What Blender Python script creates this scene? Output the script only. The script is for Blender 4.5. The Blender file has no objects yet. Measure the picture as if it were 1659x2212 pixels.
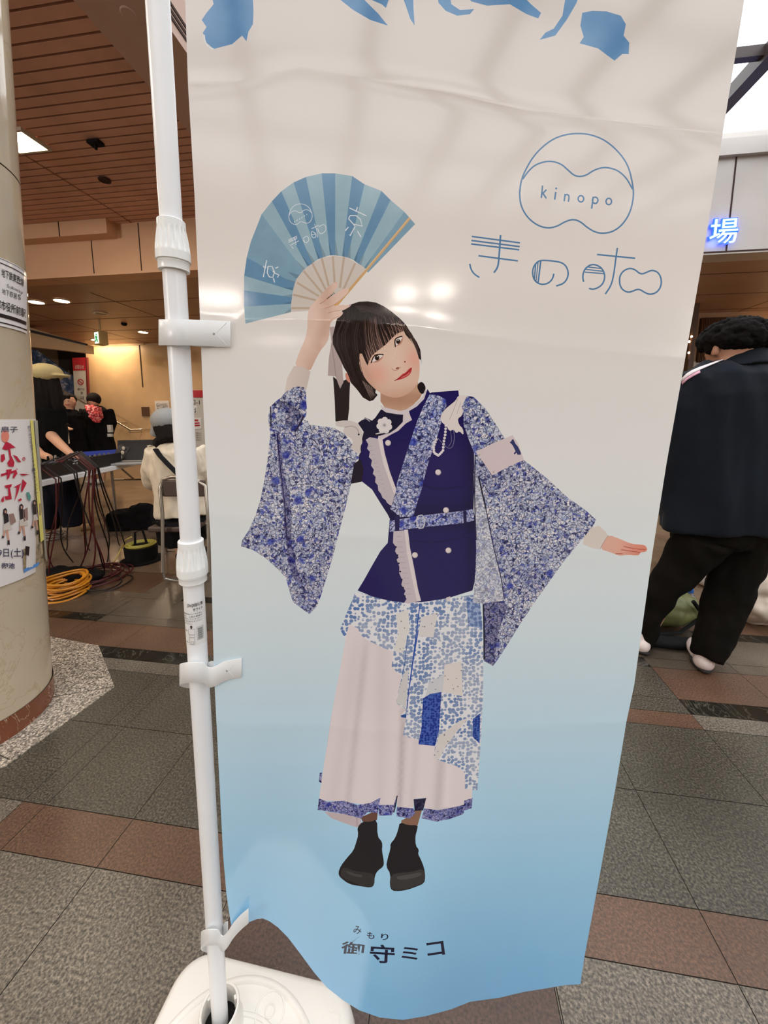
import bpy, bmesh, math, random
from math import sin, cos, tan, pi, radians, atan2, hypot, exp, sqrt
from mathutils import Vector, Matrix, noise
from mathutils.geometry import delaunay_2d_cdt
random.seed(7)
S = bpy.context.scene
C = S.collection
# ------------------------------------------------------------------ camera
FP, CX, CY, CH = 830.0, 829.5, 1011.0, 1.13      # focal length and principal point in pixels of 1659x2212, eye height
YAW, PIT = radians(8), radians(7.6)
cam = bpy.data.cameras.new('camera')
cam.sensor_fit = 'VERTICAL'; cam.sensor_height = 24.0
cam.lens = FP / 2212 * 24.0
cam.shift_y = (CY - 1106) / 2212
cam.clip_start = 0.02
camo = bpy.data.objects.new('camera', cam); C.objects.link(camo)
camo.location = (0, 0, CH); camo.rotation_euler = (pi / 2 - PIT, 0, YAW)
S.camera = camo
# ------------------------------------------------------------------ world, exposure
S.view_settings.view_transform = 'Standard'; S.view_settings.look = 'None'
S.view_settings.gamma = 1.0; S.view_settings.use_curve_mapping = False
S.view_settings.exposure = 0.04
PANEL_E = 2.65       # luminous ceiling
DOWN_E = 60.0       # lens of a recessed downlight
w = bpy.data.worlds.new('world'); S.world = w; w.use_nodes = True
w.node_tree.nodes['Background'].inputs[0].default_value = (1.0, 0.86, 0.74, 1)
w.node_tree.nodes['Background'].inputs[1].default_value = 0.10
S.cycles.max_bounces = 6; S.cycles.diffuse_bounces = 4; S.cycles.glossy_bounces = 3
S.cycles.transparent_max_bounces = 6; S.cycles.caustics_reflective = False; S.cycles.caustics_refractive = False
S.cycles.sample_clamp_indirect = 8.0

def area_light(name, loc, size, power, col, rot=(0, 0, 0), size_y=None):
    l = bpy.data.lights.new(name, 'AREA'); l.energy = power; l.color = col; l.size = size
    if size_y: l.shape = 'RECTANGLE'; l.size_y = size_y
    o = bpy.data.objects.new(name, l); o.location = loc; o.rotation_euler = rot; C.objects.link(o); return o

def spot(name, loc, power, col, angle=120, target=None):
    l = bpy.data.lights.new(name, 'SPOT'); l.energy = power; l.color = col
    l.spot_size = radians(angle); l.spot_blend = 0.8; l.shadow_soft_size = 0.09
    o = bpy.data.objects.new(name, l); o.location = loc; C.objects.link(o); return o
# ------------------------------------------------------------------ pixel -> world
def ray(px, py):
    x = (px - CX) / FP; y = -(py - CY) / FP
    X, Y, Z = x, cos(PIT) + y * sin(PIT), -sin(PIT) + y * cos(PIT)
    return Vector((X * cos(YAW) - Y * sin(YAW), X * sin(YAW) + Y * cos(YAW), Z))
EYE = Vector((0, 0, CH))
def at_z(px, py, z=0.0):
    d = ray(px, py); return EYE + d * ((z - CH) / d.z)
def at_Y(px, py, Y):
    d = ray(px, py); return EYE + d * (Y / d.y)
FWD = Vector((-sin(YAW), cos(YAW), 0)); RGT = Vector((cos(YAW), sin(YAW), 0)); UP = Vector((0, 0, 1))
def at_f(px, py, D):
    d = ray(px, py); return EYE + d * (D / d.dot(FWD))
def pxm(npx, D):            # metres spanned by npx pixels at forward distance D
    return npx * D / FP
# ------------------------------------------------------------------ materials
def lin(c):
    if isinstance(c, (int, float)): c = (c, c, c)
    return tuple(((v / 255) / 12.92 if v / 255 <= 0.04045 else ((v / 255 + 0.055) / 1.055) ** 2.4) for v in c[:3]) + (1.0,)
MATS = {}
class NT:
    def __init__(s, m):
        s.m = m; m.use_nodes = True; s.t = m.node_tree; s.b = s.t.nodes['Principled BSDF']; s.out = s.t.nodes['Material Output']
    def n(s, typ, **kw):
        nd = s.t.nodes.new(typ)
        for k, v in kw.items():
            if k in nd.inputs.keys(): nd.inputs[k].default_value = v
            else: setattr(nd, k, v)
        return nd
    def l(s, a, b): s.t.links.new(a, b)
    def coord(s): return s.n('ShaderNodeTexCoord').outputs['Object']
    def ramp(s, fac, stops, mode='LINEAR'):
        r = s.n('ShaderNodeValToRGB'); cr = r.color_ramp; cr.interpolation = mode
        while len(cr.elements) > 1: cr.elements.remove(cr.elements[-1])
        cr.elements[0].position = stops[0][0]; cr.elements[0].color = lin(stops[0][1])
        for p, c in stops[1:]: cr.elements.new(p).color = lin(c)
        s.l(fac, r.inputs[0]); return r.outputs[0]
    def noise(s, scale, detail=3, rough=0.5, vec=None, dist=0.0):
        n = s.n('ShaderNodeTexNoise'); n.inputs['Scale'].default_value = scale; n.inputs['Detail'].default_value = detail
        n.inputs['Roughness'].default_value = rough; n.inputs['Distortion'].default_value = dist
        s.l(vec if vec else s.coord(), n.inputs['Vector']); return n
    def mix(s, fac, a, b, mode='MIX'):
        m = s.n('ShaderNodeMix', data_type='RGBA', blend_type=mode)
        for i, v in ((0, fac), (6, a), (7, b)):
            if hasattr(v, 'is_linked') or hasattr(v, 'links'): s.l(v, m.inputs[i])
            else: m.inputs[i].default_value = v if i == 0 else (lin(v) if len(v) == 3 else v)
        return m.outputs[2]
    def bump(s, h, strength=0.2, dist=0.002):
        b = s.n('ShaderNodeBump'); b.inputs['Strength'].default_value = strength; b.inputs['Distance'].default_value = dist
        s.l(h, b.inputs['Height']); s.l(b.outputs[0], s.b.inputs['Normal']); return b
def mat(name, col=(128, 128, 128), rough=0.6, metal=0.0, spec=0.5, var=0.0, vscale=8.0, bump=0.0, bscale=60.0, emit=None, es=1.0, trans=0.0):
    if name in MATS: return MATS[name]
    m = bpy.data.materials.new(name); t = NT(m); MATS[name] = m
    b = t.b
    b.inputs['Base Color'].default_value = lin(col); b.inputs['Roughness'].default_value = rough
    b.inputs['Metallic'].default_value = metal; b.inputs['Specular IOR Level'].default_value = spec
    if var > 0:
        n = t.noise(vscale, 4)
        lo = tuple(max(0, v * (1 - var)) for v in col); hi = tuple(min(255, v * (1 + var)) for v in col)
        t.l(t.ramp(n.outputs[0], [(0.3, lo), (0.7, hi)]), b.inputs['Base Color'])
    if bump > 0: t.bump(t.noise(bscale, 3).outputs[0], bump, 0.003)
    if emit is not None:
        b.inputs['Emission Color'].default_value = lin(emit); b.inputs['Emission Strength'].default_value = es
    if trans > 0: b.inputs['Transmission Weight'].default_value = trans
    return m
# ------------------------------------------------------------------ objects
def link(name, mesh, root=None):
    o = bpy.data.objects.new(name, mesh); C.objects.link(o)
    if root is not None:
        o.parent = root
        off = Vector((0, 0, 0)); r = root
        while r is not None: off -= r.location; r = r.parent
        o.location = off
    return o
def tag(o, label=None, cat=None, group=None, kind=None):
    if label: o['label'] = label
    if cat: o['category'] = cat
    if group: o['group'] = group
    if kind: o['kind'] = kind
    return o
def thing(name, loc, label, cat, group=None):
    o = bpy.data.objects.new(name, None); o.location = loc; o.empty_display_size = 0.05; C.objects.link(o)
    return tag(o, label, cat, group)
def mesh_from(name, vs, fs, m, smooth=False):
    me = bpy.data.meshes.new(name); me.from_pydata([tuple(v) for v in vs], [], fs); me.update()
    for mm in (m if isinstance(m, (list, tuple)) else [m]): me.materials.append(mm)
    if smooth: me.polygons.foreach_set('use_smooth', [True] * len(me.polygons))
    return me
class MB:
    """collects shapes into one mesh"""
    def __init__(s): s.v = []; s.f = []; s.mi = []; s.cur = 0; s.sm = []
    def add(s, vs, fs, smooth=False):
        o = len(s.v); s.v += [Vector(v) for v in vs]
        for f in fs: s.f.append([i + o for i in f]); s.mi.append(s.cur); s.sm.append(smooth)
        return s
    def box(s, c, sz, rz=0.0, M=None):
        hx, hy, hz = sz[0] / 2, sz[1] / 2, sz[2] / 2
        vs = [Vector((x, y, z)) for x in (-hx, hx) for y in (-hy, hy) for z in (-hz, hz)]
        R = M if M is not None else Matrix.Rotation(rz, 3, 'Z')
        return s.add([R @ v + Vector(c) for v in vs], [(0, 1, 3, 2), (4, 6, 7, 5), (0, 4, 5, 1), (2, 3, 7, 6), (0, 2, 6, 4), (1, 5, 7, 3)])
    def box2(s, a, b): # axis aligned from corners
        a = Vector(a); b = Vector(b); return s.box((a + b) / 2, [abs(q) for q in (b - a)])
    def quad(s, a, b, c, d): return s.add([a, b, c, d], [(0, 1, 2, 3)])
    def tube(s, pts, rad, n=10, cap=True, smooth=True, flat=1.0, closed=False):
        pts = [Vector(p) for p in pts]; N = len(pts)
        rads = rad if isinstance(rad, (list, tuple)) else [rad] * N
        vs = []; prev = None
        for i, p in enumerate(pts):
            if closed: t = pts[(i + 1) % N] - pts[i - 1]
            else: t = pts[min(i + 1, N - 1)] - pts[max(i - 1, 0)]
            t = t.normalized() if t.length > 1e-9 else Vector((0, 0, 1))
            if prev is None:
                a = Vector((0, 0, 1)) if abs(t.z) < 0.9 else Vector((0, 1, 0))
                u = t.cross(a).normalized()
            else: u = (prev - t * prev.dot(t)).normalized()
            prev = u; v = t.cross(u)
            for k in range(n):
                a = 2 * pi * k / n
                vs.append(p + (u * cos(a) + v * sin(a) * flat) * rads[i])
        fs = []
        for i in range(N if closed else N - 1):
            for k in range(n):
                j = (i + 1) % N
                fs.append((i * n + k, i * n + (k + 1) % n, j * n + (k + 1) % n, j * n + k))
        s.add(vs, fs, smooth)
        if cap and not closed:
            o = len(s.v) - len(vs)
            s.f.append([o + k for k in range(n)][::-1]); s.mi.append(s.cur); s.sm.append(False)
            s.f.append([o + (N - 1) * n + k for k in range(n)]); s.mi.append(s.cur); s.sm.append(False)
        return s
    def ell(s, c, r, n=14, m=9, M=None):
        c = Vector(c); vs = []; fs = []
        if isinstance(r, (int, float)): r = (r, r, r)
        for i in range(m + 1):
            th = pi * i / m
            for k in range(n):
                a = 2 * pi * k / n
                v = Vector((r[0] * sin(th) * cos(a), r[1] * sin(th) * sin(a), r[2] * cos(th)))
                vs.append(c + (M @ v if M is not None else v))
        for i in range(m):
            for k in range(n): fs.append((i * n + k, (i + 1) * n + k, (i + 1) * n + (k + 1) % n, i * n + (k + 1) % n))
        return s.add(vs, fs, True)
    def lathe(s, prof, c=(0, 0, 0), n=32, axis=None, rib=0, ribd=0.0):
        """prof: (radius, height) along axis"""
        c = Vector(c); A = (axis or Vector((0, 0, 1))).normalized()
        u = A.cross(Vector((0, 1, 0))).normalized() if abs(A.y) < 0.9 else A.cross(Vector((1, 0, 0))).normalized(); v = A.cross(u)
        vs = []; fs = []
        for (r, h, *f) in prof:
            for k in range(n):
                a = 2 * pi * k / n
                rr = r - (ribd * f[0] * (0.5 + 0.5 * cos(a * rib)) if f and rib else 0)
                vs.append(c + A * h + (u * cos(a) + v * sin(a)) * rr)
        for i in range(len(prof) - 1):
            for k in range(n): fs.append((i * n + k, i * n + (k + 1) % n, (i + 1) * n + (k + 1) % n, (i + 1) * n + k))
        return s.add(vs, fs, True)
    def mesh(s, name, m):
        me = mesh_from(name, s.v, s.f, m)
        me.polygons.foreach_set('material_index', s.mi); me.polygons.foreach_set('use_smooth', s.sm)
        me.validate(); me.set_sharp_from_angle(angle=radians(38)); return me
    def build(s, name, m, root=None, bevel=0.0, **tg):
        me = s.mesh(name, m); o = link(name, me, root)
        if bevel > 0:
            md = o.modifiers.new('bevel', 'BEVEL'); md.width = bevel; md.segments = 2; md.limit_method = 'ANGLE'
        tag(o, tg.get('label'), tg.get('cat'), tg.get('group'), tg.get('kind')); return o
def struct(name, mb, m, **k): return mb.build(name, m, None, kind='structure', **k)
def remesh(mb, name, m, voxel=0.012, smooth=3, root=None, disp=None):
    """fuses the collected shapes into one continuous surface"""
    me = mb.mesh(name, m); o = bpy.data.objects.new(name, me); C.objects.link(o)
    r = o.modifiers.new('r', 'REMESH'); r.mode = 'VOXEL'; r.voxel_size = voxel; r.use_smooth_shade = True
    if smooth: q = o.modifiers.new('s', 'SMOOTH'); q.factor = 0.5; q.iterations = smooth
    dg = bpy.context.evaluated_depsgraph_get(); ev = o.evaluated_get(dg)
    nm = bpy.data.meshes.new_from_object(ev); bpy.data.objects.remove(o)
    nm.name = name
    if disp:
        for v in nm.vertices: v.co = disp(v.co.copy(), v.normal.copy())
    nm.polygons.foreach_set('use_smooth', [True] * len(nm.polygons))
    return link(name, nm, root)
# text as flat triangles: returns (points2d, faces), unit = em
_TX = {}
def text_tris(s, bold=0.0):
    key = (s, bold)
    if key in _TX: return _TX[key]
    c = bpy.data.curves.new('t', 'FONT'); c.body = s; c.resolution_u = 3; c.offset = bold
    o = bpy.data.objects.new('t', c); C.objects.link(o); bpy.context.view_layer.update()
    dg = bpy.context.evaluated_depsgraph_get()
    m = o.evaluated_get(dg).to_mesh()
    r = ([(v.co.x, v.co.y) for v in m.vertices], [tuple(p.vertices) for p in m.polygons])
    bpy.data.objects.remove(o); bpy.data.curves.remove(c)
    _TX[key] = r; return r
def text_fit(s, x0, y0, x1, y1, bold=0.0):
    """triangles of s scaled into a box (y up)"""
    P, F = text_tris(s, bold)
    if not P: return [], []
    a = min(p[0] for p in P); b = max(p[0] for p in P); c = min(p[1] for p in P); d = max(p[1] for p in P)
    return [(x0 + (p[0] - a) / (b - a + 1e-9) * (x1 - x0), y0 + (p[1] - c) / (d - c + 1e-9) * (y1 - y0)) for p in P], F
def text_on(mb, s, O, U, V, x0, y0, x1, y1, bold=0.0, off=None):
    P, F = text_fit(s, x0, y0, x1, y1, bold)
    if callable(O): mb.add([O(x, y) for x, y in P], F)
    else: mb.add([O + U * x + V * y + (off or Vector()) for x, y in P], F)
# ================================================================== STRUCTURE
def granite(name, base, spk=0.5, rough=0.42, scale=170):
    m = bpy.data.materials.new(name); t = NT(m); MATS[name] = m
    co = t.coord()
    n1 = t.noise(scale, 4, 0.65, co); n2 = t.noise(3.0, 3, 0.5, co)
    lo = tuple(v * (1 - spk) for v in base); hi = tuple(min(255, v * (1 + spk)) for v in base)
    c = t.ramp(n1.outputs[0], [(0.36, lo), (0.5, base), (0.64, hi)])
    c2 = t.ramp(n2.outputs[0], [(0.3, (205, 200, 195)), (0.7, (255, 255, 255))])
    t.l(t.mix(1.0, c, c2, 'MULTIPLY'), t.b.inputs['Base Color'])
    t.b.inputs['Roughness'].default_value = rough
    t.bump(n1.outputs[0], 0.12, 0.002); return m
def marble(name, base, vein, scale=3.0, rough=0.12, rng=(0.47, 0.5, 0.53)):
    m = bpy.data.materials.new(name); t = NT(m); MATS[name] = m
    co = t.coord(); n = t.noise(scale, 6, 0.6, co, 1.6); k = t.noise(scale * 0.5, 4, 0.5, co, 0.5)
    lo = tuple(v * 0.86 for v in base)
    base2 = t.ramp(k.outputs[0], [(0.35, lo), (0.65, base)])
    v = t.ramp(n.outputs[0], [(rng[0], 0), (rng[1], 255), (rng[2], 0)])
    t.l(t.mix(v, base2, vein), t.b.inputs['Base Color']); t.b.inputs['Roughness'].default_value = rough
    return m
G_GREY = granite('grey_green_granite', (76, 71, 60))
G_LIGHT = granite('light_grey_granite', (106, 98, 86), 0.4)
G_SPECK = granite('speckled_white_granite', (156, 146, 132), 0.5, 0.3, 140)
G_BROWN = granite('red_brown_granite', (100, 74, 56), 0.22)
G_DARKBR = granite('dark_brown_granite', (84, 62, 50), 0.22)
G_BEIGE = granite('polished_beige_stone', (132, 112, 92), 0.06, 0.16, 60)
G_FARG = granite('polished_grey_stone', (98, 88, 76), 0.10, 0.2, 160)
M_BLACK = marble('black_veined_marble', (40, 38, 32), (84, 80, 70), 6.0, 0.12, (0.485, 0.5, 0.515))
JOINT = mat('tile_joint', (62, 54, 44), 0.8)
FLM = [G_GREY, G_LIGHT, G_SPECK, G_BROWN, G_DARKBR, G_BEIGE, G_FARG, M_BLACK, JOINT]
# floor slabs: x lines every 0.363 m, courses at the measured depths
XL = [0.98 + 0.363 * k for k in range(-24, 26)]
rows = [-3.2, -2.8, -2.4, -2.0, -1.6, -1.2, -0.8, -0.38, -0.05, 0.32, 0.72, 0.84, 1.13, 1.41, 1.485, 1.565, 1.77, 1.84, 2.05, 2.12, 2.42, 2.85, 3.3, 3.75, 4.2]
def slab(x, y):
    if y < 0.72: return 4 if (-0.45 < x < 0.25) else 1
    if y < 0.84: return 3 if x > -1.19 else 1
    if y < 1.41: return 0
    if y < 1.485: return 3 if -0.9 < x < 0.98 else 1
    if y < 1.565: return 7 if (x > 0.98 or x < -1.12) else 0
    if y < 1.77: return 3 if (x > 0.98 or x < -0.1) else 0
    if y < 1.84: return 7 if (x < -1.87 or 0.6 < x < 1.0) else 6
    if y < 2.05: return 6
    if y < 2.12: return 7 if x > 1.34 or (-1.5 < x < -1.0) else 6
    if y < 2.42: return 3 if x > 1.0 or x < -1.8 else 6
    return 5
mb = MB()
ja = 0.0010
for i in range(len(XL) - 1):
    for j in range(len(rows) - 1):
        x0, x1, y0, y1 = XL[i], XL[i + 1], rows[j], rows[j + 1]
        cuts = sorted({x0, x1} | {c for c in (-0.45, 0.25, -1.12, -1.87) if x0 < c < x1})
        for a, b in zip(cuts, cuts[1:]):
            mb.cur = slab((a + b) / 2, (y0 + y1) / 2)
            mb.quad((a + ja, y0 + ja, 0), (b - ja, y0 + ja, 0), (b - ja, y1 - ja, 0), (a + ja, y1 - ja, 0))
mb.cur = 5
for i in range(-16, 20):
    for j in range(9):
        x0 = 0.6 * i; y0 = 4.2 + 0.6 * j
        mb.quad((x0 + ja, y0 + ja, 0), (x0 + 0.6 - ja, y0 + ja, 0), (x0 + 0.6 - ja, y0 + 0.6 - ja, 0), (x0 + ja, y0 + 0.6 - ja, 0))
for i in range(-16, 20):
    for j in range(22):
        x0 = 0.6 * i; y0 = -3.2 - 0.6 * (j + 1)
        mb.quad((x0 + ja, y0 + ja, 0), (x0 + 0.6 - ja, y0 + ja, 0), (x0 + 0.6 - ja, y0 + 0.6 - ja, 0), (x0 + ja, y0 + 0.6 - ja, 0))
mb.cur = 8; mb.quad((-14, -17, -0.003), (14, -17, -0.003), (14, 14, -0.003), (-14, 14, -0.003))
struct('floor', mb, FLM)
# speckled granite collar round the pillar
pad = [(-1.65, 1.56), (-1.33, 1.31), (-1.375, 0.93), (-1.62, 0.62), (-1.98, 0.52), (-2.3, 0.8), (-2.3, 1.3), (-2.0, 1.6)]
mb = MB(); n = len(pad)
mb.add([(x, y, 0.004) for x, y in pad], [list(range(n))])
mb.add([(x, y, z) for z in (0.0, 0.004) for x, y in pad], [(i, (i + 1) % n, n + (i + 1) % n, n + i) for i in range(n)])
mb.cur = 1
for (a, b) in (((-1.66, 1.16), (-1.33, 1.31)), ((-1.64, 1.0), (-1.385, 0.95)), ((-1.7, 0.83), (-1.62, 0.62))):
    a = Vector((*a, 0.0046)); b = Vector((*b, 0.0046)); d = (b - a).normalized(); q = Vector((-d.y, d.x, 0)) * 0.0015
    mb.quad(a - q, b - q, b + q, a + q)
struct('floor_collar', mb, [G_SPECK, JOINT])

CEILB = mat('brown_ceiling_panel', (206, 160, 138), 0.75, var=0.05, vscale=3)
GROOVE = mat('dark_groove', (58, 38, 28), 0.9)
CREAM = mat('cream_wall_panel', (190, 184, 178), 0.35, var=0.03, vscale=2)
BEAM = mat('taupe_beam', (196, 166, 150), 0.6)
SOFFB = mat('tan_fascia', (206, 164, 130), 0.5, var=0.03, vscale=2)
LOWC = mat('brown_low_ceiling', (170, 136, 114), 0.45, var=0.04, vscale=2)
WALLB = mat('beige_stone_wall', (202, 170, 130), 0.4, var=0.06, vscale=1.6)
# ribbed ceiling on the left, real slats with gaps
mb = MB()
mb.cur = 1; mb.box2((-12, -5.95, 3.50), (-2.03, 4.55, 3.53)); mb.cur = 0
y = -5.85
while y < 4.5:
    mb.box2((-3.73, y, 3.47), (-2.03, y + 0.073, 3.50)); y += 0.090
y = -5.85
while y < 4.5:
    mb.box2((-12, y, 3.465), (-3.745, y + 0.073, 3.50)); y += 0.090
struct('ceiling_slatted', mb, [CEILB, GROOVE])
# beam between the slatted ceiling and the light well, with air slots
mb = MB()
mb.box2((-2.03, -5.95, 3.40), (-1.80, 4.55, 3.62)); mb.box2((-1.80, -5.95, 3.30), (-1.54, 4.9, 3.62)); mb.box2((-1.80, -5.95, 3.62), (-1.54, 4.9, 4.15))
mb.cur = 1
for k in range(3): mb.box2((-1.5405, 2.2, 3.36 + 0.035 * k), (-1.535, 4.8, 3.378 + 0.035 * k))
struct('ceiling_beam', mb, [BEAM, GROOVE])
# left fascia and its little projecting ledge
mb = MB()
mb.box2((-12, 4.55, 2.9), (-1.54, 4.75, 3.62)); mb.box2((-12, 4.40, 3.30), (-3.95, 4.55, 3.47)); mb.box2((-12, 4.53, 2.88), (-1.54, 4.76, 2.905))
mb.cur = 1
for X in (-4.32, -3.66, -2.6): mb.box2((X, 4.547, 2.91), (X + 0.012, 4.552, 3.30 if X < -3.9 else 3.46))
mb.box2((-4.6, 4.397, 3.30), (-4.588, 4.402, 3.47))
struct('wall_fascia_left', mb, [SOFFB, GROOVE])
# right fascia under the light well
mb = MB()
mb.box2((-1.54, 4.95, 2.9), (9, 5.15, 4.15)); mb.box2((-1.54, 4.90, 3.86), (9, 4.95, 4.02)); mb.box2((-1.54, 4.92, 2.885), (9, 5.16, 2.905))
mb.cur = 1
for X in (-0.6, 0.55, 1.7, 3.07, 4.2, 5.3): mb.box2((X, 4.9445, 2.91), (X + 0.014, 4.9495, 3.86))
mb.box2((-1.54, 4.915, 2.9), (9, 4.949, 2.915))
struct('wall_fascia_right', mb, [CREAM, GROOVE])
# luminous ceiling of the light well with its dark glazing bars
LUM = mat('opal_light_panel', (235, 238, 240), 0.4, emit=(246, 250, 255), es=PANEL_E)
BAR = mat('dark_bronze_bar', (58, 46, 40), 0.45)
mb = MB(); mb.box2((-1.54, -5.95, 4.10), (9, 4.95, 4.14)); struct('window_1', mb, LUM)
mb = MB()
for k in range(-8, 8):
    x = 2.60 + 1.05 * k
    if -1.54 < x < 9: mb.box2((x - 0.055, -5.95, 3.98), (x + 0.055, 4.9, 4.10))
for k in range(0, 11):
    y = 3.93 - 1.05 * k
    if y > -5.9: mb.box2((-1.54, y - 0.03, 4.02), (9, y + 0.03, 4.10))
struct('trim_1', mb, BAR)
mb = MB(); mb.box2((-1.54, -6.1, 2.9), (9, -5.95, 4.15)); mb.box2((-12, -6.1, 2.9), (-1.54, -5.95, 3.62)); struct('wall_fascia_back', mb, CREAM)
mb = MB(); mb.box2((9, -7, 2.9), (9.2, 5.1, 4.15)); struct('wall_fascia_side', mb, CREAM)
# low ceilings in front and behind
mb = MB(); mb.box2((-12, 4.7, 2.9), (-1.54, 9.2, 2.96)); mb.box2((-1.54, 4.97, 2.9), (10, 9.2, 2.96))
mb.cur = 1
for y in (5.6, 6.5, 7.4, 8.2): mb.box2((-12, y, 2.8975), (10, y + 0.012, 2.9))
for x in range(-11, 10, 2): mb.box2((x, 5.16, 2.8975), (x + 0.012, 9.2, 2.9))
struct('ceiling_low_front', mb, [LOWC, GROOVE])
mb = MB(); mb.box2((-12, -17, 2.9), (10, -6.0, 2.96)); struct('ceiling_low_back', mb, mat('pale_low_ceiling', (214, 206, 196), 0.6))
# walls
mb = MB(); mb.box2((-8.75, 8.75, 0), (10, 8.95, 2.9)); mb.box2((-8.7, 8.72, 2.86), (-7.1, 8.76, 2.9))
mb.cur = 1; mb.box2((-7.26, 8.745, 1.85), (-7.23, 8.752, 2.9)); mb.box2((-4, 8.745, 0), (-3.98, 8.752, 2.9)); mb.box2((-1, 8.745, 0), (-.98, 8.752, 2.9))
mb.box2((2, 8.745, 0), (2.02, 8.752, 2.9))
struct('wall_far', mb, [WALLB, GROOVE])
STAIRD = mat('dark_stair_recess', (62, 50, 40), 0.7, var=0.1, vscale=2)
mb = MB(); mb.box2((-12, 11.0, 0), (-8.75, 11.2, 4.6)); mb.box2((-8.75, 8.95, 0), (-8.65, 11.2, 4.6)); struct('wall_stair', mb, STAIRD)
mb = MB(); mb.box2((-12.2, -17, 0), (-12, 11.2, 4.6)); struct('wall_left', mb, WALLB)
mb = MB(); mb.box2((10, -17, 0), (10.2, 9, 4.2)); struct('wall_right', mb, WALLB)
mb = MB(); mb.box2((-12, -17.2, 0), (10, -17, 3)); struct('wall_back', mb, WALLB)
# brown wall section behind the man
LOUV = mat('brown_louvre', (96, 66, 48), 0.5)
mb = MB(); p0 = at_Y(1506, 690, 7.6); mb.box2((p0.x, 7.6, 0), (10, 7.8, 2.9))
struct('wall_far_right', mb, mat('tan_wall', (190, 152, 118), 0.5, var=0.05, vscale=2))

# ------------------------------------------------------------------ pillar
PB = Vector((-1.7267, 1.0668, 0)); PR = 0.25; LEAN = Vector((0.627, 0.779, 0)) * 0.040
def pil(z): return Vector((PB.x, PB.y, 0)) + LEAN * z + UP * z
PMAR = marble('cream_pillar_marble', (206, 190, 164), (186, 166, 138), 2.2, 0.08, (0.488, 0.5, 0.512))
pr = thing('pillar', (PB.x, PB.y, 0), 'round cream marble pillar with brown foot ring at the left edge', 'pillar')
mb = MB(); N = 72; vs = []; fs = []
zs = [0.07, 1.58, 1.586, 3.47]
def ring(mb, z0, z1, r, n=72):
    vs = []
    for z in (z0, z1):
        for k in range(n):
            a = 2 * pi * k / n; vs.append(pil(z) + Vector((cos(a) * r, sin(a) * r, 0)))
    mb.add(vs, [(k, (k + 1) % n, n + (k + 1) % n, n + k) for k in range(n)], True)
ring(mb, 0.085, 0.90, PR); ring(mb, 0.905, 1.95, PR); ring(mb, 1.955, 3.50, PR)
mb.cur = 1; ring(mb, 0.07, 3.5, PR - 0.004)
mb.build('shaft', [PMAR, mat('pillar_joint', (120, 100, 78), 0.6)], pr)
mb = MB(); ring(mb, 0.0, 0.085, PR + 0.003); mb.build('plinth_ring', marble('red_brown_marble', (132, 74, 46), (196, 168, 146), 5, 0.2, (0.49, 0.5, 0.51)), pr, label='red brown stone base ring')
def on_pil(px, py, off=0.002):
    """point where the pixel's ray meets the pillar face"""
    d = ray(px, py); z = 1.0; best = None
    R = PR + off
    for it in range(12):
        c = pil(z); o = EYE - c; a = d.x ** 2 + d.y ** 2; b = 2 * (o.x * d.x + o.y * d.y); cc = o.x ** 2 + o.y ** 2 - R * R
        disc = b * b - 4 * a * cc
        if disc < 0:  # beside the silhouette: closest grazing point
            t = -b / (2 * a)
        else: t = (-b - sqrt(disc)) / (2 * a)
        p = EYE + d * t; z = p.z
    q = Vector((p.x - pil(z).x, p.y - pil(z).y, 0)); 
    if q.length > 1e-6: q = q.normalized() * R
    return Vector((pil(z).x + q.x, pil(z).y + q.y, z))
# coordinates on the pillar: angle (deg from the tangent edge, going left) and height
A0 = atan2(on_pil(112, 1400).y - pil(0.2).y, on_pil(112, 1400).x - pil(0.2).x)
def pc(u, z, off=0.002):   # u metres of arc to the left of the visible edge
    a = A0 - u / PR; R = PR + off
    return pil(z) + Vector((cos(a) * R, sin(a) * R, 0))
def pil_sheet(u0, u1, z0, z1, off, nu=24):
    vs = []; fs = []
    for i in range(nu + 1):
        u = u0 + (u1 - u0) * i / nu
        vs += [pc(u, z0, off), pc(u, z1, off)]
    for i in range(nu): fs.append((2 * i, 2 * i + 2, 2 * i + 3, 2 * i + 1))
    return vs, fs
def pil_text(mb, s, u_right, z0, width, height, off, bold=0.0):
    P, F = text_fit(s, 0, 0, width, height, bold)
    mb.add([pc(u_right + width - x, z0 + y, off) for x, y in P], F)
# ================================================================== BANNER (cloth plane fitted to the photo: 0.6 m wide, leaning 2.3 degrees)
BA, BB, BD = 0.0402, -0.0310, 0.4874
_n = Vector((sin(BB), cos(BB) * cos(BA), sin(BA))).normalized()
BN = Vector((_n.x * cos(YAW) - _n.y * sin(YAW), _n.x * sin(YAW) + _n.y * cos(YAW), _n.z))   # points away from the camera
CRE = [[(380, 182), (412, 178), (510, 178), (580, 162), (646, 146), (744, 160), (972, 198), (1138, 237), (1260, 253), (1420, 275), (1660, 300)],
       [(380, 686), (530, 690), (640, 688), (760, 693), (900, 706), (1150, 740), (1480, 775), (1600, 787)],
       [(380, 1104), (452, 1108), (550, 1118), (729, 1157), (850, 1163), (1250, 1186), (1500, 1195)],
       [(380, 1562), (687, 1563), (768, 1577), (865, 1580), (1043, 1572), (1353, 1560), (1500, 1556)]]
def interp(pl, x):
    if x <= pl[0][0]: return pl[0][1]
    for (a, b), (c, d) in zip(pl, pl[1:]):
        if x <= c: return b + (d - b) * (x - a) / (c - a)
    return pl[-1][1]
def sst(a, b, x):
    t = min(1, max(0, (x - a) / (b - a))); return t * t * (3 - 2 * t)
CA = [0.0011, 0.0011, 0.0010, 0.0010]
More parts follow.
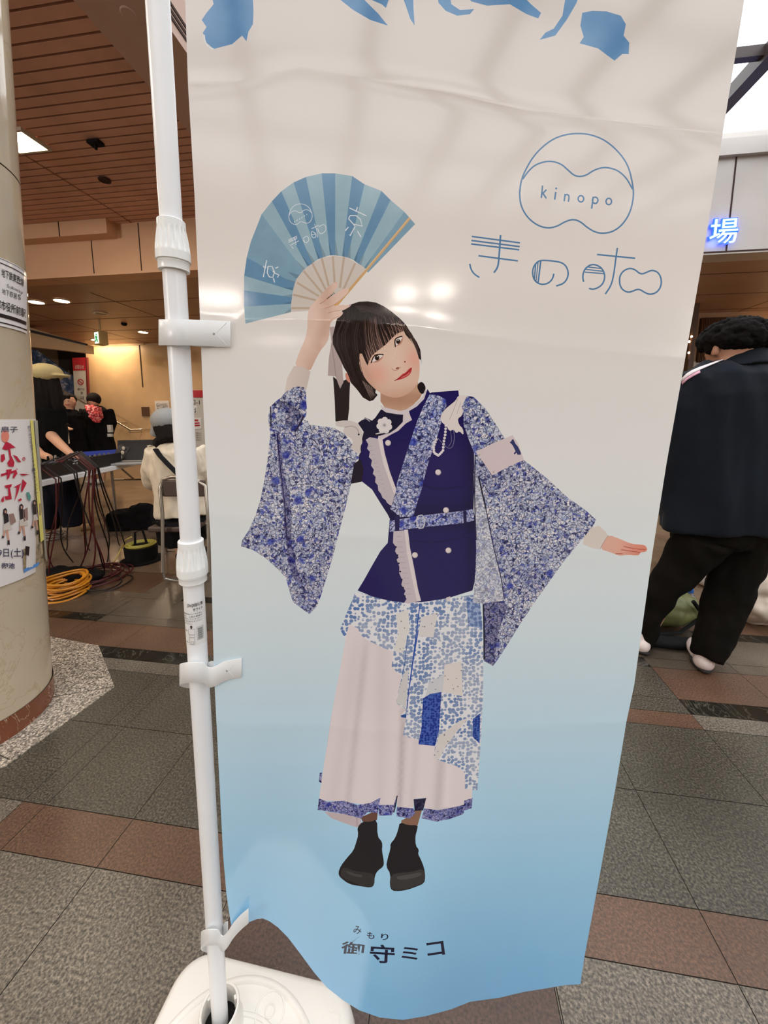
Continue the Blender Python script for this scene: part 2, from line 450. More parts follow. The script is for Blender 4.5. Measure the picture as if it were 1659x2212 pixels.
def relief(px, py):
    """metres towards the viewer"""
    h = 0.0
    for k, c in enumerate(CRE):
        d = py - interp(c, px)
        if abs(d) < 44: h += CA[k] * (1 - abs(d) / 44.0) ** 2 * (0.75 + 0.25 * sin(px * 0.008 + k))
    h += 0.0006 * sin(px * 0.0060 + py * 0.0013) * sin(py * 0.0030 + 0.6)
    b = sst(1500, 2150, py)
    h += b * (0.035 * exp(-((px - 840) / 190.0) ** 2) - 0.022 * exp(-((px - 575) / 80.0) ** 2) + 0.006 * sin(px * 0.016))
    h += sst(1150, 1900, py) * 0.0035 * sin((px - 490) * 0.033) * exp(-(px - 460) / 260.0)
    return h
def surf(px, py, off=0.0):
    d = ray(px, py); L = BD / d.dot(BN)
    return EYE + d * (L - (relief(px, py) + off) / abs(d.dot(BN)))
def surf_n(px, py):
    a = surf(px + 1.5, py) - surf(px - 1.5, py); b = surf(px, py + 1.5) - surf(px, py - 1.5)
    n = b.cross(a).normalized()
    return n if n.dot(EYE - surf(px, py)) > 0 else -n
# --- print layers, traced on the cloth in the photograph's frame ------------------------------------
LAY = []      # (part, points, material key, colour or function)
def zf(ox, oy, s): return lambda pts: [(ox + x / s, oy + y / s) for x, y in pts]
Zf, Zh, Zl, Zt = zf(500, 360, 3.95), zf(620, 600, 4.879), zf(980, 270, 3.456), zf(400, 0, 1.626)
Zs, Zj, Zr, Zk = zf(500, 800, 4.097), zf(720, 820, 4.4235), zf(980, 820, 3.457), zf(670, 1260, 4.0975)
Zb, Zm, Id = zf(700, 1720, 5.53), zf(480, 1900, 2.074), lambda p: p
def area2(p): return sum(p[i][0] * p[(i + 1) % len(p)][1] - p[(i + 1) % len(p)][0] * p[i][1] for i in range(len(p)))
def poly(part, pts, col, m='ink', smooth=0):
    for _ in range(smooth):
        q = []
        for i in range(len(pts)):
            a = pts[i]; b = pts[(i + 1) % len(pts)]
            q += [(a[0] * .75 + b[0] * .25, a[1] * .75 + b[1] * .25), (a[0] * .25 + b[0] * .75, a[1] * .25 + b[1] * .75)]
        pts = q
    if area2(pts) < 0: pts = pts[::-1]
    LAY.append((part, pts, m, col))
def stroke(part, pts, wd, col, m='ink', smooth=2, closed=False, taper=False):
    for _ in range(smooth):
        q = [] if closed else [pts[0]]
        R = range(len(pts)) if closed else range(len(pts) - 1)
        for i in R:
            a = pts[i]; b = pts[(i + 1) % len(pts)]
            q += [(a[0] * .75 + b[0] * .25, a[1] * .75 + b[1] * .25), (a[0] * .25 + b[0] * .75, a[1] * .25 + b[1] * .75)]
        if not closed: q.append(pts[-1])
        pts = q
    N = len(pts); Lf = []; Rt = []
    for i in range(N):
        if closed: a = pts[i - 1]; b = pts[(i + 1) % N]
        else: a = pts[max(i - 1, 0)]; b = pts[min(i + 1, N - 1)]
        dx, dy = b[0] - a[0], b[1] - a[1]; l = hypot(dx, dy) or 1
        ww = wd / 2 * ((1 - (i / (N - 1)) ** 1.5 * 0.85) if taper else 1)
        Lf.append((pts[i][0] - dy / l * ww, pts[i][1] + dx / l * ww)); Rt.append((pts[i][0] + dy / l * ww, pts[i][1] - dx / l * ww))
    R = range(N) if closed else range(N - 1)
    for i in R:
        j = (i + 1) % N
        q = [Lf[i], Lf[j], Rt[j], Rt[i]]
        if area2(q) < 0: q = q[::-1]
        LAY.append((part, q, m, col))
def disc(part, c, r, col, m='ink', n=14, ry=None):
    poly(part, [(c[0] + r * cos(2 * pi * k / n), c[1] + (ry or r) * sin(2 * pi * k / n)) for k in range(n)], col, m)
def ptext(part, s, cx, cy, wd, hg, col, rot=0.0, bold=0.0, m='ink'):
    P, F = text_fit(s, -wd / 2, -hg / 2, wd / 2, hg / 2, bold)
    ca, sa = cos(rot), sin(rot)
    for f in F:
        q = [(cx + P[i][0] * ca + P[i][1] * sa, cy + P[i][0] * sa - P[i][1] * ca) for i in f]
        if abs(area2(q)) < 0.02: continue
        if area2(q) < 0: q = q[::-1]
        LAY.append((part, q, m, col))
INKB = (78, 128, 172)
# brush lettering at the very top (its strokes run on above)
for pts in ([(85, -60), (235, -60), (240, 40), (238, 85), (222, 112), (215, 145), (200, 125), (165, 155), (100, 172), (75, 150), (62, 115), (75, 95), (58, 70), (75, 45), (100, 15)],
            [(470, -60), (600, -30), (640, 10), (680, 50), (712, 90), (650, 70), (590, 35)], [(640, -40), (715, -40), (715, 0), (705, 28), (690, 15), (655, 0)],
            [(745, -60), (800, -60), (802, 30), (806, 90), (790, 65), (775, 20)], [(880, -40), (925, -40), (935, 15), (965, 35), (1015, 32), (1000, 50), (955, 55), (915, 38), (890, 10)],
            [(970, -40), (1160, -40), (1215, 15), (1250, 45), (1240, 65), (1200, 50), (1140, 15), (1060, 20), (1005, 5)],
            [(1345, -60), (1395, -60), (1375, 10), (1340, 70), (1300, 125), (1245, 140), (1265, 115), (1295, 100), (1325, 55)],
            [(1395, 45), (1430, 38), (1480, 40), (1530, 55), (1548, 85), (1540, 125), (1560, 150), (1558, 190), (1535, 190), (1508, 213), (1490, 200), (1450, 170), (1385, 152), (1400, 130), (1388, 90)]):
    poly('brush_lettering', Zt(pts), (88, 146, 194), 'brush')
stroke('brush_lettering', Zt([(66, 122), (70, 150), (85, 168), (100, 172)]), 3, (225, 228, 230))
# round logo and name below it
def ellp(cx, cy, rx, ry, a0=0, a1=360, n=48): return [(cx + rx * cos(radians(a0 + (a1 - a0) * k / n)), cy + ry * sin(radians(a0 + (a1 - a0) * k / n))) for k in range(n + (0 if a1 - a0 == 360 else 1))]
PEATOP = [(515, 405), (560, 340), (620, 290), (715, 266), (800, 288), (855, 338), (900, 378), (942, 386), (990, 376), (1045, 338), (1105, 318), (1155, 318), (1225, 338), (1290, 395), (1336, 480)]
PEABOT = [(494, 480), (492, 520), (500, 600), (545, 685), (620, 748), (700, 772), (770, 758), (830, 722), (890, 703), (945, 720), (1000, 768), (1060, 802), (1115, 810), (1190, 797), (1260, 745), (1315, 660), (1340, 560), (1342, 500)]
ARC = [(494, 500), (500, 430), (530, 345), (600, 225), (700, 130), (800, 78), (925, 60), (1040, 74), (1150, 125), (1250, 220), (1310, 320), (1340, 460), (1342, 520)]
stroke('round_logo', Zl(ARC), 3.4, INKB); stroke('round_logo', Zl(PEATOP), 3.4, INKB); stroke('round_logo', Zl(PEABOT), 3.4, INKB)
W3 = 3.3
for s_ in ([(664, 452), (654, 545)], [(692, 483), (660, 517)], [(668, 512), (692, 548)], [(762, 500), (754, 558)], [(832, 515), (825, 570)], [(830, 530), (842, 518), (856, 522), (862, 538), (856, 573)],
           [(1042, 535), (1030, 625)]):
    stroke('round_logo', Zl(s_), W3, INKB, smooth=1)
disc('round_logo', Zl([(765, 474)])[0], 2.3, INKB, n=8)
for c in ((950, 551), (1158, 571)): stroke('round_logo', Zl(ellp(c[0], c[1], 21, 24, n=14)), W3, INKB, smooth=0, closed=True)
stroke('round_logo', Zl(ellp(1056, 562, 21, 24, n=14)), W3, INKB, smooth=0, closed=True)
LG = 'logo_lettering'
for s_ in ([(135, 832), (495, 880)], [(132, 862), (493, 908)], [(130, 888), (490, 932)], [(185, 976), (480, 1015)]): stroke(LG, Zl(s_), 3.4, INKB, smooth=0)
stroke(LG, Zl([(350, 822), (342, 940), (335, 1030), (325, 1070), (300, 1103)]), 3.8, INKB)
stroke(LG, Zl([(120, 1036), (130, 1080), (155, 1115), (192, 1138)]), 3.4, INKB)
stroke(LG, Zl([(765, 1202), (820, 1185), (850, 1145), (857, 1095), (835, 1045), (790, 1020), (655, 1008), (620, 1025), (595, 1060), (588, 1100), (595, 1145), (620, 1178), (665, 1193), (710, 1180), (738, 1150), (748, 1110)]), 3.4, INKB)
stroke(LG, Zl([(650, 1015), (630, 1180)]), 3.4, INKB); stroke(LG, Zl([(612, 1035), (603, 1150)]), 3, INKB); stroke(LG, Zl([(630, 1022), (615, 1170)]), 2.4, INKB)
stroke(LG, Zl([(970, 1172), (962, 1130), (975, 1080), (1010, 1048), (1047, 1040), (1090, 1055), (1120, 1090), (1130, 1135), (1115, 1185), (1080, 1215), (1040, 1228), (1010, 1220)]), 3.4, INKB)
for s_ in ([(1000, 1060), (1100, 1071)], [(985, 1078), (1114, 1092)], [(978, 1098), (1122, 1110)]): stroke(LG, Zl(s_), 2.6, INKB, smooth=0)
stroke(LG, Zl([(1070, 967), (1355, 995)]), 3.4, INKB, smooth=0)
stroke(LG, Zl([(1222, 918), (1210, 1000), (1195, 1120), (1175, 1200), (1132, 1262)]), 3.4, INKB)
stroke(LG, Zl([(1238, 1165), (1240, 1130), (1262, 1092), (1310, 1068), (1352, 1078), (1385, 1107), (1410, 1113), (1440, 1100), (1482, 1082), (1528, 1100), (1552, 1150), (1547, 1210), (1515, 1252), (1465, 1267), (1425, 1250), (1395, 1230), (1370, 1226), (1335, 1242), (1300, 1250), (1262, 1232), (1242, 1200)]), 3.4, INKB, closed=True)
# fan
FL, FM, FD = (158, 190, 202), (132, 170, 192), (104, 150, 184)
FN = 'printed_fan'
bl = [((120, 1340), (107, 1195), (510, 1240), (508, 1170), FL), ((107, 1195), (107, 1055), (508, 1170), (518, 1115), FD), ((107, 1055), (108, 930), (518, 1115), (525, 1058), FL),
      ((108, 930), (130, 775), (525, 1058), (540, 1000), FD), ((130, 775), (165, 640), (540, 1000), (555, 958), FM), ((165, 640), (258, 405), (555, 958), (612, 885), FM),
      ((258, 405), (345, 295), (612, 885), (650, 853), FL), ((345, 295), (425, 210), (650, 853), (690, 825), FD), ((425, 210), (530, 135), (690, 825), (740, 790), FL),
      ((530, 135), (635, 88), (740, 790), (780, 775), FD), ((635, 88), (770, 57), (780, 775), (840, 757), FL), ((770, 57), (885, 57), (840, 757), (885, 757), FD),
      ((885, 57), (1030, 80), (885, 757), (945, 765), FL), ((1030, 80), (1135, 150), (945, 765), (990, 775), FD), ((1135, 150), (1280, 207), (990, 775), (1045, 800), FL),
      ((1280, 207), (1358, 285), (1045, 800), (1085, 830), FD), ((1358, 285), (1475, 385), (1085, 830), (1132, 860), FL), ((1475, 385), (1567, 490), (1132, 860), (1165, 905), FM)]
for a, b, c, d, col in bl:
    c2 = tuple(int(v * 0.86) for v in col)
    poly(FN, Zf([a, b, d, c]), col, 'paper')
    # the fold shadow printed along one side of each pleat
    poly(FN, Zf([(a[0] * .2 + c[0] * .8, a[1] * .2 + c[1] * .8), c, ((c[0] * .55 + d[0] * .45), (c[1] * .55 + d[1] * .45))]), c2, 'paper')
poly(FN, Zf([(508, 1240), (508, 1170), (522, 1110), (525, 1050), (555, 958), (612, 885), (690, 825), (780, 775), (885, 760), (985, 775), (1080, 830), (1145, 870), (900, 1180), (650, 1230)]), (214, 205, 196))
for a, b in (((510, 1207), (700, 1207)), ((525, 1092), (730, 1142)), ((560, 990), (745, 1105)), ((615, 890), (775, 1080)), ((690, 825), (805, 1050)), ((770, 780), (830, 1020)), ((865, 765), (880, 990)), ((960, 770), (925, 1035)), ((1055, 825), (955, 1050))):
    stroke(FN, Zf([a, b]), 4.6, (196, 176, 156), smooth=0)
stroke(FN, Zf([(1522, 437), (1150, 885), (895, 1185)]), 5.6, (214, 172, 118), smooth=0)
stroke(FN, Zf([(1515, 440), (1145, 880)]), 1.6, (232, 200, 150), smooth=0)
WH = (226, 234, 238)
def tr(pts, cx, cy, s, r, ox=917, oy=490):
    ca, sa = cos(r), sin(r)
    return [(cx + ((x - ox) * ca - (y - oy) * sa) * s, cy + ((x - ox) * sa + (y - oy) * ca) * s) for x, y in pts]
for q in (ARC, PEATOP, PEABOT): stroke(FN, Zf(tr(q, 588, 418, 0.235, radians(-12))), 1.2, WH, smooth=1)
for k in range(5): stroke(FN, Zf([(537 + k * 21, 478 - k * 12), (541 + k * 21, 462 - k * 12)]), 1.3, WH, smooth=0)
disc(FN, Zf([(643, 408)])[0], 1.1, WH, n=6)
for k in range(3): stroke(FN, Zf([(487, 632 + k * 11 - 8), (560, 600 + k * 11 - 8)]), 1.3, WH, smooth=0)
for s_ in ([(500, 672), (575, 632)], [(535, 600), (545, 640), (552, 668)], [(512, 680), (528, 700)], [(610, 615), (640, 590), (655, 600), (662, 625), (645, 650), (620, 645), (610, 615), (628, 648)], [(682, 555), (700, 555), (722, 575), (718, 605), (695, 608), (682, 585), (682, 555)], [(684, 580), (720, 575)],
           [(682, 530), (745, 500)], [(708, 490), (728, 540), (735, 605)], [(735, 525), (745, 560), (765, 575), (790, 560), (805, 545), (805, 510), (790, 492), (765, 500), (745, 515)]):
    stroke(FN, Zf(s_), 1.4, WH, smooth=1)
def kyo(pts_list):
    for s_ in pts_list: stroke(FN, Zf(s_), 2.2, WH, smooth=0)
kyo([[(1006, 352), (1152, 420)], [(1075, 345), (1062, 385)], [(1012, 418), (1065, 418), (1100, 450), (1118, 508), (1040, 490), (1000, 445), (1012, 418)], [(1040, 490), (1055, 510), (1012, 590), (1005, 580)], [(998, 515), (970, 548)], [(1075, 550), (1105, 600)]])
kyo([[(300, 798), (272, 942)], [(270, 850), (292, 868)], [(312, 850), (305, 905), (322, 940), (352, 945), (368, 900), (345, 850), (312, 850)], [(352, 890), (368, 908), (405, 925), (392, 945)], [(375, 868), (400, 855)], [(358, 952), (368, 988)]])
# ---- printed person
PP = 'printed_person'
def shade_face(px, py):
    x = (px - 620) * 4.879; y = (py - 600) * 4.879
    c = [228, 192, 170]
    g = exp(-(((x - 1130) / 260) ** 2 + ((y - 880) / 260) ** 2)); c = [c[0] + 8 * g, c[1] + 16 * g, c[2] + 18 * g]
    for bx, by in ((960, 1010), (1350, 860)):
        g = exp(-(((x - bx) / 110) ** 2 + ((y - by) / 110) ** 2)); c = [c[0] + 2 * g, c[1] - 22 * g, c[2] - 20 * g]
    g = sst(1090, 1300, y - 0.15 * (1200 - x)); c = [c[0] - 16 * g, c[1] - 26 * g, c[2] - 28 * g]
    g = exp(-((x - 760 - (y - 800) * .35) / 60) ** 2); c = [c[0] - 14 * g, c[1] - 18 * g, c[2] - 18 * g]
    return c
def shade_arm(px, py):
    x = (px - 620) * 4.879; y = (py - 600) * 4.879
    e = 230 - (y - 500) * 0.35 if y > 450 else 230
    g = exp(-((x - (e + 180)) / 70) ** 2); c = [234 - 20 * g, 204 - 26 * g, 188 - 28 * g]
    return c
NAVY = (36, 30, 92); DNAVY = (34, 32, 56); WT = (226, 216, 212); FLO = (255, 255, 255); FLOD = (172, 170, 200)
# ribbons
poly(PP, Zh([(485, 1040), (560, 1100), (650, 1060), (665, 1110), (660, 1200), (655, 1380), (640, 1512), (510, 1516), (503, 1300)]), (46, 40, 40))
poly(PP, Zh([(450, 520), (500, 515), (490, 600), (520, 740), (560, 860), (580, 900), (595, 1100), (560, 1168), (510, 1040), (430, 1032), (440, 850), (468, 680)]), (188, 172, 168))
stroke(PP, Zh([(468, 690), (500, 900), (515, 1040)]), 1.6, (160, 142, 140))
# hair behind
HB = (52, 42, 40)
poly(PP, Zh([(480, 620), (500, 540), (520, 450), (560, 370), (620, 310), (690, 275), (760, 252), (850, 248), (940, 262), (1020, 300), (1100, 355), (1180, 420), (1250, 490), (1310, 590), (1370, 680), (1405, 760), (1415, 850), (1300, 900), (1000, 1000), (920, 1210), (960, 1230), (880, 1300), (800, 1260), (740, 1180), (660, 1090), (640, 990), (600, 950), (570, 880), (520, 780), (482, 700)]), HB, 'hair', 1)
# neck, inner collar
poly(PP, Zh([(985, 1200), (985, 1300), (1030, 1370), (1120, 1405), (1240, 1400), (1330, 1340), (1400, 1270), (1430, 1210), (1400, 1150), (1360, 1060), (1250, 1200), (1060, 1230)]), lambda x, y: (206 - 22 * exp(-((y - 862) / 12) ** 2), 166 - 26 * exp(-((y - 862) / 12) ** 2), 138 - 22 * exp(-((y - 862) / 12) ** 2)))
# face + ear
poly(PP, Zh([(612, 1010), (632, 998), (655, 1040), (672, 1090), (655, 1110), (620, 1070)]), (214, 148, 128), smooth=1)
poly(PP, Zh([(720, 700), (730, 830), (770, 950), (820, 1060), (880, 1130), (960, 1200), (1060, 1255), (1160, 1268), (1250, 1240), (1330, 1180), (1382, 1105), (1398, 1000), (1398, 880), (1370, 780), (1320, 660), (1240, 540), (1000, 440), (750, 560)]), shade_face, 'ink', 2)
# mouth
poly(PP, Zh([(1132, 1085), (1180, 1050), (1215, 1015), (1250, 1000), (1285, 960), (1314, 942), (1316, 975), (1295, 1020), (1250, 1052), (1190, 1074)]), (198, 62, 66), smooth=1)
stroke(PP, Zh([(1132, 1085), (1200, 1050), (1262, 1010), (1316, 950)]), 1.3, (128, 30, 38))
stroke(PP, Zh([(1205, 1052), (1260, 1030), (1290, 1000)]), 2.4, (222, 112, 106))
# nose
stroke(PP, Zh([(1102, 955), (1120, 975), (1150, 978), (1178, 962), (1196, 940)]), 1.6, (196, 146, 124))
poly(PP, Zh([(1142, 955), (1162, 942), (1182, 942), (1178, 958), (1155, 966)]), (150, 84, 66), smooth=1)
disc(PP, Zh([(1243, 886)])[0], 2.0, (160, 92, 74), n=8)
stroke(PP, Zh([(1100, 860), (1130, 820), (1160, 740)]), 2.2, (240, 212, 196), taper=True)
# eyes
for (cx_, cy_, w_, h_, r_, ir, io) in ((950, 845, 72, 34, radians(-30), 25, (0, -2)), (1174, 664, 60, 34, radians(-52), 23, (-8, 4))):
    ca, sa = cos(r_), sin(r_)
    T = lambda p: [(cx_ + x * ca - y * sa, cy_ + x * sa + y * ca) for x, y in p]
    poly(PP, Zh(T([(-w_ - 8, 12), (-w_ * .5, -h_ * .8 - 8), (0, -h_ - 12), (w_ * .6, -h_ * .6 - 8), (w_ + 8, 8), (w_ * .4, h_ + 8), (-w_ * .4, h_ + 8)])), (206, 152, 134), smooth=1)
    poly(PP, Zh(T([(-w_, 8), (-w_ * .5, -h_ * .75), (0, -h_), (w_ * .55, -h_ * .55), (w_, 6), (w_ * .45, h_ * .7), (-w_ * .4, h_ * .75)])), (238, 228, 222), smooth=1)
    disc(PP, Zh(T([io]))[0], ir / 4.879, (58, 44, 36), n=14, ry=ir / 4.879 * 1.1)
    disc(PP, Zh(T([io]))[0], ir / 4.879 * 0.5, (20, 14, 12), n=10)
    disc(PP, Zh(T([(io[0] + 9, io[1] - 9)]))[0], 1.2, (240, 240, 240), n=6)
    stroke(PP, Zh(T([(-w_ - 12, 16), (-w_ * .5, -h_ * .78), (0, -h_ - 2), (w_ * .55, -h_ * .62), (w_ + 4, 4)])), 2.4, (40, 26, 22))
    stroke(PP, Zh(T([(-w_ * .6, h_ * .62), (0, h_ * .85), (w_ * .6, h_ * .5)])), 1.0, (150, 96, 78))
# hair in front: fringe, side lock, right strand
poly(PP, Zh([(480, 620), (500, 540), (520, 450), (560, 370), (620, 310), (690, 275), (760, 252), (850, 248), (940, 262), (1020, 300), (1100, 355), (1180, 420), (1250, 490), (1310, 590), (1370, 680), (1405, 760), (1415, 850), (1405, 868), (1390, 850), (1362, 770), (1330, 700), (1290, 645), (1250, 600), (1232, 560),
             (1190, 575), (1150, 590), (1120, 625), (1080, 660), (1040, 705), (1000, 735), (960, 765), (925, 792), (890, 830), (872, 862), (848, 925), (825, 880), (790, 800), (765, 800), (762, 900), (790, 1010), (830, 1090), (870, 1150), (905, 1190), (955, 1235), (910, 1290), (870, 1302), (800, 1262), (740, 1180), (672, 1105), (655, 1050), (632, 998), (600, 950), (570, 880), (520, 780), (482, 700)]), HB, 'hair')
rs = random.Random(3)
def lerp3(A, B, f): return [(p[0] * (1 - f) + q[0] * f, p[1] * (1 - f) + q[1] * f) for p, q in zip(A, B)]
# fringe strands fan out from the parting down to the fringe edge
FR0 = [(700, 440), (770, 640), (862, 880)]; FR1 = [(1060, 420), (1140, 480), (1225, 565)]
EDGE = [(850, 905), (892, 832), (960, 768), (1040, 708), (1120, 628), (1190, 580), (1235, 562)]
for k in range(46):
    f = (k + rs.random()) / 46; e = interp([(i / 6.0, v[1]) for i, v in enumerate(EDGE)], f); ex = interp([(i / 6.0, v[0]) for i, v in enumerate(EDGE)], f)
    x0 = 790 + 330 * f; y0 = 400 + 60 * abs(f - .5) + rs.uniform(-20, 30); cg = rs.choice([(84, 66, 62), (100, 80, 76), (38, 30, 30), (120, 96, 90), (66, 52, 50), (140, 112, 102)])
    stroke(PP, Zh([(x0, y0), ((x0 + ex) / 2 - 18, (y0 + e) / 2 + 5), (ex, e - 4)][::-1]), rs.uniform(.9, 2.0), cg, taper=True, smooth=1)
for k in range(15):
    f = (k + .5) / 15; e = interp([(i / 6.0, v[1]) for i, v in enumerate(EDGE)], f); ex = interp([(i / 6.0, v[0]) for i, v in enumerate(EDGE)], f)
    stroke(PP, Zh([(ex + 4, e + 4), (ex - 18, e - 60), (ex - 42, e - 130)]), 1.3, (176, 138, 122), taper=True, smooth=1)
for k in range(15):    # side hair falling on the left, crown
    f = rs.random(); cg = rs.choice([(70, 58, 56), (62, 52, 50), (36, 30, 30), (84, 70, 68)])
    stroke(PP, Zh([(600 + 160 * f, 420 + 60 * f), (500 + 230 * f, 640), (610 + 160 * f, 930 - 40 * f), (690 + 150 * f, 1090 + 60 * f)]), rs.uniform(.7, 1.2), cg, taper=True, smooth=1)
for k in range(5):
    f = k / 5.0; stroke(PP, Zh([(720 + 60 * f, 300 + 60 * f), (860 + 40 * f, 300 + 70 * f), (1010 + 30 * f, 370 + 70 * f)]), 1.0, (84, 72, 70), taper=True, smooth=1)
for k in range(7): stroke(PP, Zh([(1170 + 8 * k, 450 + 6 * k), (1250 + 8 * k, 560), (1330 + 6 * k, 690), (1385 + 2 * k, 810)]), .9, (88, 70, 66), taper=True, smooth=1)
for k in range(9): stroke(PP, Zh([(790 + 14 * k, 1080 + 10 * k), (840 + 9 * k, 1190 + 4 * k), (885 + 7 * k, 1285 - 6 * k)]), 1.0, (172, 150, 140) if k % 2 else (110, 94, 90), taper=True, smooth=1)
stroke(PP, Zh([(1300, 640), (1345, 720), (1382, 830)]), 1.2, (214, 190, 176))
stroke(PP, Zh([(1392, 770), (1412, 850), (1418, 900)]), 1.0, (80, 70, 68), taper=True)
# raised arm and hand
poly(PP, Zh([(78, 932), (130, 780), (190, 650), (215, 540), (215, 430), (228, 330), (300, 240), (345, 190), (400, 130), (440, 90), (480, 60), (510, 46), (530, 55), (535, 85), (510, 120), (475, 165), (440, 215), (510, 172), (560, 135), (600, 115), (640, 108), (656, 124), (640, 160), (600, 200), (555, 245), (500, 290), (570, 285), (620, 290), (660, 283), (676, 292), (650, 312), (590, 345), (545, 352), (598, 362), (572, 402), (520, 436), (465, 462), (452, 500), (450, 570), (440, 640), (410, 700), (370, 745), (330, 805), (290, 885), (242, 990), (160, 950)]), shade_arm, 'ink', 1)
for pts, wd in (([(345, 275), (400, 245), (470, 175), (500, 130)], 1.8), ([(400, 322), (470, 300), (530, 262), (600, 195)], 1.6), ([(430, 372), (500, 350), (590, 340)], 1.5), ([(455, 448), (500, 425), (560, 400)], 1.3)): stroke(PP, Zh(pts), wd, (196, 146, 124), taper=True)
for k in range(6): stroke(PP, Zh([(418 + k * 14, 214 - k * 11), (434 + k * 14, 222 - k * 11)]), 1.5, (60, 40, 34), smooth=0)
stroke(PP, Zh([(500, 292), (540, 270), (575, 240)]), 3.4, (222, 170, 100)); disc(PP, Zh([(520, 56)])[0], 2.4, (232, 190, 178), n=8); disc(PP, Zh([(664, 290)])[0], 2.2, (206, 170, 190), n=8)
poly(PP, Zh([(72, 930), (160, 938), (247, 988), (225, 1090), (200, 1190), (100, 1160), (-30, 1250), (0, 1060)]), lambda x, y: (226 - (x - 620) * .25, 214 - (x - 620) * .3, 205 - (x - 620) * .3))
# left sleeve
poly(PP, Zs([(435, 245), (480, 190), (560, 145), (600, 143), (640, 150), (660, 190), (662, 280), (668, 340), (660, 400), (640, 436), (675, 450), (690, 482), (760, 490), (900, 508), (1000, 560), (1060, 640), (1140, 770), (1100, 800), (1080, 880), (1050, 1040), (1010, 1210), (960, 1400), (900, 1640), (840, 1840), (790, 2000), (755, 2090), (690, 2158), (610, 2100), (545, 2050), (515, 1960), (490, 1870), (478, 1832), (400, 1750), (300, 1660), (190, 1590), (85, 1556), (95, 1500), (150, 1420), (210, 1290), (255, 1150), (290, 980), (320, 780), (345, 560), (328, 480), (325, 400), (355, 310), (410, 260)]), FLO, 'floral')
poly(PP, Zs([(395, 530), (425, 540), (450, 850), (520, 1150), (530, 1500), (580, 1750), (640, 1900), (560, 1860), (500, 1700), (470, 1400), (455, 1150), (415, 850)]), FLOD, 'floral')
poly(PP, Zs([(400, 270), (520, 270), (560, 310), (640, 400), (560, 545), (470, 480), (500, 380), (420, 330)]), (190, 188, 205), 'floral')
stroke(PP, Zs([(345, 320), (350, 420), (348, 500)]), 2.5, (40, 36, 60), smooth=1); stroke(PP, Zs([(560, 545), (610, 470), (640, 400)]), 4, (52, 46, 76), smooth=1)
stroke(PP, Zs([(405, 560), (430, 850), (470, 1150), (490, 1500)]), 2.2, (40, 34, 84))
# skirt
def shade_skirt(px, py):
    x = (px - 670) * 4.0975; y = (py - 1260) * 4.0975
    c = [238, 228, 230]
    for (x0, x1, wd, am) in ((500, 330, 30, 20), (860, 790, 28, 34), (1010, 900, 30, 10), (1240, 1130, 40, 24), (420, 200, 60, 7), (640, 620, 60, 8), (1300, 1200, 30, -6)):
        xc = x0 + (x1 - x0) * (y - 500) / 1450.0
        g = exp(-((x - xc) / wd) ** 2) * sst(350, 700, y); c = [v - am * g for v in c]
    return c
poly(PP, Zk([(345, 300), (600, 120), (1380, 150), (1440, 300), (1440, 1800), (1435, 1840), (1432, 1920), (1360, 1990), (1130, 2005), (1012, 1998), (1000, 1900), (920, 1910), (912, 1992), (772, 1982), (764, 1890), (740, 1965), (600, 1960), (620, 1900), (500, 1960), (300, 1935), (78, 1920), (100, 1750), (200, 1100), (285, 650)]), shade_skirt)
poly(PP, Zk([(120, 2020), (380, 2050), (450, 2070), (450, 2140), (412, 2160), (280, 2115), (190, 2080)]), (206, 192, 196)); stroke(PP, Zk([(412, 2060), (415, 2150)]), 1.2, (150, 130, 140), smooth=0)
poly(PP, Zb([(435, 250), (500, 225), (645, 160), (632, 285), (560, 310), (462, 305)]), (112, 80, 68)); poly(PP, Zb([(925, 290), (1000, 250), (1090, 160), (1172, 160), (1116, 352), (1000, 352), (920, 325)]), (146, 110, 90))
poly(PP, Zk([(915, 1912), (1028, 1900), (1000, 2010), (925, 2015)]), (64, 62, 96), 'floral')
for pts in ([(78, 1905), (160, 1935), (300, 1925), (420, 1962), (530, 1945), (622, 1898), (612, 1960), (600, 2032), (510, 2025), (450, 2082), (380, 2062), (250, 2032), (65, 2005)], [(610, 1962), (740, 1962), (764, 1888), (775, 1882), (755, 1992), (722, 2052), (606, 2058)],
            [(765, 1978), (918, 1992), (930, 2040), (880, 2082), (765, 2062)], [(1010, 1992), (1130, 2008), (1290, 1978), (1366, 1958), (1362, 2030), (1350, 2045), (1240, 2085), (1120, 2110), (1050, 2095), (985, 2080)], [(1362, 1925), (1438, 1900), (1430, 1992), (1360, 2012)], [(85, 1680), (105, 1670), (100, 1770), (76, 1755)]):
    poly(PP, Zk(pts), (190, 190, 235), 'floral')
stroke(PP, Zk([(770, 1880), (758, 1960), (740, 2030)]), 2.2, (30, 28, 50), smooth=1)
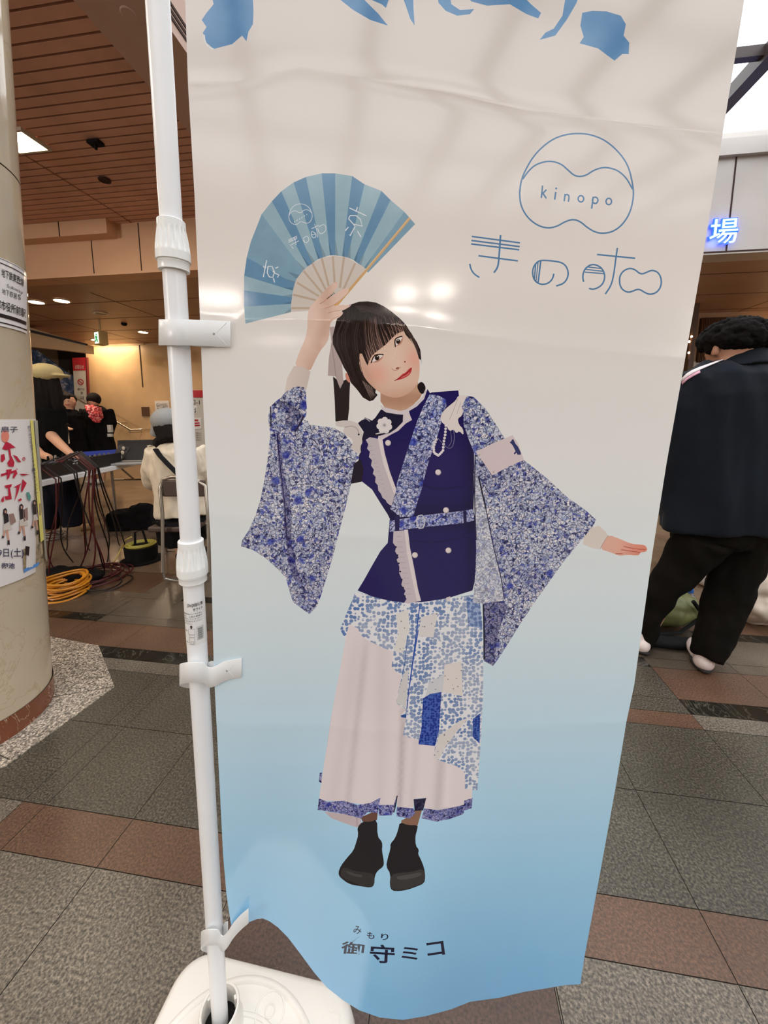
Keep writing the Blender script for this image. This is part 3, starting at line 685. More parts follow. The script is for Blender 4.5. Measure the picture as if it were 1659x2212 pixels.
# patterned overskirt
poly(PP, Zk([(400, 80), (350, 200), (290, 340), (265, 410), (310, 490), (345, 365), (425, 400), (440, 450), (500, 500), (620, 560), (740, 610), (720, 735), (770, 790), (812, 820), (780, 960), (760, 1060), (850, 1120), (800, 1170), (850, 1190), (820, 1340), (880, 1370), (960, 1380), (960, 1425), (1105, 1440), (1095, 1550), (1180, 1580), (1300, 1620), (1370, 1680), (1370, 1820), (1480, 1832), (1492, 1650), (1510, 1400), (1530, 1000), (1532, 600), (1522, 300), (1500, 150), (1440, 100), (1200, 140), (980, 150), (840, 150), (600, 120)]), (255, 255, 255), 'dots')
for pts, col, m in (([(760, 270), (870, 230), (880, 420), (820, 620), (740, 600), (780, 450)], (255, 255, 250), 'specks'), ([(1190, 720), (1340, 690), (1350, 1000), (1170, 960)], (255, 250, 245), 'specks'), ([(1030, 960), (1050, 880), (1190, 800), (1170, 970), (1010, 1030)], (235, 240, 245), 'specks'),
                    ([(830, 800), (870, 760), (850, 1100), (762, 1060), (785, 950)], (240, 240, 238), 'specks'), ([(1000, 1020), (1060, 980), (1162, 962), (1140, 1300), (1105, 1440), (958, 1425), (985, 1280)], (150, 175, 235), 'dotsdeep'), ([(1440, 1200), (1505, 1150), (1500, 1420), (1440, 1360)], (150, 185, 235), 'dotsdeep'),
                    ([(1115, 1440), (1140, 1350), (1320, 1220), (1400, 1190), (1200, 1440), (1140, 1560), (1090, 1550)], (250, 246, 242), 'specks'), ([(980, 300), (1130, 260), (1090, 480), (960, 470)], (250, 248, 245), 'specks'), ([(1380, 120), (1500, 160), (1525, 400), (1400, 380)], (170, 190, 225), 'dots')):
    poly(PP, Zk(pts), col, m)
stroke(PP, Zk([(972, 180), (945, 400), (900, 750), (872, 950), (856, 1110)]), 2.2, (40, 84, 170)); stroke(PP, Zk([(955, 420), (905, 720), (880, 900)]), 2.6, (44, 88, 176)); stroke(PP, Zk([(862, 460), (840, 700), (815, 815)]), 1.8, (90, 120, 180), taper=False)
poly(PP, Zk([(802, 1168), (852, 1158), (850, 1192), (806, 1186)]), (40, 84, 160))
# shoes
poly(PP, Zb([(395, 372), (462, 300), (550, 308), (635, 275), (638, 480), (690, 540), (698, 598), (690, 640), (716, 780), (710, 840), (640, 890), (606, 950), (600, 1060), (560, 1094), (430, 1074), (300, 1052), (190, 970), (168, 915), (200, 830), (270, 740), (350, 650), (378, 570), (410, 460)]), (34, 34, 38), smooth=1)
poly(PP, Zb([(905, 308), (1000, 345), (1122, 345), (1112, 400), (1090, 480), (1095, 590), (1135, 640), (1122, 690), (1150, 740), (1195, 850), (1210, 960), (1198, 1040), (1100, 1082), (1000, 1117), (900, 1134), (810, 1130), (783, 1060), (795, 930), (740, 840), (760, 740), (795, 620), (790, 570), (850, 500), (885, 400)]), (32, 32, 36), smooth=1)
poly(PP, Zb([(195, 905), (232, 842), (380, 900), (560, 915), (606, 940), (596, 1062), (560, 1088), (430, 1066), (205, 968)]), (54, 54, 53), smooth=1); poly(PP, Zb([(800, 940), (890, 915), (1050, 905), (1185, 862), (1205, 960), (1192, 1036), (1000, 1110), (812, 1124), (790, 1050)]), (60, 60, 59), smooth=1)
poly(PP, Zb([(240, 880), (380, 930), (460, 940), (450, 975), (300, 940)]), (76, 76, 74), smooth=1); poly(PP, Zb([(860, 955), (1000, 940), (1160, 905), (1165, 950), (1000, 995), (880, 1000)]), (82, 82, 80), smooth=1)
# jacket
poly(PP, Zj([(232, 2015), (290, 1920), (380, 1760), (450, 1640), (520, 1560), (530, 1440), (540, 1330), (520, 1290), (450, 1180), (370, 1050), (275, 975), (165, 997), (200, 850), (240, 770), (265, 600), (290, 500), (235, 415), (305, 362), (370, 392), (400, 365), (455, 285), (600, 320), (720, 290), (820, 220), (880, 140), (900, 90), (925, 130), (940, 122), (1195, 103), (1200, 150), (1240, 250), (1290, 500), (1345, 700), (1348, 1000), (1340, 1240), (1360, 1370), (1366, 1600), (1358, 1900), (1330, 2015), (1090, 2090), (860, 2125), (680, 2132), (520, 2110), (380, 2075)]),
     lambda x, y: [v * (1 - 0.25 * exp(-((y - 1115) / 26) ** 2) - 0.18 * exp(-((x - 1018) / 14) ** 2)) + 6 * exp(-(((x - 960) / 40) ** 2 + ((y - 1000) / 40) ** 2)) for v in NAVY])
poly(PP, Zj([(235, 415), (305, 362), (370, 392), (400, 365), (455, 285), (600, 325), (668, 335), (665, 400), (560, 510), (420, 545), (330, 552), (275, 600), (265, 700), (240, 770), (290, 500)]), DNAVY)
poly(PP, Zj([(200, 800), (262, 760), (290, 850), (275, 975), (165, 997)]), (32, 28, 48)); stroke(PP, Zj([(275, 385), (310, 368), (350, 400)]), 1.6, (200, 200, 205))
poly(PP, Zj([(795, 65), (830, 20), (862, 28), (886, 80), (870, 132), (835, 140)]), (34, 28, 32), smooth=1)
for a, b, c in (((850, 1000), (1000, 1060), (1320, 1000)), ((740, 1540), (1000, 1560), (1330, 1480))): stroke(PP, Zj([a, b, c]), 5, (32, 27, 82))
stroke(PP, Zj([(1320, 660), (1330, 900), (1325, 1240)]), 6, (32, 28, 72))
poly(PP, Zj([(452, 240), (478, 262), (640, 300), (700, 285), (780, 232), (850, 165), (880, 90), (890, 115), (868, 185), (800, 255), (722, 302), (735, 345), (752, 385), (692, 420), (620, 490), (560, 520), (468, 574), (428, 560), (430, 540), (540, 510), (600, 470), (664, 405), (668, 335), (600, 330), (500, 312), (465, 285)]), (222, 212, 216))
poly(PP, Zj([(425, 556), (470, 572), (490, 700), (540, 880), (602, 1050), (585, 1112), (530, 960), (475, 800), (440, 650)]), (232, 222, 222))
fr = [(310, 575), (350, 550), (427, 566), (447, 660), (480, 810), (530, 950), (585, 1105), (560, 1205)]; le = [(535, 1195), (512, 1175), (500, 1150), (470, 1130), (455, 1090), (430, 1060), (425, 1010), (400, 980), (405, 930), (378, 900), (388, 860), (360, 820), (370, 770), (340, 740), (350, 690), (322, 660), (335, 620)]
poly(PP, Zj(fr + le), (204, 194, 200))
for k in range(14): stroke(PP, Zj([(330 + k * 14 + 4, 640 + k * 40), (372 + k * 12, 640 + k * 40 - 6)]), 0.9, (172, 162, 172), smooth=0)
poly(PP, Zj([(575, 1450), (690, 1440), (708, 1600), (765, 1850), (805, 2000), (835, 2112), (720, 2142), (678, 2132), (700, 2095), (675, 2050), (690, 2020), (650, 1960), (660, 1920), (630, 1850), (632, 1790), (605, 1720), (625, 1700), (590, 1640), (600, 1600), (570, 1560)]), (208, 196, 204))
poly(PP, Zj([(678, 1435), (712, 1432), (732, 1600), (772, 1800), (808, 2000), (838, 2112), (798, 2112), (752, 1900), (702, 1650)]), (232, 222, 224))
for k in range(12): stroke(PP, Zj([(600 + k * 8, 1500 + k * 50), (650 + k * 9, 1496 + k * 50)]), 0.9, (174, 162, 174), smooth=0); 
for k in range(7): disc(PP, Zj([(598 + k * 14, 1600 + k * 78)])[0], 2.2, (30, 24, 60), n=7)
poly(PP, Zj([(1080, 2082), (1118, 2072), (1112, 2118), (1080, 2120)]), (226, 220, 222))
# patterned lapel and belt
poly(PP, Zj([(920, 140), (1000, 150), (1075, 190), (1080, 250), (1040, 330), (1030, 420), (1000, 520), (960, 640), (920, 760), (880, 900), (840, 1060), (800, 1180), (765, 1305), (640, 1315), (545, 1235), (590, 1110), (610, 980), (650, 860), (700, 700), (750, 550), (800, 400), (860, 260)]), (235, 238, 255), 'floral')
poly(PP, Zj([(635, 1335), (800, 1305), (1040, 1275), (1240, 1255), (1340, 1235), (1346, 1345), (1240, 1372), (880, 1408), (640, 1436), (540, 1456), (535, 1345)]), (225, 228, 255), 'floral')
poly(PP, Zj([(585, 1330), (600, 1290), (635, 1295), (630, 1440), (590, 1448)]), (38, 34, 84)); poly(PP, Zj([(1240, 1255), (1272, 1250), (1275, 1368), (1245, 1372)]), (36, 32, 76))
stroke(PP, Zj([(795, 1305), (865, 1290), (875, 1415), (802, 1425)]), 2.4, (208, 210, 214), smooth=1, closed=True); stroke(PP, Zj([(835, 1300), (838, 1420)]), 1.4, (150, 154, 166), smooth=0)
for c in ((523, 605), (1002, 886), (1077, 1248), (780, 1677), (1100, 1632)): disc(PP, Zj([c])[0], 6.4, (196, 186, 186), n=14); disc(PP, Zj([(c[0] - 3, c[1] - 3)])[0], 5.2, (232, 222, 220), n=12)
for k in range(7):
    a = 2 * pi * k / 7 + .3; disc(PP, Zj([(488 + 47 * cos(a), 437 + 52 * sin(a))])[0], 6.8, (234, 228, 228), n=10)
disc(PP, Zj([(488, 437)])[0], 7, (228, 222, 222), n=10); disc(PP, Zj([(488, 435)])[0], 3.4, (176, 172, 172), n=8); stroke(PP, Zj([(405, 520), (450, 510), (520, 500)]), 2.4, (220, 216, 216), smooth=0)
# ruffles on the shoulders, pearl string, arm band
poly(PP, Zj([(20, 405), (60, 395), (110, 388), (180, 395), (245, 425), (262, 470), (288, 520), (272, 560), (280, 600), (258, 640), (264, 712), (215, 700), (165, 650), (190, 600), (170, 560), (120, 535), (90, 495), (110, 455), (60, 452), (22, 440)]), (218, 210, 206), smooth=1)
stroke(PP, Zj([(110, 455), (180, 440), (235, 470), (245, 530)]), 1.4, (166, 156, 156)); disc(PP, Zj([(243, 524)])[0], 2.2, (40, 34, 50), n=7)
poly(PP, Zj([(1195, 150), (1280, 148), (1312, 200), (1290, 262), (1242, 300), (1230, 345), (1188, 372), (1200, 430), (1240, 470), (1246, 535), (1205, 490), (1175, 515), (1150, 475), (1110, 495), (1080, 440), (1030, 405), (1025, 350), (1060, 290), (1120, 240), (1170, 200)]), (234, 224, 220), smooth=1)
stroke(PP, Zj([(1190, 180), (1150, 290), (1110, 380)]), 1.4, (196, 184, 184)); stroke(PP, Zj([(1220, 210), (1180, 330)]), 1.2, (200, 190, 190))
for k in range(20):
    t_ = k / 19.0; pl = [(1075, 440), (1070, 520), (1055, 600), (1048, 680), (1005, 725), (962, 700), (958, 640), (985, 572)]
    i = min(6, int(t_ * 7)); f_ = t_ * 7 - i; c = (pl[i][0] * (1 - f_) + pl[i + 1][0] * f_, pl[i][1] * (1 - f_) + pl[i + 1][1] * f_)
    disc(PP, Zj([c])[0], 3.0, (234, 228, 230), n=8)
stroke(PP, Zj([(1150, 480), (1160, 560), (1140, 650), (1090, 660), (1000, 560)]), 0.9, (150, 146, 170)); stroke(PP, Zj([(1120, 490), (1135, 590), (1100, 640)]), 0.8, (140, 136, 160))
# right sleeve
poly(PP, Zr([(100, 120), (150, 130), (190, 170), (240, 220), (300, 310), (378, 435), (520, 598), (600, 660), (700, 740), (850, 880), (980, 970), (1062, 1045), (1040, 1100), (940, 1215), (830, 1350), (720, 1500), (600, 1670), (500, 1820), (420, 1950), (350, 2060), (295, 2140), (225, 2100), (230, 1900), (215, 1670), (140, 1670), (150, 1600), (165, 1400), (170, 1200), (155, 950), (150, 700), (158, 560), (110, 440), (75, 340), (70, 250), (60, 200)]), FLO, 'floral')
poly(PP, Zr([(215, 1670), (300, 1640), (372, 1640), (400, 1700), (330, 1900), (300, 2130), (225, 2100), (230, 1900)]), FLOD, 'floral')
poly(PP, Zr([(150, 700), (190, 760), (240, 950), (300, 1250), (350, 1450), (375, 1650), (220, 1672), (140, 1668), (150, 1600), (168, 1400), (170, 1200), (155, 950)]), (255, 255, 255), 'florallight')
stroke(PP, Zr([(185, 720), (215, 850), (240, 960)]), 3.4, (40, 40, 62)); stroke(PP, Zr([(240, 960), (300, 1270), (350, 1450), (378, 1640)]), 2.0, (48, 46, 80))
stroke(PP, Zr([(160, 560), (155, 900), (168, 1200)]), 2.4, (40, 38, 70)); stroke(PP, Zr([(222, 1680), (228, 1900), (228, 2090)]), 3.6, (34, 32, 60))
poly(PP, Zr([(165, 540), (300, 472), (440, 415), (482, 480), (525, 600), (400, 655), (290, 715), (250, 660), (205, 592)]), (222, 208, 210))
for c in ((192, 562), (297, 690)): disc(PP, Zr([c])[0], 2.4, (196, 180, 176), n=8)
poly(PP, Zr([(418, 468), (430, 460), (435, 448), (446, 445), (462, 480), (480, 500), (503, 548), (500, 562), (475, 560), (470, 545), (455, 560), (448, 550), (462, 535), (440, 490)]), (54, 62, 112))
poly(PP, Zr([(940, 1218), (1060, 1068), (1162, 1160), (1135, 1200), (1092, 1268), (1040, 1262)]), (226, 216, 208), smooth=1)
poly(PP, Zr([(1090, 1266), (1125, 1200), (1160, 1158), (1240, 1190), (1330, 1228), (1400, 1232), (1430, 1238), (1446, 1262), (1440, 1285), (1395, 1290), (1388, 1305), (1375, 1314), (1290, 1308), (1250, 1316), (1225, 1312), (1180, 1292)]), lambda x, y: (232 - 6 * sst(1330, 1390, x), 182 - 40 * sst(1320, 1395, x), 164 - 44 * sst(1320, 1395, x)), smooth=1)
for s_ in ([(1270, 1245), (1340, 1262), (1430, 1270)], [(1250, 1270), (1320, 1280), (1392, 1290)], [(1210, 1300), (1260, 1300)]): stroke(PP, Zr(s_), 1.5, (190, 92, 78))
stroke(PP, Zr([(1092, 1266), (1125, 1205), (1155, 1162)]), 1.2, (180, 160, 150))
# name at the foot
BK = (24, 30, 62)
NM = 'name_lettering'
ptext(NM, '御', *Zm([(587, 290)])[0], 50, 46, BK, 0.14, 0.018); ptext(NM, '守', *Zm([(717, 333)])[0], 54, 40, BK, 0.06, 0.018)
ptext(NM, 'ミ', *Zm([(840, 331)])[0], 37, 28, BK, -0.02, 0.02); ptext(NM, 'コ', *Zm([(956, 310)])[0], 38, 30, BK, -0.14, 0.02)
ptext(NM, 'み', *Zm([(606, 226)])[0], 17, 17, BK, 0.2, 0.012); ptext(NM, 'も', *Zm([(665, 250)])[0], 17, 15, BK, 0.1, 0.012); ptext(NM, 'り', *Zm([(728, 257)])[0], 16, 14, BK, 0.0, 0.012)

# --- cloth: one triangulation shared by ground and prints
TOPY = -330
LEFT = [(389, TOPY), (400, 0), (406, 180), (420, 420), (430, 640), (440, 900), (455, 1170), (462, 1450), (472, 1650), (482, 1850), (489, 1930), (500, 2005)]
BOT = [(520, 1998), (538, 1992), (556, 1985), (568, 1984), (582, 1990), (600, 2003), (622, 2025), (650, 2062), (678, 2100), (706, 2133), (740, 2160), (775, 2182), (820, 2198), (870, 2203), (920, 2195), (975, 2180), (1015, 2164), (1080, 2155), (1130, 2143), (1180, 2135), (1220, 2128), (1254, 2126)]
RIGHT = [(1256, 2110), (1262, 2070), (1290, 1920), (1330, 1700), (1353, 1560), (1370, 1480), (1410, 1190), (1440, 1000), (1480, 775), (1520, 545), (1560, 295), (1608, 0), (1666, TOPY)]
def dens(pl, s=28):
    o = []
    for (a, b), (c, d) in zip(pl, pl[1:]):
        n = max(1, int(hypot(c - a, d - b) / s)); o += [(a + (c - a) * k / n, b + (d - b) * k / n) for k in range(n)]
    return o
out = dens(LEFT + BOT + RIGHT); out += dens([RIGHT[-1], LEFT[0]])
out = out[::-1] if area2(out) < 0 else out
V = [Vector(p) for p in out]; ED = [(i, (i + 1) % len(V)) for i in range(len(V))]
nb = len(V)
def inside_x(y):
    def at(pl):
        for (a, b), (c, d) in zip(pl, pl[1:]):
            if min(b, d) <= y <= max(b, d) and b != d: return a + (c - a) * (y - b) / (d - b)
    return at(LEFT), at(RIGHT)
y = TOPY + 14
while y < 2200:
    a = inside_x(min(y, 2000))[0] or 500; b = inside_x(min(y, 2108))[1] or 1256
    x = a + 10
    while x < b - 8:
        if y < 1975 or y < interp(BOT, x) - 10: V.append(Vector((x + (y * 7 % 5), y)))
        x += 16 if y > 1400 else 22
    y += 15
for c in CRE:
    for off in (-34, -20, -9, -4, 0, 4, 9, 20, 34):
        x = c[1][0]
        while x < 1560:
            yy = interp(c, x) + off; a, b = inside_x(yy)
            if a and a + 6 < x < b - 6: V.append(Vector((x, yy)))
            x += 9
for i in range(22):      # finer points where the printed face shades softly
    for j in range(22):
        V.append(Vector((772 + i * 6.1, 700 + j * 7.3)))
for i in range(40):
    for j in range(46): V.append(Vector((690 + i * 9.1 + (j % 2) * 4, 1345 + j * 9.2)))
for li, (part, pts, m, col) in enumerate(LAY):
    s = len(V); V += [Vector(p) for p in pts]; ED += [(s + i, s + (i + 1) % len(pts)) for i in range(len(pts))]
res = delaunay_2d_cdt(V, ED, [], 0, 1e-4, False)
RV, RF = res[0], res[2]
def pip(x, y, P):
    c = False; j = len(P) - 1
    for i in range(len(P)):
        a = P[i]; b = P[j]
        if (a[1] > y) != (b[1] > y) and x < (b[0] - a[0]) * (y - a[1]) / (b[1] - a[1]) + a[0]: c = not c
        j = i
    return c
BINS = {}
for li, (part, pts, m, col) in enumerate(LAY):
    x0_ = min(p[0] for p in pts); x1_ = max(p[0] for p in pts); y0_ = min(p[1] for p in pts); y1_ = max(p[1] for p in pts)
    for i in range(int(x0_ // 24), int(x1_ // 24) + 1):
        for j in range(int(y0_ // 24), int(y1_ // 24) + 1): BINS.setdefault((i, j), []).append((li, x0_, x1_, y0_, y1_))
P3 = [surf(v.x, v.y) for v in RV]; N3 = [surf_n(v.x, v.y) for v in RV]
parts = {}
for f in RF:
    cx_ = sum(RV[i].x for i in f) / 3; cy_ = sum(RV[i].y for i in f) / 3
    if not pip(cx_, cy_, out): continue
    part, m, col = 'cloth', 'ground', (255, 255, 255)
    for li, x0_, x1_, y0_, y1_ in reversed(BINS.get((int(cx_ // 24), int(cy_ // 24)), ())):
        if x0_ <= cx_ <= x1_ and y0_ <= cy_ <= y1_ and pip(cx_, cy_, LAY[li][1]):
            part, _, m, col = LAY[li]; break
    parts.setdefault(part, []).append((f, m, col))
print('cloth faces', len(RF), {k: len(v) for k, v in parts.items()}, len(LAY))
# print materials: vertex colour "Ink" is the ink itself; patterns multiply it
def ink_mat(key):
    m = bpy.data.materials.new('print_' + key); t = NT(m); b = t.b
    ink = t.n('ShaderNodeAttribute', attribute_name='Ink').outputs['Color']
    co = t.coord(); col = ink
    if key == 'ground':
        sp = t.n('ShaderNodeSeparateXYZ'); t.l(co, sp.inputs[0])
        mr = t.n('ShaderNodeMapRange'); mr.inputs['From Min'].default_value = 0.0; mr.inputs['From Max'].default_value = 1.9; t.l(sp.outputs[2], mr.inputs['Value'])
        col = t.ramp(mr.outputs[0], GROUND)
    elif key in ('floral', 'florallight'):
        nz = t.noise(90, 2, 0.5, co); vm = t.n('ShaderNodeVectorMath', operation='SCALE'); t.l(nz.outputs['Color'], vm.inputs[0]); vm.inputs['Scale'].default_value = 0.007
        va = t.n('ShaderNodeVectorMath', operation='ADD'); t.l(co, va.inputs[0]); t.l(vm.outputs[0], va.inputs[1])
        v1 = t.n('ShaderNodeTexVoronoi'); v1.inputs['Scale'].default_value = 290; t.l(va.outputs[0], v1.inputs['Vector'])
        v2 = t.n('ShaderNodeTexVoronoi'); v2.inputs['Scale'].default_value = 75; t.l(va.outputs[0], v2.inputs['Vector'])
        v3 = t.n('ShaderNodeTexVoronoi'); v3.inputs['Scale'].default_value = 600; t.l(va.outputs[0], v3.inputs['Vector'])
        s1 = t.n('ShaderNodeSeparateColor'); t.l(v1.outputs['Color'], s1.inputs[0])
        s3 = t.n('ShaderNodeSeparateColor'); t.l(v3.outputs['Color'], s3.inputs[0])
        s2 = t.n('ShaderNodeSeparateColor'); t.l(v2.outputs['Color'], s2.inputs[0])
        a = t.ramp(s1.outputs[0], [(0.0, (96, 100, 150)), (0.09, (206, 212, 226)), (0.45, (228, 230, 236)), (0.62, (170, 182, 218)), (0.74, (244, 240, 238)), (0.93, (112, 122, 200))], 'CONSTANT')
        ve = t.n('ShaderNodeTexVoronoi', feature='DISTANCE_TO_EDGE'); ve.inputs['Scale'].default_value = 200; t.l(va.outputs[0], ve.inputs['Vector'])
        e = t.ramp(ve.outputs['Distance'], [(0.0, (70, 72, 104)), (0.035, (140, 144, 172)), (0.075, (255, 255, 255))])
        g = t.ramp(s3.outputs[0], [(0.0, (110, 112, 150)), (0.16, (244, 246, 250)), (0.62, (255, 255, 255)), (0.85, (176, 184, 216))], 'CONSTANT')
        c1 = t.mix(1.0, a, e, 'MULTIPLY'); c2 = t.mix(0.75, c1, g, 'MULTIPLY')
        big = t.ramp(s2.outputs[0], [(0.0, 0), (0.86, 255)], 'CONSTANT')
        d2 = t.ramp(v2.outputs['Distance'], [(0.3, 255), (0.5, 0)])
        bb = t.mix(1.0, big, d2, 'MULTIPLY'); pet = t.ramp(v1.outputs['Distance'], [(0.2, (98, 116, 200)), (0.7, (52, 58, 150))])
        c3 = t.mix(bb, c2, pet)
        if key == 'florallight': c3 = t.mix(0.3, c3, (226, 228, 234))
        else:
            fn = t.noise(22, 2, 0.5, co); c3 = t.mix(1.0, c3, t.ramp(fn.outputs[0], [(0.3, (222, 222, 236)), (0.6, (255, 255, 255))]), 'MULTIPLY')
        col = t.mix(1.0, c3, ink, 'MULTIPLY')
    elif key in ('dots', 'dotsdeep'):
        v = t.n('ShaderNodeTexVoronoi'); v.inputs['Scale'].default_value = 180 if key == 'dots' else 260; v.inputs['Randomness'].default_value = 0.65; t.l(co, v.inputs['Vector'])
        n = t.noise(14, 3, 0.6, co); dc = t.ramp(n.outputs[0], [(0.36, (84, 122, 184)), (0.5, (134, 156, 196)), (0.64, (172, 184, 208))])
        bg = (238, 240, 244) if key == 'dots' else (120, 150, 205)
        if key == 'dotsdeep': dc = (44, 78, 160)
        f = t.ramp(v.outputs['Distance'], [(0.46, 255), (0.56, 0)])
        col = t.mix(1.0, t.mix(f, bg, dc), ink, 'MULTIPLY')
    elif key == 'specks':
        v = t.n('ShaderNodeTexVoronoi'); v.inputs['Scale'].default_value = 150; t.l(co, v.inputs['Vector'])
        f = t.ramp(v.outputs['Distance'], [(0.1, 255), (0.2, 0)]); col = t.mix(1.0, t.mix(f, (232, 231, 232), (120, 132, 150)), ink, 'MULTIPLY')
    elif key == 'hair':
        mp = t.n('ShaderNodeMapping'); t.l(co, mp.inputs[0]); mp.inputs['Scale'].default_value = (900, 900, 60); mp.inputs['Rotation'].default_value = (0, 0.25, 0)
        n = t.noise(1.0, 3, 0.6, mp.outputs[0]); col = t.mix(1.0, ink, t.ramp(n.outputs[0], [(0.35, (170, 165, 165)), (0.7, (255, 255, 255))]), 'MULTIPLY')
    elif key == 'brush':
        n = t.noise(16, 4, 0.6, co); col = t.mix(1.0, ink, t.ramp(n.outputs[0], [(0.35, (214, 226, 238)), (0.65, (255, 255, 255))]), 'MULTIPLY')
    elif key == 'paper':
        n = t.noise(40, 3, 0.6, co); col = t.mix(1.0, ink, t.ramp(n.outputs[0], [(0.3, (236, 240, 244)), (0.7, (255, 255, 255))]), 'MULTIPLY')
    t.l(col, b.inputs['Base Color'])
    b.inputs['Roughness'].default_value = CLOTH_R; b.inputs['Specular IOR Level'].default_value = CLOTH_S
    # woven grain
    mp = t.n('ShaderNodeMapping'); t.l(co, mp.inputs[0]); mp.inputs['Scale'].default_value = (1500, 1500, 1100)
    gn = t.noise(1.0, 1, 0.5, mp.outputs[0]); t.bump(gn.outputs[0], 0.012, 0.0006)
    # thin polyester lets a little light through from behind
    tl = t.n('ShaderNodeBsdfTranslucent'); t.l(col, tl.inputs[0]); ms = t.n('ShaderNodeMixShader'); ms.inputs[0].default_value = CLOTH_T
    t.l(b.outputs[0], ms.inputs[1]); t.l(tl.outputs[0], ms.inputs[2]); t.l(ms.outputs[0], t.out.inputs[0])
    return m
CLOTH_R, CLOTH_S, CLOTH_T = 0.11, 0.85, 0.2
GROUND = [(0.0, (134, 202, 255)), (0.12, (146, 210, 255)), (0.22, (168, 222, 255)), (0.32, (192, 230, 252)), (0.44, (222, 238, 244)), (0.56, (238, 240, 238)), (0.68, (240, 234, 228)), (0.8, (220, 213, 206)), (1.0, (208, 202, 196))]
banner = thing('banner', (-0.30, 0.52, 0.0), 'tall white to sky blue cloth event banner printed with a fan-holding woman', 'banner')
IM = {}
LBL = {'cloth': 'white cloth fading to sky blue at the foot', 'brush_lettering': 'blue brush lettering', 'round_logo': 'blue outline of a round logo reading kinopo', 'logo_lettering': 'thin blue line lettering', 'printed_fan': 'printed pale blue folding fan',
       'printed_person': 'printed woman in navy jacket, blue floral sleeves and white skirt', 'name_lettering': 'dark navy Japanese name'}
for part, fl in parts.items():
    idx = {}; vs = []; ns = []; fs = []; cols = []; mi = []; keys = []
    for f, m, col in fl:
        if m not in keys: keys.append(m)
        q = []
        for i in f:
            if i not in idx: idx[i] = len(vs); vs.append(P3[i]); ns.append(N3[i])
            q.append(idx[i])
        a, b_, c_ = vs[q[0]], vs[q[1]], vs[q[2]]
        if (b_ - a).cross(c_ - a).dot(ns[q[0]]) < 0: q = q[::-1]; f = list(f)[::-1]
        fs.append(q); mi.append(keys.index(m))
        for i in f:
            c = col(RV[i].x, RV[i].y) if callable(col) else col
            cols += list(lin(tuple(max(0, min(255, v)) for v in c)))
    me = bpy.data.meshes.new(part); me.from_pydata([tuple(v) for v in vs], [], fs)
    for k in keys:
        if k not in IM: IM[k] = ink_mat(k)
        me.materials.append(IM[k])
    me.polygons.foreach_set('material_index', mi); me.polygons.foreach_set('use_smooth', [True] * len(fs))
    ca = me.color_attributes.new('Ink', 'FLOAT_COLOR', 'CORNER'); ca.data.foreach_set('color', cols)
    me.update(); me.normals_split_custom_set_from_vertices([tuple(n) for n in ns])
    tag(link(part, me, banner), LBL[part])
# ------------------------------------------------------------------ flag pole, clips, weighted foot
POLW = mat('white_pole_plastic', (240, 242, 244), 0.32, var=0.01)
JNTW = mat('white_joint_plastic', (240, 242, 240), 0.25)
def sp(px, py, off): return surf_plane(px, py, off)
def surf_plane(px, py, off=0.0):
    d = ray(px, py); return EYE + d * ((BD - off) / d.dot(BN))
pole_b = surf_plane(474, 2178, -0.022); pole_t = surf_plane(330, -170, -0.006)
def pole_at(py):
    """point of the pole axis whose image row is py"""
    lo, hi = -1.5, 1.2
    for _ in range(40):
        m_ = (lo + hi) / 2; p = pole_b.lerp(pole_t, 1 - m_)
        v = p - EYE; Z = v.z; Yf = v.dot(FWD); dd = Yf * cos(PIT) - Z * sin(PIT); u = Yf * sin(PIT) + Z * cos(PIT)
        yy = CY - FP * u / dd
        if yy > py: hi = m_
        else: lo = m_
    return p
PAX = (pole_t - pole_b).normalized()
pole = thing('flag_pole', (pole_b.x, pole_b.y, 0.0), 'white telescopic banner pole standing in the white plastic base', 'pole')
def seg(name, y0, y1, r, ext0=0.0, ext1=0.0, label=None):
    a = pole_at(y0) - PAX * ext0; b = pole_at(y1) + PAX * ext1
    mb = MB(); mb.lathe([(0, 0), (r, 0), (r, (b - a).length), (0, (b - a).length)], a, 40, PAX); return mb.build(name, POLW, pole, label=label)
seg('pole_section', 2185, 1250, 0.0132, 0.04); seg('pole_section', 1250, 560, 0.0127)
a_ = pole_at(560); topz = 1.96
mb = MB(); mb.lathe([(0, 0), (0.0119, 0), (0.0119, (topz - a_.z) / PAX.z), (0, (topz - a_.z) / PAX.z)], a_, 40, PAX); mb.build('pole_section', POLW, pole)
tp = a_ + PAX * ((topz - a_.z) / PAX.z)
bar0 = surf(389, TOPY); bar1 = surf(1666, TOPY)
mb = MB(); mb.tube([tp, tp + UP * 0.02 + (bar1 - bar0) * 0.03, bar0 + UP * 0.004, bar1 + UP * 0.004 + (bar1 - bar0) * 0.02], 0.006, 10); mb.build('crossbar', POLW, pole)
def joint(ytop, ybot, r0, r1):
    a = pole_at(ybot); b = pole_at(ytop); L = (b - a).length
    mb = MB()
    prof = [(0.0128, -0.004, 0), (r1 * .90, -0.004, 0), (r1 * .90, L * 0.07, 0), (r1 * .93, L * 0.09, 0), (r1 * .90, L * 0.11, 0), (r1 * 1.0, L * 0.13, 0), (r1, L * 0.27, 0), (r1 * 1.0, L * 0.30, 0)]
    for k in range(9):
        t_ = k / 8.0; prof.append((r1 + (r0 - r1) * t_ ** 1.4, L * (0.32 + 0.52 * t_), sin(pi * t_) ** 0.4 if 0 < t_ < 1 else 0.0))
    prof += [(r0 * 1.0, L * 0.86, 0), (r0 * 0.99, L * 0.985, 0), (r0 * 0.94, L, 0), (0.012, L, 0)]
    mb.lathe(prof, a, 120, PAX, rib=17, ribd=0.0022); return mb.build('joint_collar', JNTW, pole)
joint(477, 578, 0.0152, 0.0188); joint(1166, 1248, 0.0160, 0.0196)
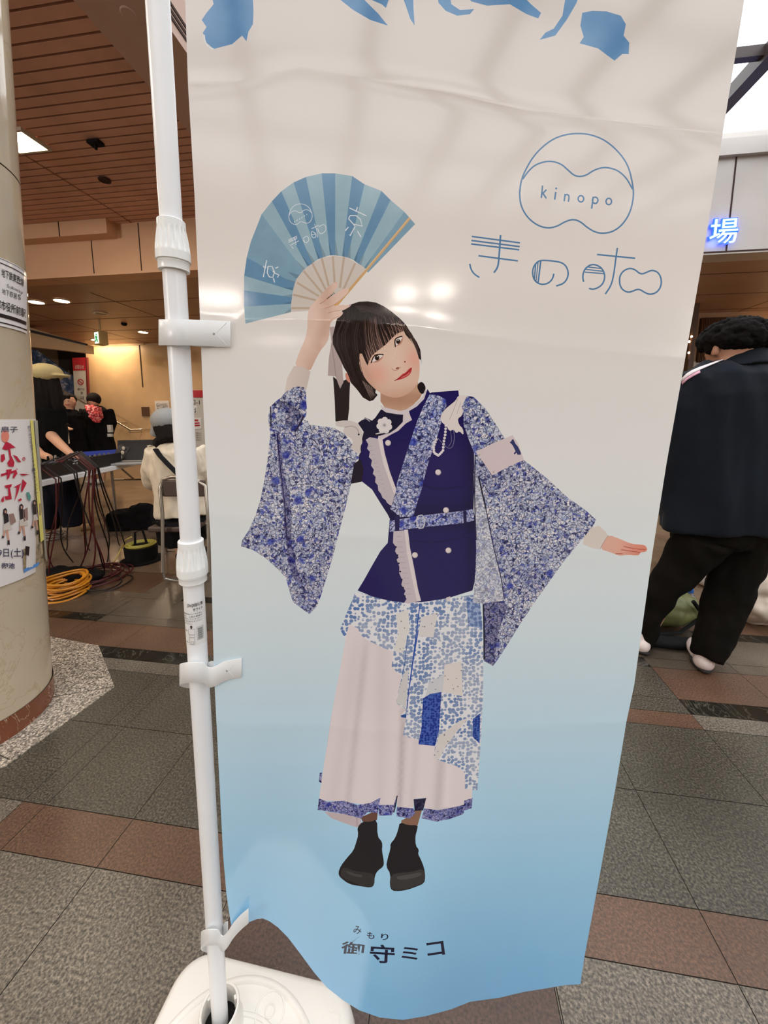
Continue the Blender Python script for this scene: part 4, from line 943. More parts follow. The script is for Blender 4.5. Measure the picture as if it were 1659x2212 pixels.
# printed sticker on the lowest section
STK = mat('white_sticker', (232, 232, 230), 0.3); SBK = mat('black_print', (28, 28, 30), 0.5); SGR = mat('grey_print', (92, 92, 94), 0.5)
PU = PAX.cross(BN).normalized();  PU = PU if PU.dot(RGT) > 0 else -PU
PVv = -BN - PAX * (-BN).dot(PAX); PVv.normalize()
def polep(axd, ang, r): return pole_b + PAX * axd + (PVv * cos(ang) + PU * sin(ang)) * r
def axd(py): return (pole_at(py) - pole_b).dot(PAX)
z0, z1 = axd(1382), axd(1291); RS = 0.01345
mb = MB(); n = 30; a0, a1 = -1.15, 1.9
mb.add([polep(z, a0 + (a1 - a0) * k / n, RS) for k in range(n + 1) for z in (z0, z1)], [(2 * k, 2 * k + 2, 2 * k + 3, 2 * k + 1) for k in range(n)], True)
stick = mb.build('sticker', STK, pole, label='white label sticker with small black text')
mb = MB(); R2 = RS + 0.0002
def ptx(s, xa, xb, yt, yb, bold=0.0):   # xa..xb arc metres from front, rows as fraction of sticker height from the top
    H = z1 - z0; P, F = text_fit(s, xa, z1 - H * yb, xb, z1 - H * yt, bold)
    mb.add([polep(y_ + 0.0, x_ / RS, R2) for x_, y_ in P], F)
ptx('[3m]3段伸縮', -0.0035, 0.0165, 0.02, 0.115, 0.02); ptx('ホワイト', 0.0035, 0.0165, 0.13, 0.205, 0.02)
for i, s_ in enumerate(('●本体はパイプの中に', 'ます。上部の黒線を', '見出してください。', 'プル方向でナイロン', '上置ください。')):
    ptx(s_, -0.0115, 0.0150 if i < 4 else 0.002, 0.245 + i * 0.055, 0.285 + i * 0.055)
def pbox(xa, xb, yt, yb):
    H = z1 - z0; n = 4
    mb.add([polep(z_, (xa + (xb - xa) * k / n) / RS, R2) for k in range(n + 1) for z_ in (z1 - H * yb, z1 - H * yt)], [(2 * k, 2 * k + 2, 2 * k + 3, 2 * k + 1) for k in range(n)])
pbox(-0.0125, 0.016, 0.222, 0.226)
H = z1 - z0
mb.add([polep(z1 - H * 0.52, 0.0, R2), polep(z1 - H * 0.565, -0.0022 / RS, R2), polep(z1 - H * 0.565, 0.0022 / RS, R2)], [(0, 1, 2)]); pbox(-0.001, 0.001, 0.565, 0.60)
def rectp(x0_, x1_, y0_, y1_, w_=0.00022):
    pbox(x0_, x1_, y0_, y0_ + 0.004); pbox(x0_, x1_, y1_ - 0.004, y1_); pbox(x0_, x0_ + w_, y0_, y1_); pbox(x1_ - w_, x1_, y0_, y1_)
rectp(-0.0046, 0.0044, 0.61, 0.74); rectp(-0.0038, 0.0038, 0.745, 0.80); rectp(-0.0034, 0.0034, 0.81, 0.97); rectp(-0.0018, 0.0022, 0.90, 0.96)
pbox(-0.0095, -0.0036, 0.655, 0.659); pbox(-0.0095, -0.0030, 0.925, 0.929); ptx('外筒', -0.0112, -0.008, 0.64, 0.675); ptx('内筒', -0.0112, -0.008, 0.91, 0.945)
for k in range(17): pbox(0.0078, 0.0145, 0.60 + k * 0.016, 0.60 + k * 0.016 + (0.009 if k % 3 else 0.005))
rectp(0.0066, 0.0155, 0.575, 0.88)
mb.build('sticker_text', SBK, stick)
# clips: strap looping round the pole, flap riveted on the cloth
CLP = bpy.data.materials.new('milky_plastic_strap'); t = NT(CLP); t.b.inputs['Base Color'].default_value = lin((244, 246, 246)); t.b.inputs['Roughness'].default_value = 0.3
tl = t.n('ShaderNodeBsdfTranslucent'); tl.inputs[0].default_value = lin((235, 238, 236)); ms = t.n('ShaderNodeMixShader'); ms.inputs[0].default_value = 0.2; t.l(t.b.outputs[0], ms.inputs[1]); t.l(tl.outputs[0], ms.inputs[2]); t.l(ms.outputs[0], t.out.inputs[0])
def clip(path, half, rivet=None, ang=0.0, closed_from=0):
    """path: (px, py, offset towards viewer in m) of the strap's middle line; half: half height px"""
    mb = MB(); vs = []; P = []
    pts = [Vector(p) for p in path]; q = []
    for _ in range(2):
        q = [pts[0]]
        for i in range(len(pts) - 1): q += [pts[i] * .75 + pts[i + 1] * .25, pts[i] * .25 + pts[i + 1] * .75]
        q.append(pts[-1]); pts = q
    N = len(pts); h0, h1 = half
    for i, p in enumerate(pts):
        h = h0 + (h1 - h0) * i / (N - 1)
        vs += [surf_plane(p.x - sin(ang) * h, p.y - h, p.z), surf_plane(p.x, p.y + h, p.z)]
    mb.add(vs, [(2 * i, 2 * i + 2, 2 * i + 3, 2 * i + 1) for i in range(N - 1)], True)
    o = mb.build('pole_strap', CLP, banner, label='milky white plastic strap round the pole'); s = o.modifiers.new('s', 'SOLIDIFY'); s.thickness = 0.0012; s.offset = 0
    o.modifiers.new('b', 'BEVEL').width = 0.0003
    return o
def rivet(o, px, py, off, k=1.0):
    mb = MB(); c = surf_plane(px, py, off); mb.lathe([(0, 0.0012), (0.0010, 0.001), (0.0014, 0.0)], c, 12, -BN); mb.build('rivet', mat('grey_rivet', (150, 152, 152), 0.4), o)
    mb = MB()
    for (ax, ay, bx, by) in ((-17, -22, 27, 24), (-17, 20, 27, -24)):
        a = surf_plane(px + ax * k, py + ay * k, off); b = surf_plane(px + bx * k, py + by * k, off); mb.tube([a, b], 0.00025, 5)
    mb.build('embossed_cross', CLP, o)
def ringpath(px_c, py, rx, zc, rz, a0, a1, n, dpy=0.0):
    return [(px_c + rx * cos(radians(a0 + (a1 - a0) * k / n)), py + dpy * sin(radians(a0 + (a1 - a0) * k / n)), zc - rz * sin(radians(a0 + (a1 - a0) * k / n))) for k in range(n + 1)]
zc0 = -0.010
# the strap comes from behind at the right, goes round the left and across the front
o = clip([(470, 722, 0.001), (440, 722, -0.006)] + ringpath(383, 718, 40, -0.010, 0.020, 60, 300, 12)[0:] + [(425, 719, 0.006), (450, 720, 0.0035), (470, 721, 0.003), (498, 722, 0.0028)], (28, 28)); rivet(o, 462, 721, 0.0036)
o = clip([(462, 1452, -0.004), (452, 1452, -0.012)] + ringpath(424, 1458, 36, -0.014, 0.022, 60, 300, 12, 6) + [(450, 1465, 0.002), (468, 1460, 0.004), (482, 1450, 0.0035), (500, 1446, 0.003), (522, 1443, 0.0028)], (24, 21)); rivet(o, 490, 1449, 0.0040, .55)
o = clip([(492, 2010, -0.006), (484, 2012, -0.016)] + ringpath(460, 2032, 26, -0.018, 0.020, 60, 300, 12, 8) + [(480, 2042, 0.000), (492, 2030, 0.002), (502, 2012, 0.003), (520, 1992, 0.003), (537, 1978, 0.003)], (20, 16))
# weighted plastic foot
FTW = mat('ivory_white_plastic', (222, 218, 210), 0.45, bump=0.05, bscale=500)
fc = Vector((pole_b.x, pole_b.y, 0))
foot = thing('weighted_base', fc, 'ivory white square water-weight base holding the banner pole', 'flag base')
hz = 0.062
cor = [at_z(432, 2076, hz), at_z(742, 2168, hz)]
ed = (at_z(700, 2136, hz) - at_z(500, 2085, hz)); ed.z = 0; ed.normalize(); pd = Vector((ed.y, -ed.x, 0))      # ed: along the back edge, pd: towards the viewer
side = 0.36
bk = at_z(600, 2109, hz)
lf = at_z(368, 2160, hz).dot(ed); rt = at_z(747, 2205, hz).dot(ed)
W_ = rt - lf + 0.036
cc = ed * ((lf + rt) / 2) + pd * (bk.dot(pd) + side / 2 - 0.018); cc.z = 0
def rrect(hx, hy, r, n=8):
    o_ = []
    for cx_, cy_, a0 in ((hx - r, hy - r, 0), (-hx + r, hy - r, 90), (-hx + r, -hy + r, 180), (hx - r, -hy + r, 270)):
        for k in range(n + 1): a = radians(a0 + 90 * k / n); o_.append((cx_ + r * cos(a), cy_ + r * sin(a)))
    return o_
mb = MB(); rings = []
for (ins, z, r) in ((0.012, 0.0, 0.05), (0.003, 0.006, 0.055), (0.0, 0.02, 0.055), (0.004, 0.05, 0.055), (0.010, 0.059, 0.052), (0.018, hz, 0.05), (0.05, hz - 0.0005, 0.04)):
    rings.append([cc + ed * x + pd * y + UP * z for x, y in rrect(W_ / 2 - ins, side / 2 - ins, r)])
n = len(rings[0]); vs = [v for r_ in rings for v in r_]
fs = [(i * n + k, i * n + (k + 1) % n, (i + 1) * n + (k + 1) % n, (i + 1) * n + k) for i in range(len(rings) - 1) for k in range(n)]
fs.append([(len(rings) - 1) * n + k for k in range(n)])
mb.add(vs, fs, True); bd = mb.build('tank', FTW, foot)
sc_ = Vector((pole_b.x, pole_b.y, 0))
mb = MB()
def arc_ridge(c, r, wd, hh, a0=0, a1=360):
    pf = [(r - wd, hz - .001), (r - wd * .6, hz + hh * .7), (r, hz + hh), (r + wd * .6, hz + hh * .7), (r + wd, hz - .001)]
    N = 60
    vs = [Vector((c.x, c.y, 0)) + Vector((cos(radians(a0 + (a1 - a0) * k / N)) * q, sin(radians(a0 + (a1 - a0) * k / N)) * q, z)) for k in range(N + 1) for q, z in pf]
    mb.add(vs, [(k * 5 + j, k * 5 + j + 1, (k + 1) * 5 + j + 1, (k + 1) * 5 + j) for k in range(N) for j in range(4)], True)
def circ3(p, q, r):
    ax, ay, bx, by, cx_, cy_ = p.x, p.y, q.x, q.y, r.x, r.y
    d = 2 * (ax * (by - cy_) + bx * (cy_ - ay) + cx_ * (ay - by))
    ux = ((ax * ax + ay * ay) * (by - cy_) + (bx * bx + by * by) * (cy_ - ay) + (cx_ * cx_ + cy_ * cy_) * (ay - by)) / d
    uy = ((ax * ax + ay * ay) * (cx_ - bx) + (bx * bx + by * by) * (ax - cx_) + (cx_ * cx_ + cy_ * cy_) * (bx - ax)) / d
    return Vector((ux, uy, 0)), hypot(ux - ax, uy - ay)
ac, ar = circ3(at_z(385, 2200, hz), at_z(560, 2117, hz), at_z(655, 2200, hz))
print('ring', ac, ar, cc, W_)
arc_ridge(ac, ar, 0.007, 0.0035)
ac2, ar2 = circ3(at_z(520, 2146, hz), at_z(590, 2148, hz), at_z(622, 2200, hz)); 
arc_ridge(ac, ar * 0.72, 0.004, 0.002)
cp = at_z(583, 2184, hz); arc_ridge(cp, 0.0085, 0.0014, 0.0012); arc_ridge(cp, 0.025, 0.002, 0.0010)
mb.build('moulded_ring', FTW, foot)
mb = MB(); q0 = at_z(711, 2185, hz); q1 = at_z(735, 2192, hz); q2 = at_z(733, 2212, hz)
for a, b in ((q0, q1), (q1, q2)): mb.tube([a, b], 0.0008, 6)
mb.build('moulded_line', FTW, foot)
# socket
st = at_z(475, 2172, 0.115); sx = Vector((pole_b.x, pole_b.y, 0)) + (PAX * 0.0)
mb = MB(); mb.lathe([(0.043, 0.055), (0.036, 0.066), (0.0335, 0.08), (0.0335, 0.100), (0.032, 0.103), (0.029, 0.103), (0.028, 0.100), (0.028, 0.062)], sx, 48); mb.cur = 1; mb.lathe([(0.028, 0.066), (0.0, 0.066)], sx, 48)
mb.cur = 0
for k in range(3): mb.box(sx + Vector((cos(2.1 * k + .7) * 0.0265, sin(2.1 * k + .7) * 0.0265, 0.092)), (0.004, 0.006, 0.018), 2.1 * k + .7)
mb.build('socket', [FTW, mat('black_hole', (10, 10, 10), 0.9)], foot)
# ================================================================== SIGNS ON THE PILLAR
def pang(px, py):
    p = on_pil(px, py); c = pil(p.z); return atan2(p.y - c.y, p.x - c.x), p.z
def pilp(px, py, off=0.003):
    """(px, py): row py is given where the same height meets the left frame edge"""
    z = pang(0, py)[1]; yy = py
    for _ in range(3):
        a, zz = pang(px, yy); yy += (zz - z) * 430
    R = PR + off; return pil(z) + Vector((cos(a) * R, sin(a) * R, 0))
def psheet(mb, x0, x1, y0, y1, off, n=12):
    vs = []
    for k in range(n + 1):
        x = x0 + (x1 - x0) * k / n; vs += [pilp(x, y1, off), pilp(x, y0, off)]
    mb.add(vs, [(2 * k, 2 * k + 2, 2 * k + 3, 2 * k + 1) for k in range(n)], True)
def ptxt(mb, s, x0, x1, y0, y1, off, bold=0.0):
    P, F = text_fit(s, 0, 0, 1, 1, bold); mb.add([pilp(x0 + (x1 - x0) * x, y1 - (y1 - y0) * y, off) for x, y in P], F)
SIGW = mat('glossy_sign_white', (226, 222, 220), 0.12); INK = mat('sign_black', (34, 30, 34), 0.3)
sg = thing('direction_sign', pilp(20, 640), 'white wraparound subway direction sign with black lettering on the pillar', 'sign')
mb = MB(); psheet(mb, -60, 57, 556, 704, 0.003, 20); mb.build('plate', SIGW, sg)
mb = MB()
psheet(mb, -60, 55, 567, 569, 0.0045, 20); psheet(mb, -60, 55, 677, 685, 0.0045, 20); psheet(mb, -60, 57, 695, 697.5, 0.0045, 20); psheet(mb, -60, 57, 558, 559, 0.0045, 20)
mb.build('rule', INK, sg)
mb = MB()
ptxt(mb, '地下鉄東西線', 2, 50, 578, 597, 0.0045, 0.01); ptxt(mb, '地下鉄第', 3, 35, 621, 634, 0.0045); ptxt(mb, 'S', 37, 43, 621, 632, 0.0045); ptxt(mb, '都市役所前駅', -10, 54, 648, 669, 0.0045, 0.01)
mb.build('lettering', INK, sg)
mb = MB(); ptxt(mb, 'Subway', 14, 48, 608, 618, 0.0045); mb.build('small_lettering', mat('sign_grey', (90, 88, 90), 0.4), sg)
# poster board
ps = thing('event_poster', pilp(20, 1080), 'white event poster with red brush lettering and a yellow right edge on the pillar', 'poster')
PW = mat('poster_white', (226, 220, 216), 0.35)
def shf(px, py):  # left margin row -> poster coordinates follow the pillar's curve
    return px, py
mb = MB(); psheet(mb, -70, 76, 906, 1268, 0.004, 24); mb.build('sheet', PW, ps)
def prow(px, py):
    """picture row py at column px -> point on the pillar at that place"""
    a, z = pang(px, py); R = PR + 0.006; return pil(z) + Vector((cos(a) * R, sin(a) * R, 0))
def pp(mb, pts): mb.add([prow(x, y) for x, y in pts], [list(range(len(pts)))])
ZP = lambda pts: [(x / 5.53, 890 + y / 5.53) for x, y in pts]
mb = MB()
for k in range(8):
    t0, t1 = k / 8, (k + 1) / 8; A = lambda t: (345 + 125 * t, 95 + 1465 * t); B = lambda t: (380 + 130 * t, 95 + 1430 * t)
    pp(mb, ZP([A(t0), B(t0), B(t1), A(t1)]))
mb.build('yellow_edge', mat('poster_yellow', (232, 222, 120), 0.4), ps)
mb = MB()
for k in range(8):
    t0, t1 = k / 8, (k + 1) / 8; A = lambda t: (392 + 135 * t, 98 + 1650 * t); B = lambda t: (432 + 118 * t, 100 + 1700 * t)
    pp(mb, ZP([A(t0), B(t0), B(t1), A(t1)]))
mb.build('curled_edge', mat('poster_grey_edge', (170, 172, 160), 0.3), ps)
PRED = mat('poster_red', (186, 34, 62), 0.45)
mb = MB()
for pts in ([(15, 440), (60, 350), (110, 375), (175, 425), (120, 435), (60, 455)], [(85, 440), (110, 445), (120, 520), (160, 600), (150, 655), (90, 650), (75, 610), (105, 560)], [(140, 510), (190, 530), (240, 600), (200, 595)], [(0, 510), (40, 500), (50, 560), (20, 600), (0, 590)],
            [(60, 690), (130, 680), (120, 720), (95, 790), (70, 810), (75, 740)], [(0, 740), (180, 690), (195, 735), (150, 800), (140, 770), (160, 725), (0, 770)], [(210, 740), (270, 738), (345, 748), (260, 760)], [(175, 665), (205, 690), (190, 690)],
            [(40, 880), (130, 860), (120, 900), (60, 910)], [(80, 870), (100, 870), (120, 980), (130, 1040), (60, 1050), (40, 1010), (90, 1000)], [(145, 900), (240, 850), (225, 880), (205, 960), (160, 1070), (180, 970), (185, 900)], [(255, 800), (305, 850), (250, 960), (240, 940)], [(200, 1050), (235, 1030), (250, 1050), (220, 1068)],
            [(0, 1060), (30, 1000), (40, 1060), (20, 1080)]):
    pp(mb, ZP(pts))
for k in range(10):
    a, b = 2 * pi * k / 10, 2 * pi * (k + 1) / 10; pp(mb, ZP([(272 + 18 * cos(a), 560 + 22 * sin(a)), (272 + 18 * cos(b), 560 + 22 * sin(b)), (272 + 10 * cos(b), 560 + 12 * sin(b)), (272 + 10 * cos(a), 560 + 12 * sin(a))]))
mb.build('red_brush_lettering', PRED, ps)
mb = MB(); pp(mb, ZP([(60 + 46 * cos(2 * pi * k / 16) - 10, 290 + 75 * sin(2 * pi * k / 16)) for k in range(16)])); mb.build('salmon_disc', mat('poster_salmon', (222, 132, 112), 0.5), ps)
mb = MB()
def pt2(s, x0, x1, y0, y1, bold=0.0):
    P, F = text_fit(s, 0, 0, 1, 1, bold); mb.add([prow(x0 + (x1 - x0) * x, y1 - (y1 - y0) * y) for x, y in P], F)
pt2('扇子', 0, 36, 921, 934, 0.01); pt2('9日(土)', -6, 49, 1184, 1206, 0.01); pt2('御池', 1, 30, 1206, 1228, 0.02)
for i, ch in enumerate('扇子持ったのアンバサダー募集イベント'):
    t_ = i / 18; x = 57 + 18 * t_; y = 919 + 150 * t_; pt2(ch, x, x + 5.5, y, y + 7)
mb.build('black_lettering', mat('poster_ink', (70, 68, 92), 0.5), ps)
mb = MB()   # small printed figures
cols = [(40, 34, 40), (150, 120, 110), (206, 196, 186), (120, 124, 130), (200, 150, 130), (90, 150, 140)]
for (x, y, s_) in ((50, 1160, 1.0), (240, 1110, 1.0), (395, 1060, 0.95)):
    for c, pts in ((0, [(-20, 0), (5, -15), (25, 10), (20, 60), (-25, 70)]), (4, [(-8, 15), (14, 12), (14, 45), (-4, 48)]), (0, [(-20, 60), (35, 55), (45, 150), (-10, 180)]), (1, [(45, 60), (100, 50), (130, 150), (70, 190)] if x < 100 else [(20, 60), (75, 30), (80, 180), (30, 200)]),
                   (2, [(-20, 180), (50, 160), (85, 240), (-20, 260)] if x < 300 else [(-10, 180), (30, 170), (50, 240), (-10, 250)]), (4, [(10, 250), (35, 245), (50, 370), (35, 375)]), (0, [(30, 370), (52, 360), (56, 425), (28, 425)]), (4, [(-15, 250), (5, 250), (-5, 330), (-25, 320)]), (0, [(-30, 310), (-5, 320), (-20, 350), (-40, 345)])):
        mb.cur = c; pp(mb, ZP([(x + a * s_, y + b * s_) for a, b in pts]))
mb.cur = 5; pp(mb, ZP([(300, 960), (330, 955), (355, 1010), (345, 1070), (320, 1040)]))
mb.build('printed_figures', [mat('poster_fig%d' % i, c, 0.5) for i, c in enumerate(cols)], ps)
mb = MB(); pp(mb, ZP([(260, 1640), (490, 1570), (500, 1790), (270, 1900)])); mb.cur = 1; pp(mb, ZP([(270, 1880), (460, 1790), (440, 1840), (275, 1920)])); mb.cur = 2; pp(mb, ZP([(290, 1600), (340, 1610), (330, 1720), (300, 1700)]))
mb.build('printed_photograph', [mat('poster_photo', (120, 106, 84), 0.4, var=0.5, vscale=60), mat('poster_blue', (84, 138, 200), 0.4), INK], ps)

# ================================================================== LEFT BACKGROUND
BLK = mat('black_cloth', (13, 12, 13), 0.95, spec=0.15, var=0.25, vscale=12); DNV = mat('dark_navy_cloth', (16, 18, 30), 0.9, spec=0.15)
SKIN = mat('skin', (206, 158, 130), 0.55); HAIRM = mat('dark_brown_hair', (26, 19, 17), 0.85, spec=0.2, bump=0.4, bscale=160)
CREAMC = mat('cream_cloth', (222, 208, 186), 0.8, var=0.06, vscale=14, bump=0.2, bscale=20); METAL = mat('brushed_steel_tube', (170, 162, 150), 0.3, metal=0.9)
RUB = mat('black_rubber', (14, 13, 14), 0.85, spec=0.25); TABW = mat('white_table_laminate', (228, 228, 226), 0.35); CABR = mat('dark_red_cable', (84, 24, 26), 0.5); CABK = mat('black_cable', (26, 20, 22), 0.5)
def floor_row(px, D):
    a, b = 905.0, 3000.0
    for _ in range(40):
        m_ = (a + b) / 2
        if at_f(px, m_, D).z > 0: a = m_
        else: b = m_
    return a
def foldy(amp, fx=16, fz=4): return lambda co, n: co + n * amp * (noise.noise(Vector((co.x * fx, co.y * fx, co.z * fz))) + 0.5 * noise.noise(Vector((co.x * fx * 2, co.y * fx * 2, co.z * fz * 1.5 + 5))))
# folding table, mixer, laptop
TZ = 0.72
A = at_z(92, 1038, TZ); B = at_z(326, 990, TZ); A.z = B.z = 0
td = (B - A).normalized(); tn = Vector((-td.y, td.x, 0)); tn = tn if tn.x < 0 else -tn
A = A - td * 0.55; TL = (B - A).length + 0.5; TW = 0.55
mid = A + td * TL / 2 + tn * TW / 2
tab = thing('folding_table', mid, 'long white folding table carrying the black mixing desk and laptop', 'table')
R3 = Matrix((td, tn, UP)).transposed()
mb = MB(); mb.box(mid + UP * (TZ - 0.02), (TL, TW, 0.04), M=R3); mb.build('tabletop', TABW, tab, bevel=0.006)
for s in (-1, 1):
    e = mid + td * s * (TL / 2 - 0.32)
    for q in (-1, 1):
        f = e + tn * q * (TW / 2 - 0.06); mb = MB(); mb.tube([f + UP * 0.0, f + UP * (TZ - 0.04)], 0.014, 10); mb.build('leg', METAL, tab)
    for pts in ([e + tn * (TW / 2 - .06) + UP * 0.1, e - tn * (TW / 2 - .06) + UP * 0.1], [e + tn * (TW / 2 - .06) + UP * 0.48, e - tn * (TW / 2 - .06) + UP * 0.48], [e + UP * 0.48, e - td * s * 0.28 + UP * (TZ - 0.04)]):
        mb = MB(); mb.tube(pts, 0.009, 8); mb.build('brace', METAL, tab)
mx = A + td * 0.98 + tn * 0.20
desk = thing('mixing_desk', mx + UP * TZ, 'black audio mixing desk on the white folding table, cables plugged along its back', 'mixer')
mb = MB(); L_, Wd = 0.98, 0.34
prof = [(-Wd / 2, 0), (Wd / 2, 0), (Wd / 2, 0.045), (0.02, 0.07), (-Wd / 2, 0.10)]
vs = [mx + UP * TZ + td * x + tn * y + UP * z for x in (-L_ / 2, L_ / 2) for y, z in prof]; n = len(prof)
mb.add(vs, [list(range(n))[::-1], [n + i for i in range(n)]] + [(i, (i + 1) % n, n + (i + 1) % n, n + i) for i in range(n)]); mb.build('case', mat('black_mixer_case', (22, 21, 23), 0.4), desk, bevel=0.004)
mb = MB()
for k in range(16):
    for j, (y, z) in enumerate(((0.14, 0.056), (0.09, 0.064), (-0.02, 0.084), (-0.10, 0.096))):
        mb.lathe([(0.0075, 0), (0.006, 0.016), (0, 0.016)], mx + UP * (TZ + z - 0.008) + td * (-L_ / 2 + 0.05 + k * 0.058) + tn * y, 8)
o = mb.build('control_knobs', mat('grey_knob', (96, 96, 100), 0.4), desk); o['kind'] = 'stuff'
mb = MB(); c0 = mx + UP * (TZ + 0.07) - tn * (Wd / 2 + 0.001) - td * 0.08
for dx, w_, z in ((0, 0.05, 0), (0.0, 0.05, 0.018), (0.11, 0.03, 0.02)): mb.box(c0 + td * dx + UP * z, (w_, 0.002, 0.006), M=R3)
mb.build('white_marking', mat('white_print', (214, 214, 214), 0.5), desk)
for k in range(11):
    mb = MB(); p = mx + td * (-0.36 + 0.077 * k) + tn * (Wd / 2 - 0.02) + UP * (TZ + 0.05); mb.lathe([(0, 0.06), (0.007, 0.055), (0.009, 0.03), (0.009, 0)], p, 10); mb.build('cable_plug', METAL if k % 2 else RUB, desk)
# laptop
lp = at_z(287, 1003, TZ); lp.z = TZ
lap = thing('laptop', lp, 'open dark laptop with stickers on its lid at the table end', 'laptop')
ld = (RGT * 0.93 + FWD * 0.36).normalized(); ln = Vector((-ld.y, ld.x, 0)); LM = Matrix((ld, ln, UP)).transposed()
lc = lp + ln * 0.06
mb = MB(); mb.box(lc + UP * 0.009, (0.31, 0.22, 0.016), M=LM); mb.build('keyboard_base', mat('laptop_silver', (176, 176, 174), 0.4), lap, bevel=0.003)
mb = MB()
for i in range(14):
    for j in range(4): mb.box(lc + ld * (-0.14 + 0.0205 * i) + ln * (-0.04 + 0.023 * j) + UP * 0.0185, (0.018, 0.018, 0.003), M=LM)
o = mb.build('keys', mat('key_grey', (120, 118, 112), 0.5), lap); o['kind'] = 'stuff'
sd = (UP * 0.95 + ln * 0.32).normalized(); SM = Matrix((ld, ld.cross(sd) * -1, sd)).transposed()
mb = MB(); mb.box(lc + ln * 0.12 + UP * 0.018 + sd * 0.095, (0.31, 0.008, 0.19), M=SM); scr = mb.build('screen', mat('laptop_dark', (34, 30, 28), 0.25), lap, bevel=0.003)
ph = at_z(262, 999, TZ); ph.z = TZ
mb = MB(); mb.box(ph + UP * 0.08, (0.085, 0.012, 0.16), M=Matrix((ld, ln, UP)).transposed() @ Matrix.Rotation(-0.25, 3, 'X') @ Matrix.Rotation(0.5, 3, 'Y'))
stk_ = thing('phone', ph, 'dark phone with pale stickers leaning against the laptop', 'phone'); mb.build('body', mat('phone_dark', (52, 44, 42), 0.3), stk_, bevel=0.004)
mb = MB()
for dx, dz, r in ((0.0, 0.05, 0.02), (0.02, 0.09, 0.018), (0.03, 0.13, 0.016)): mb.ell(ph + ld * (dx - 0.0) - ln * 0.016 + UP * dz, (r, 0.003, r))
mb.build('stickers', mat('pale_sticker', (190, 180, 160), 0.5), stk_)
# cables hanging from the desk to the floor
def hang(p0, p1, sag, m, r=0.0045, name='audio_cable', wig=0.04):
    n = 14; pts = []
    for k in range(n + 1):
        t_ = k / n; p = p0.lerp(p1, t_); p += RGT * wig * sin(t_ * 5 + p0.x * 40) * t_ + FWD * wig * .5 * sin(t_ * 4 + p0.y * 30); p.z = p0.z + (p1.z - p0.z) * (t_ ** 0.9) - sag * sin(pi * t_) * 0.3
        p.z = max(p.z, r); pts.append(p)
    return pts
cabs = [((186, 1020), (130, 1190), 0), ((192, 1012), (215, 1238), 1), ((196, 1015), (168, 1225), 1), ((200, 1010), (232, 1215), 0), ((204, 1012), (196, 1255), 1), ((206, 1008), (240, 1195), 0), ((209, 1012), (178, 1235), 1), ((212, 1010), (265, 1180), 0), ((214, 1008), (285, 1195), 0),
        ((164, 1020), (200, 1190), 0), ((158, 1022), (235, 1232), 0), ((123, 1032), (112, 1225), 1), ((128, 1034), (150, 1215), 0), ((116, 1036), (120, 1260), 1), ((203, 1015), (225, 1150), 1)]
for (a, b, ci) in cabs:
    D0 = at_z(a[0], 1035, TZ).dot(FWD) - 0.02
    p0 = at_f(a[0], a[1], D0); p1 = at_z(b[0], b[1], 0.006); p1.z = 0.006
    mb = MB(); up = p0 + UP * 0.10 + tn * 0.10
    mb.tube([up + tn * 0.1 - UP * 0.05, up] + hang(p0, p1, 0.1, None), 0.0045, 6)
    tag(mb.build('audio_cable', CABR if ci else CABK), 'dark red audio cable hanging from the mixing desk to the floor' if ci else 'black audio cable hanging from the mixing desk to the floor', 'cable', 'red cables under the desk' if ci else 'black cables under the desk')
# coils on the floor
def coil(cx, cy, rx, n, m, r=0.005, seed=1, zmax=0.05, name='cable_coil', squash=1.0):
    rr = random.Random(seed); c = at_z(cx, cy, 0); mb = MB()
    R = pxm(rx, c.dot(FWD))
    for k in range(n):
        ra = R * rr.uniform(0.62, 1.0); ox, oy = rr.uniform(-.18, .18) * R, rr.uniform(-.18, .18) * R; zz = r + (zmax) * k / n; ph = rr.uniform(0, 6)
        mb.tube([c + Vector((ox + ra * cos(2 * pi * i / 22), oy + ra * squash * sin(2 * pi * i / 22), zz + 0.008 * sin(4 * pi * i / 22 + ph))) for i in range(22)], r, 6, closed=True)
    return mb, c
mb, c = coil(142, 1280, 44, 15, None, 0.007, 2, 0.10); tag(mb.build('cable_coil', mat('orange_yellow_cable', (226, 150, 40), 0.35)), 'coil of shiny orange yellow cable on the floor beside the pillar', 'cable')
mb, c = coil(205, 1247, 66, 8, None, 0.0045, 5, 0.03); tag(mb.build('cable_coil', CABR), 'loose spread of dark red cable loops on the floor below the table', 'cable')
mb, c = coil(118, 1165, 26, 7, None, 0.006, 9, 0.06); tag(mb.build('cable_coil', mat('grey_cable', (120, 112, 104), 0.5)), 'small grey cable coil on the floor near the standing person', 'cable')
mb, c = coil(225, 1262, 62, 2, None, 0.0045, 12, 0.01); tag(mb.build('cable_coil', CABK), 'wide thin black cable loop lying nearest on the floor', 'cable')
bgp = at_z(150, 1258, 0)
mb = MB(); mb.ell(bgp + UP * 0.05, (0.17, 0.10, 0.05)); mb.ell(bgp + Vector((0.12, 0.03, 0.04)), (0.10, 0.09, 0.045)); mb.ell(bgp + Vector((-0.12, 0.02, 0.045)), (0.09, 0.09, 0.05))
o = remesh(mb, 'cable_bag', RUB, 0.012, 2, None, foldy(0.012, 18, 18)); tag(o, 'flat black cable bag on the floor behind the orange coil', 'bag')
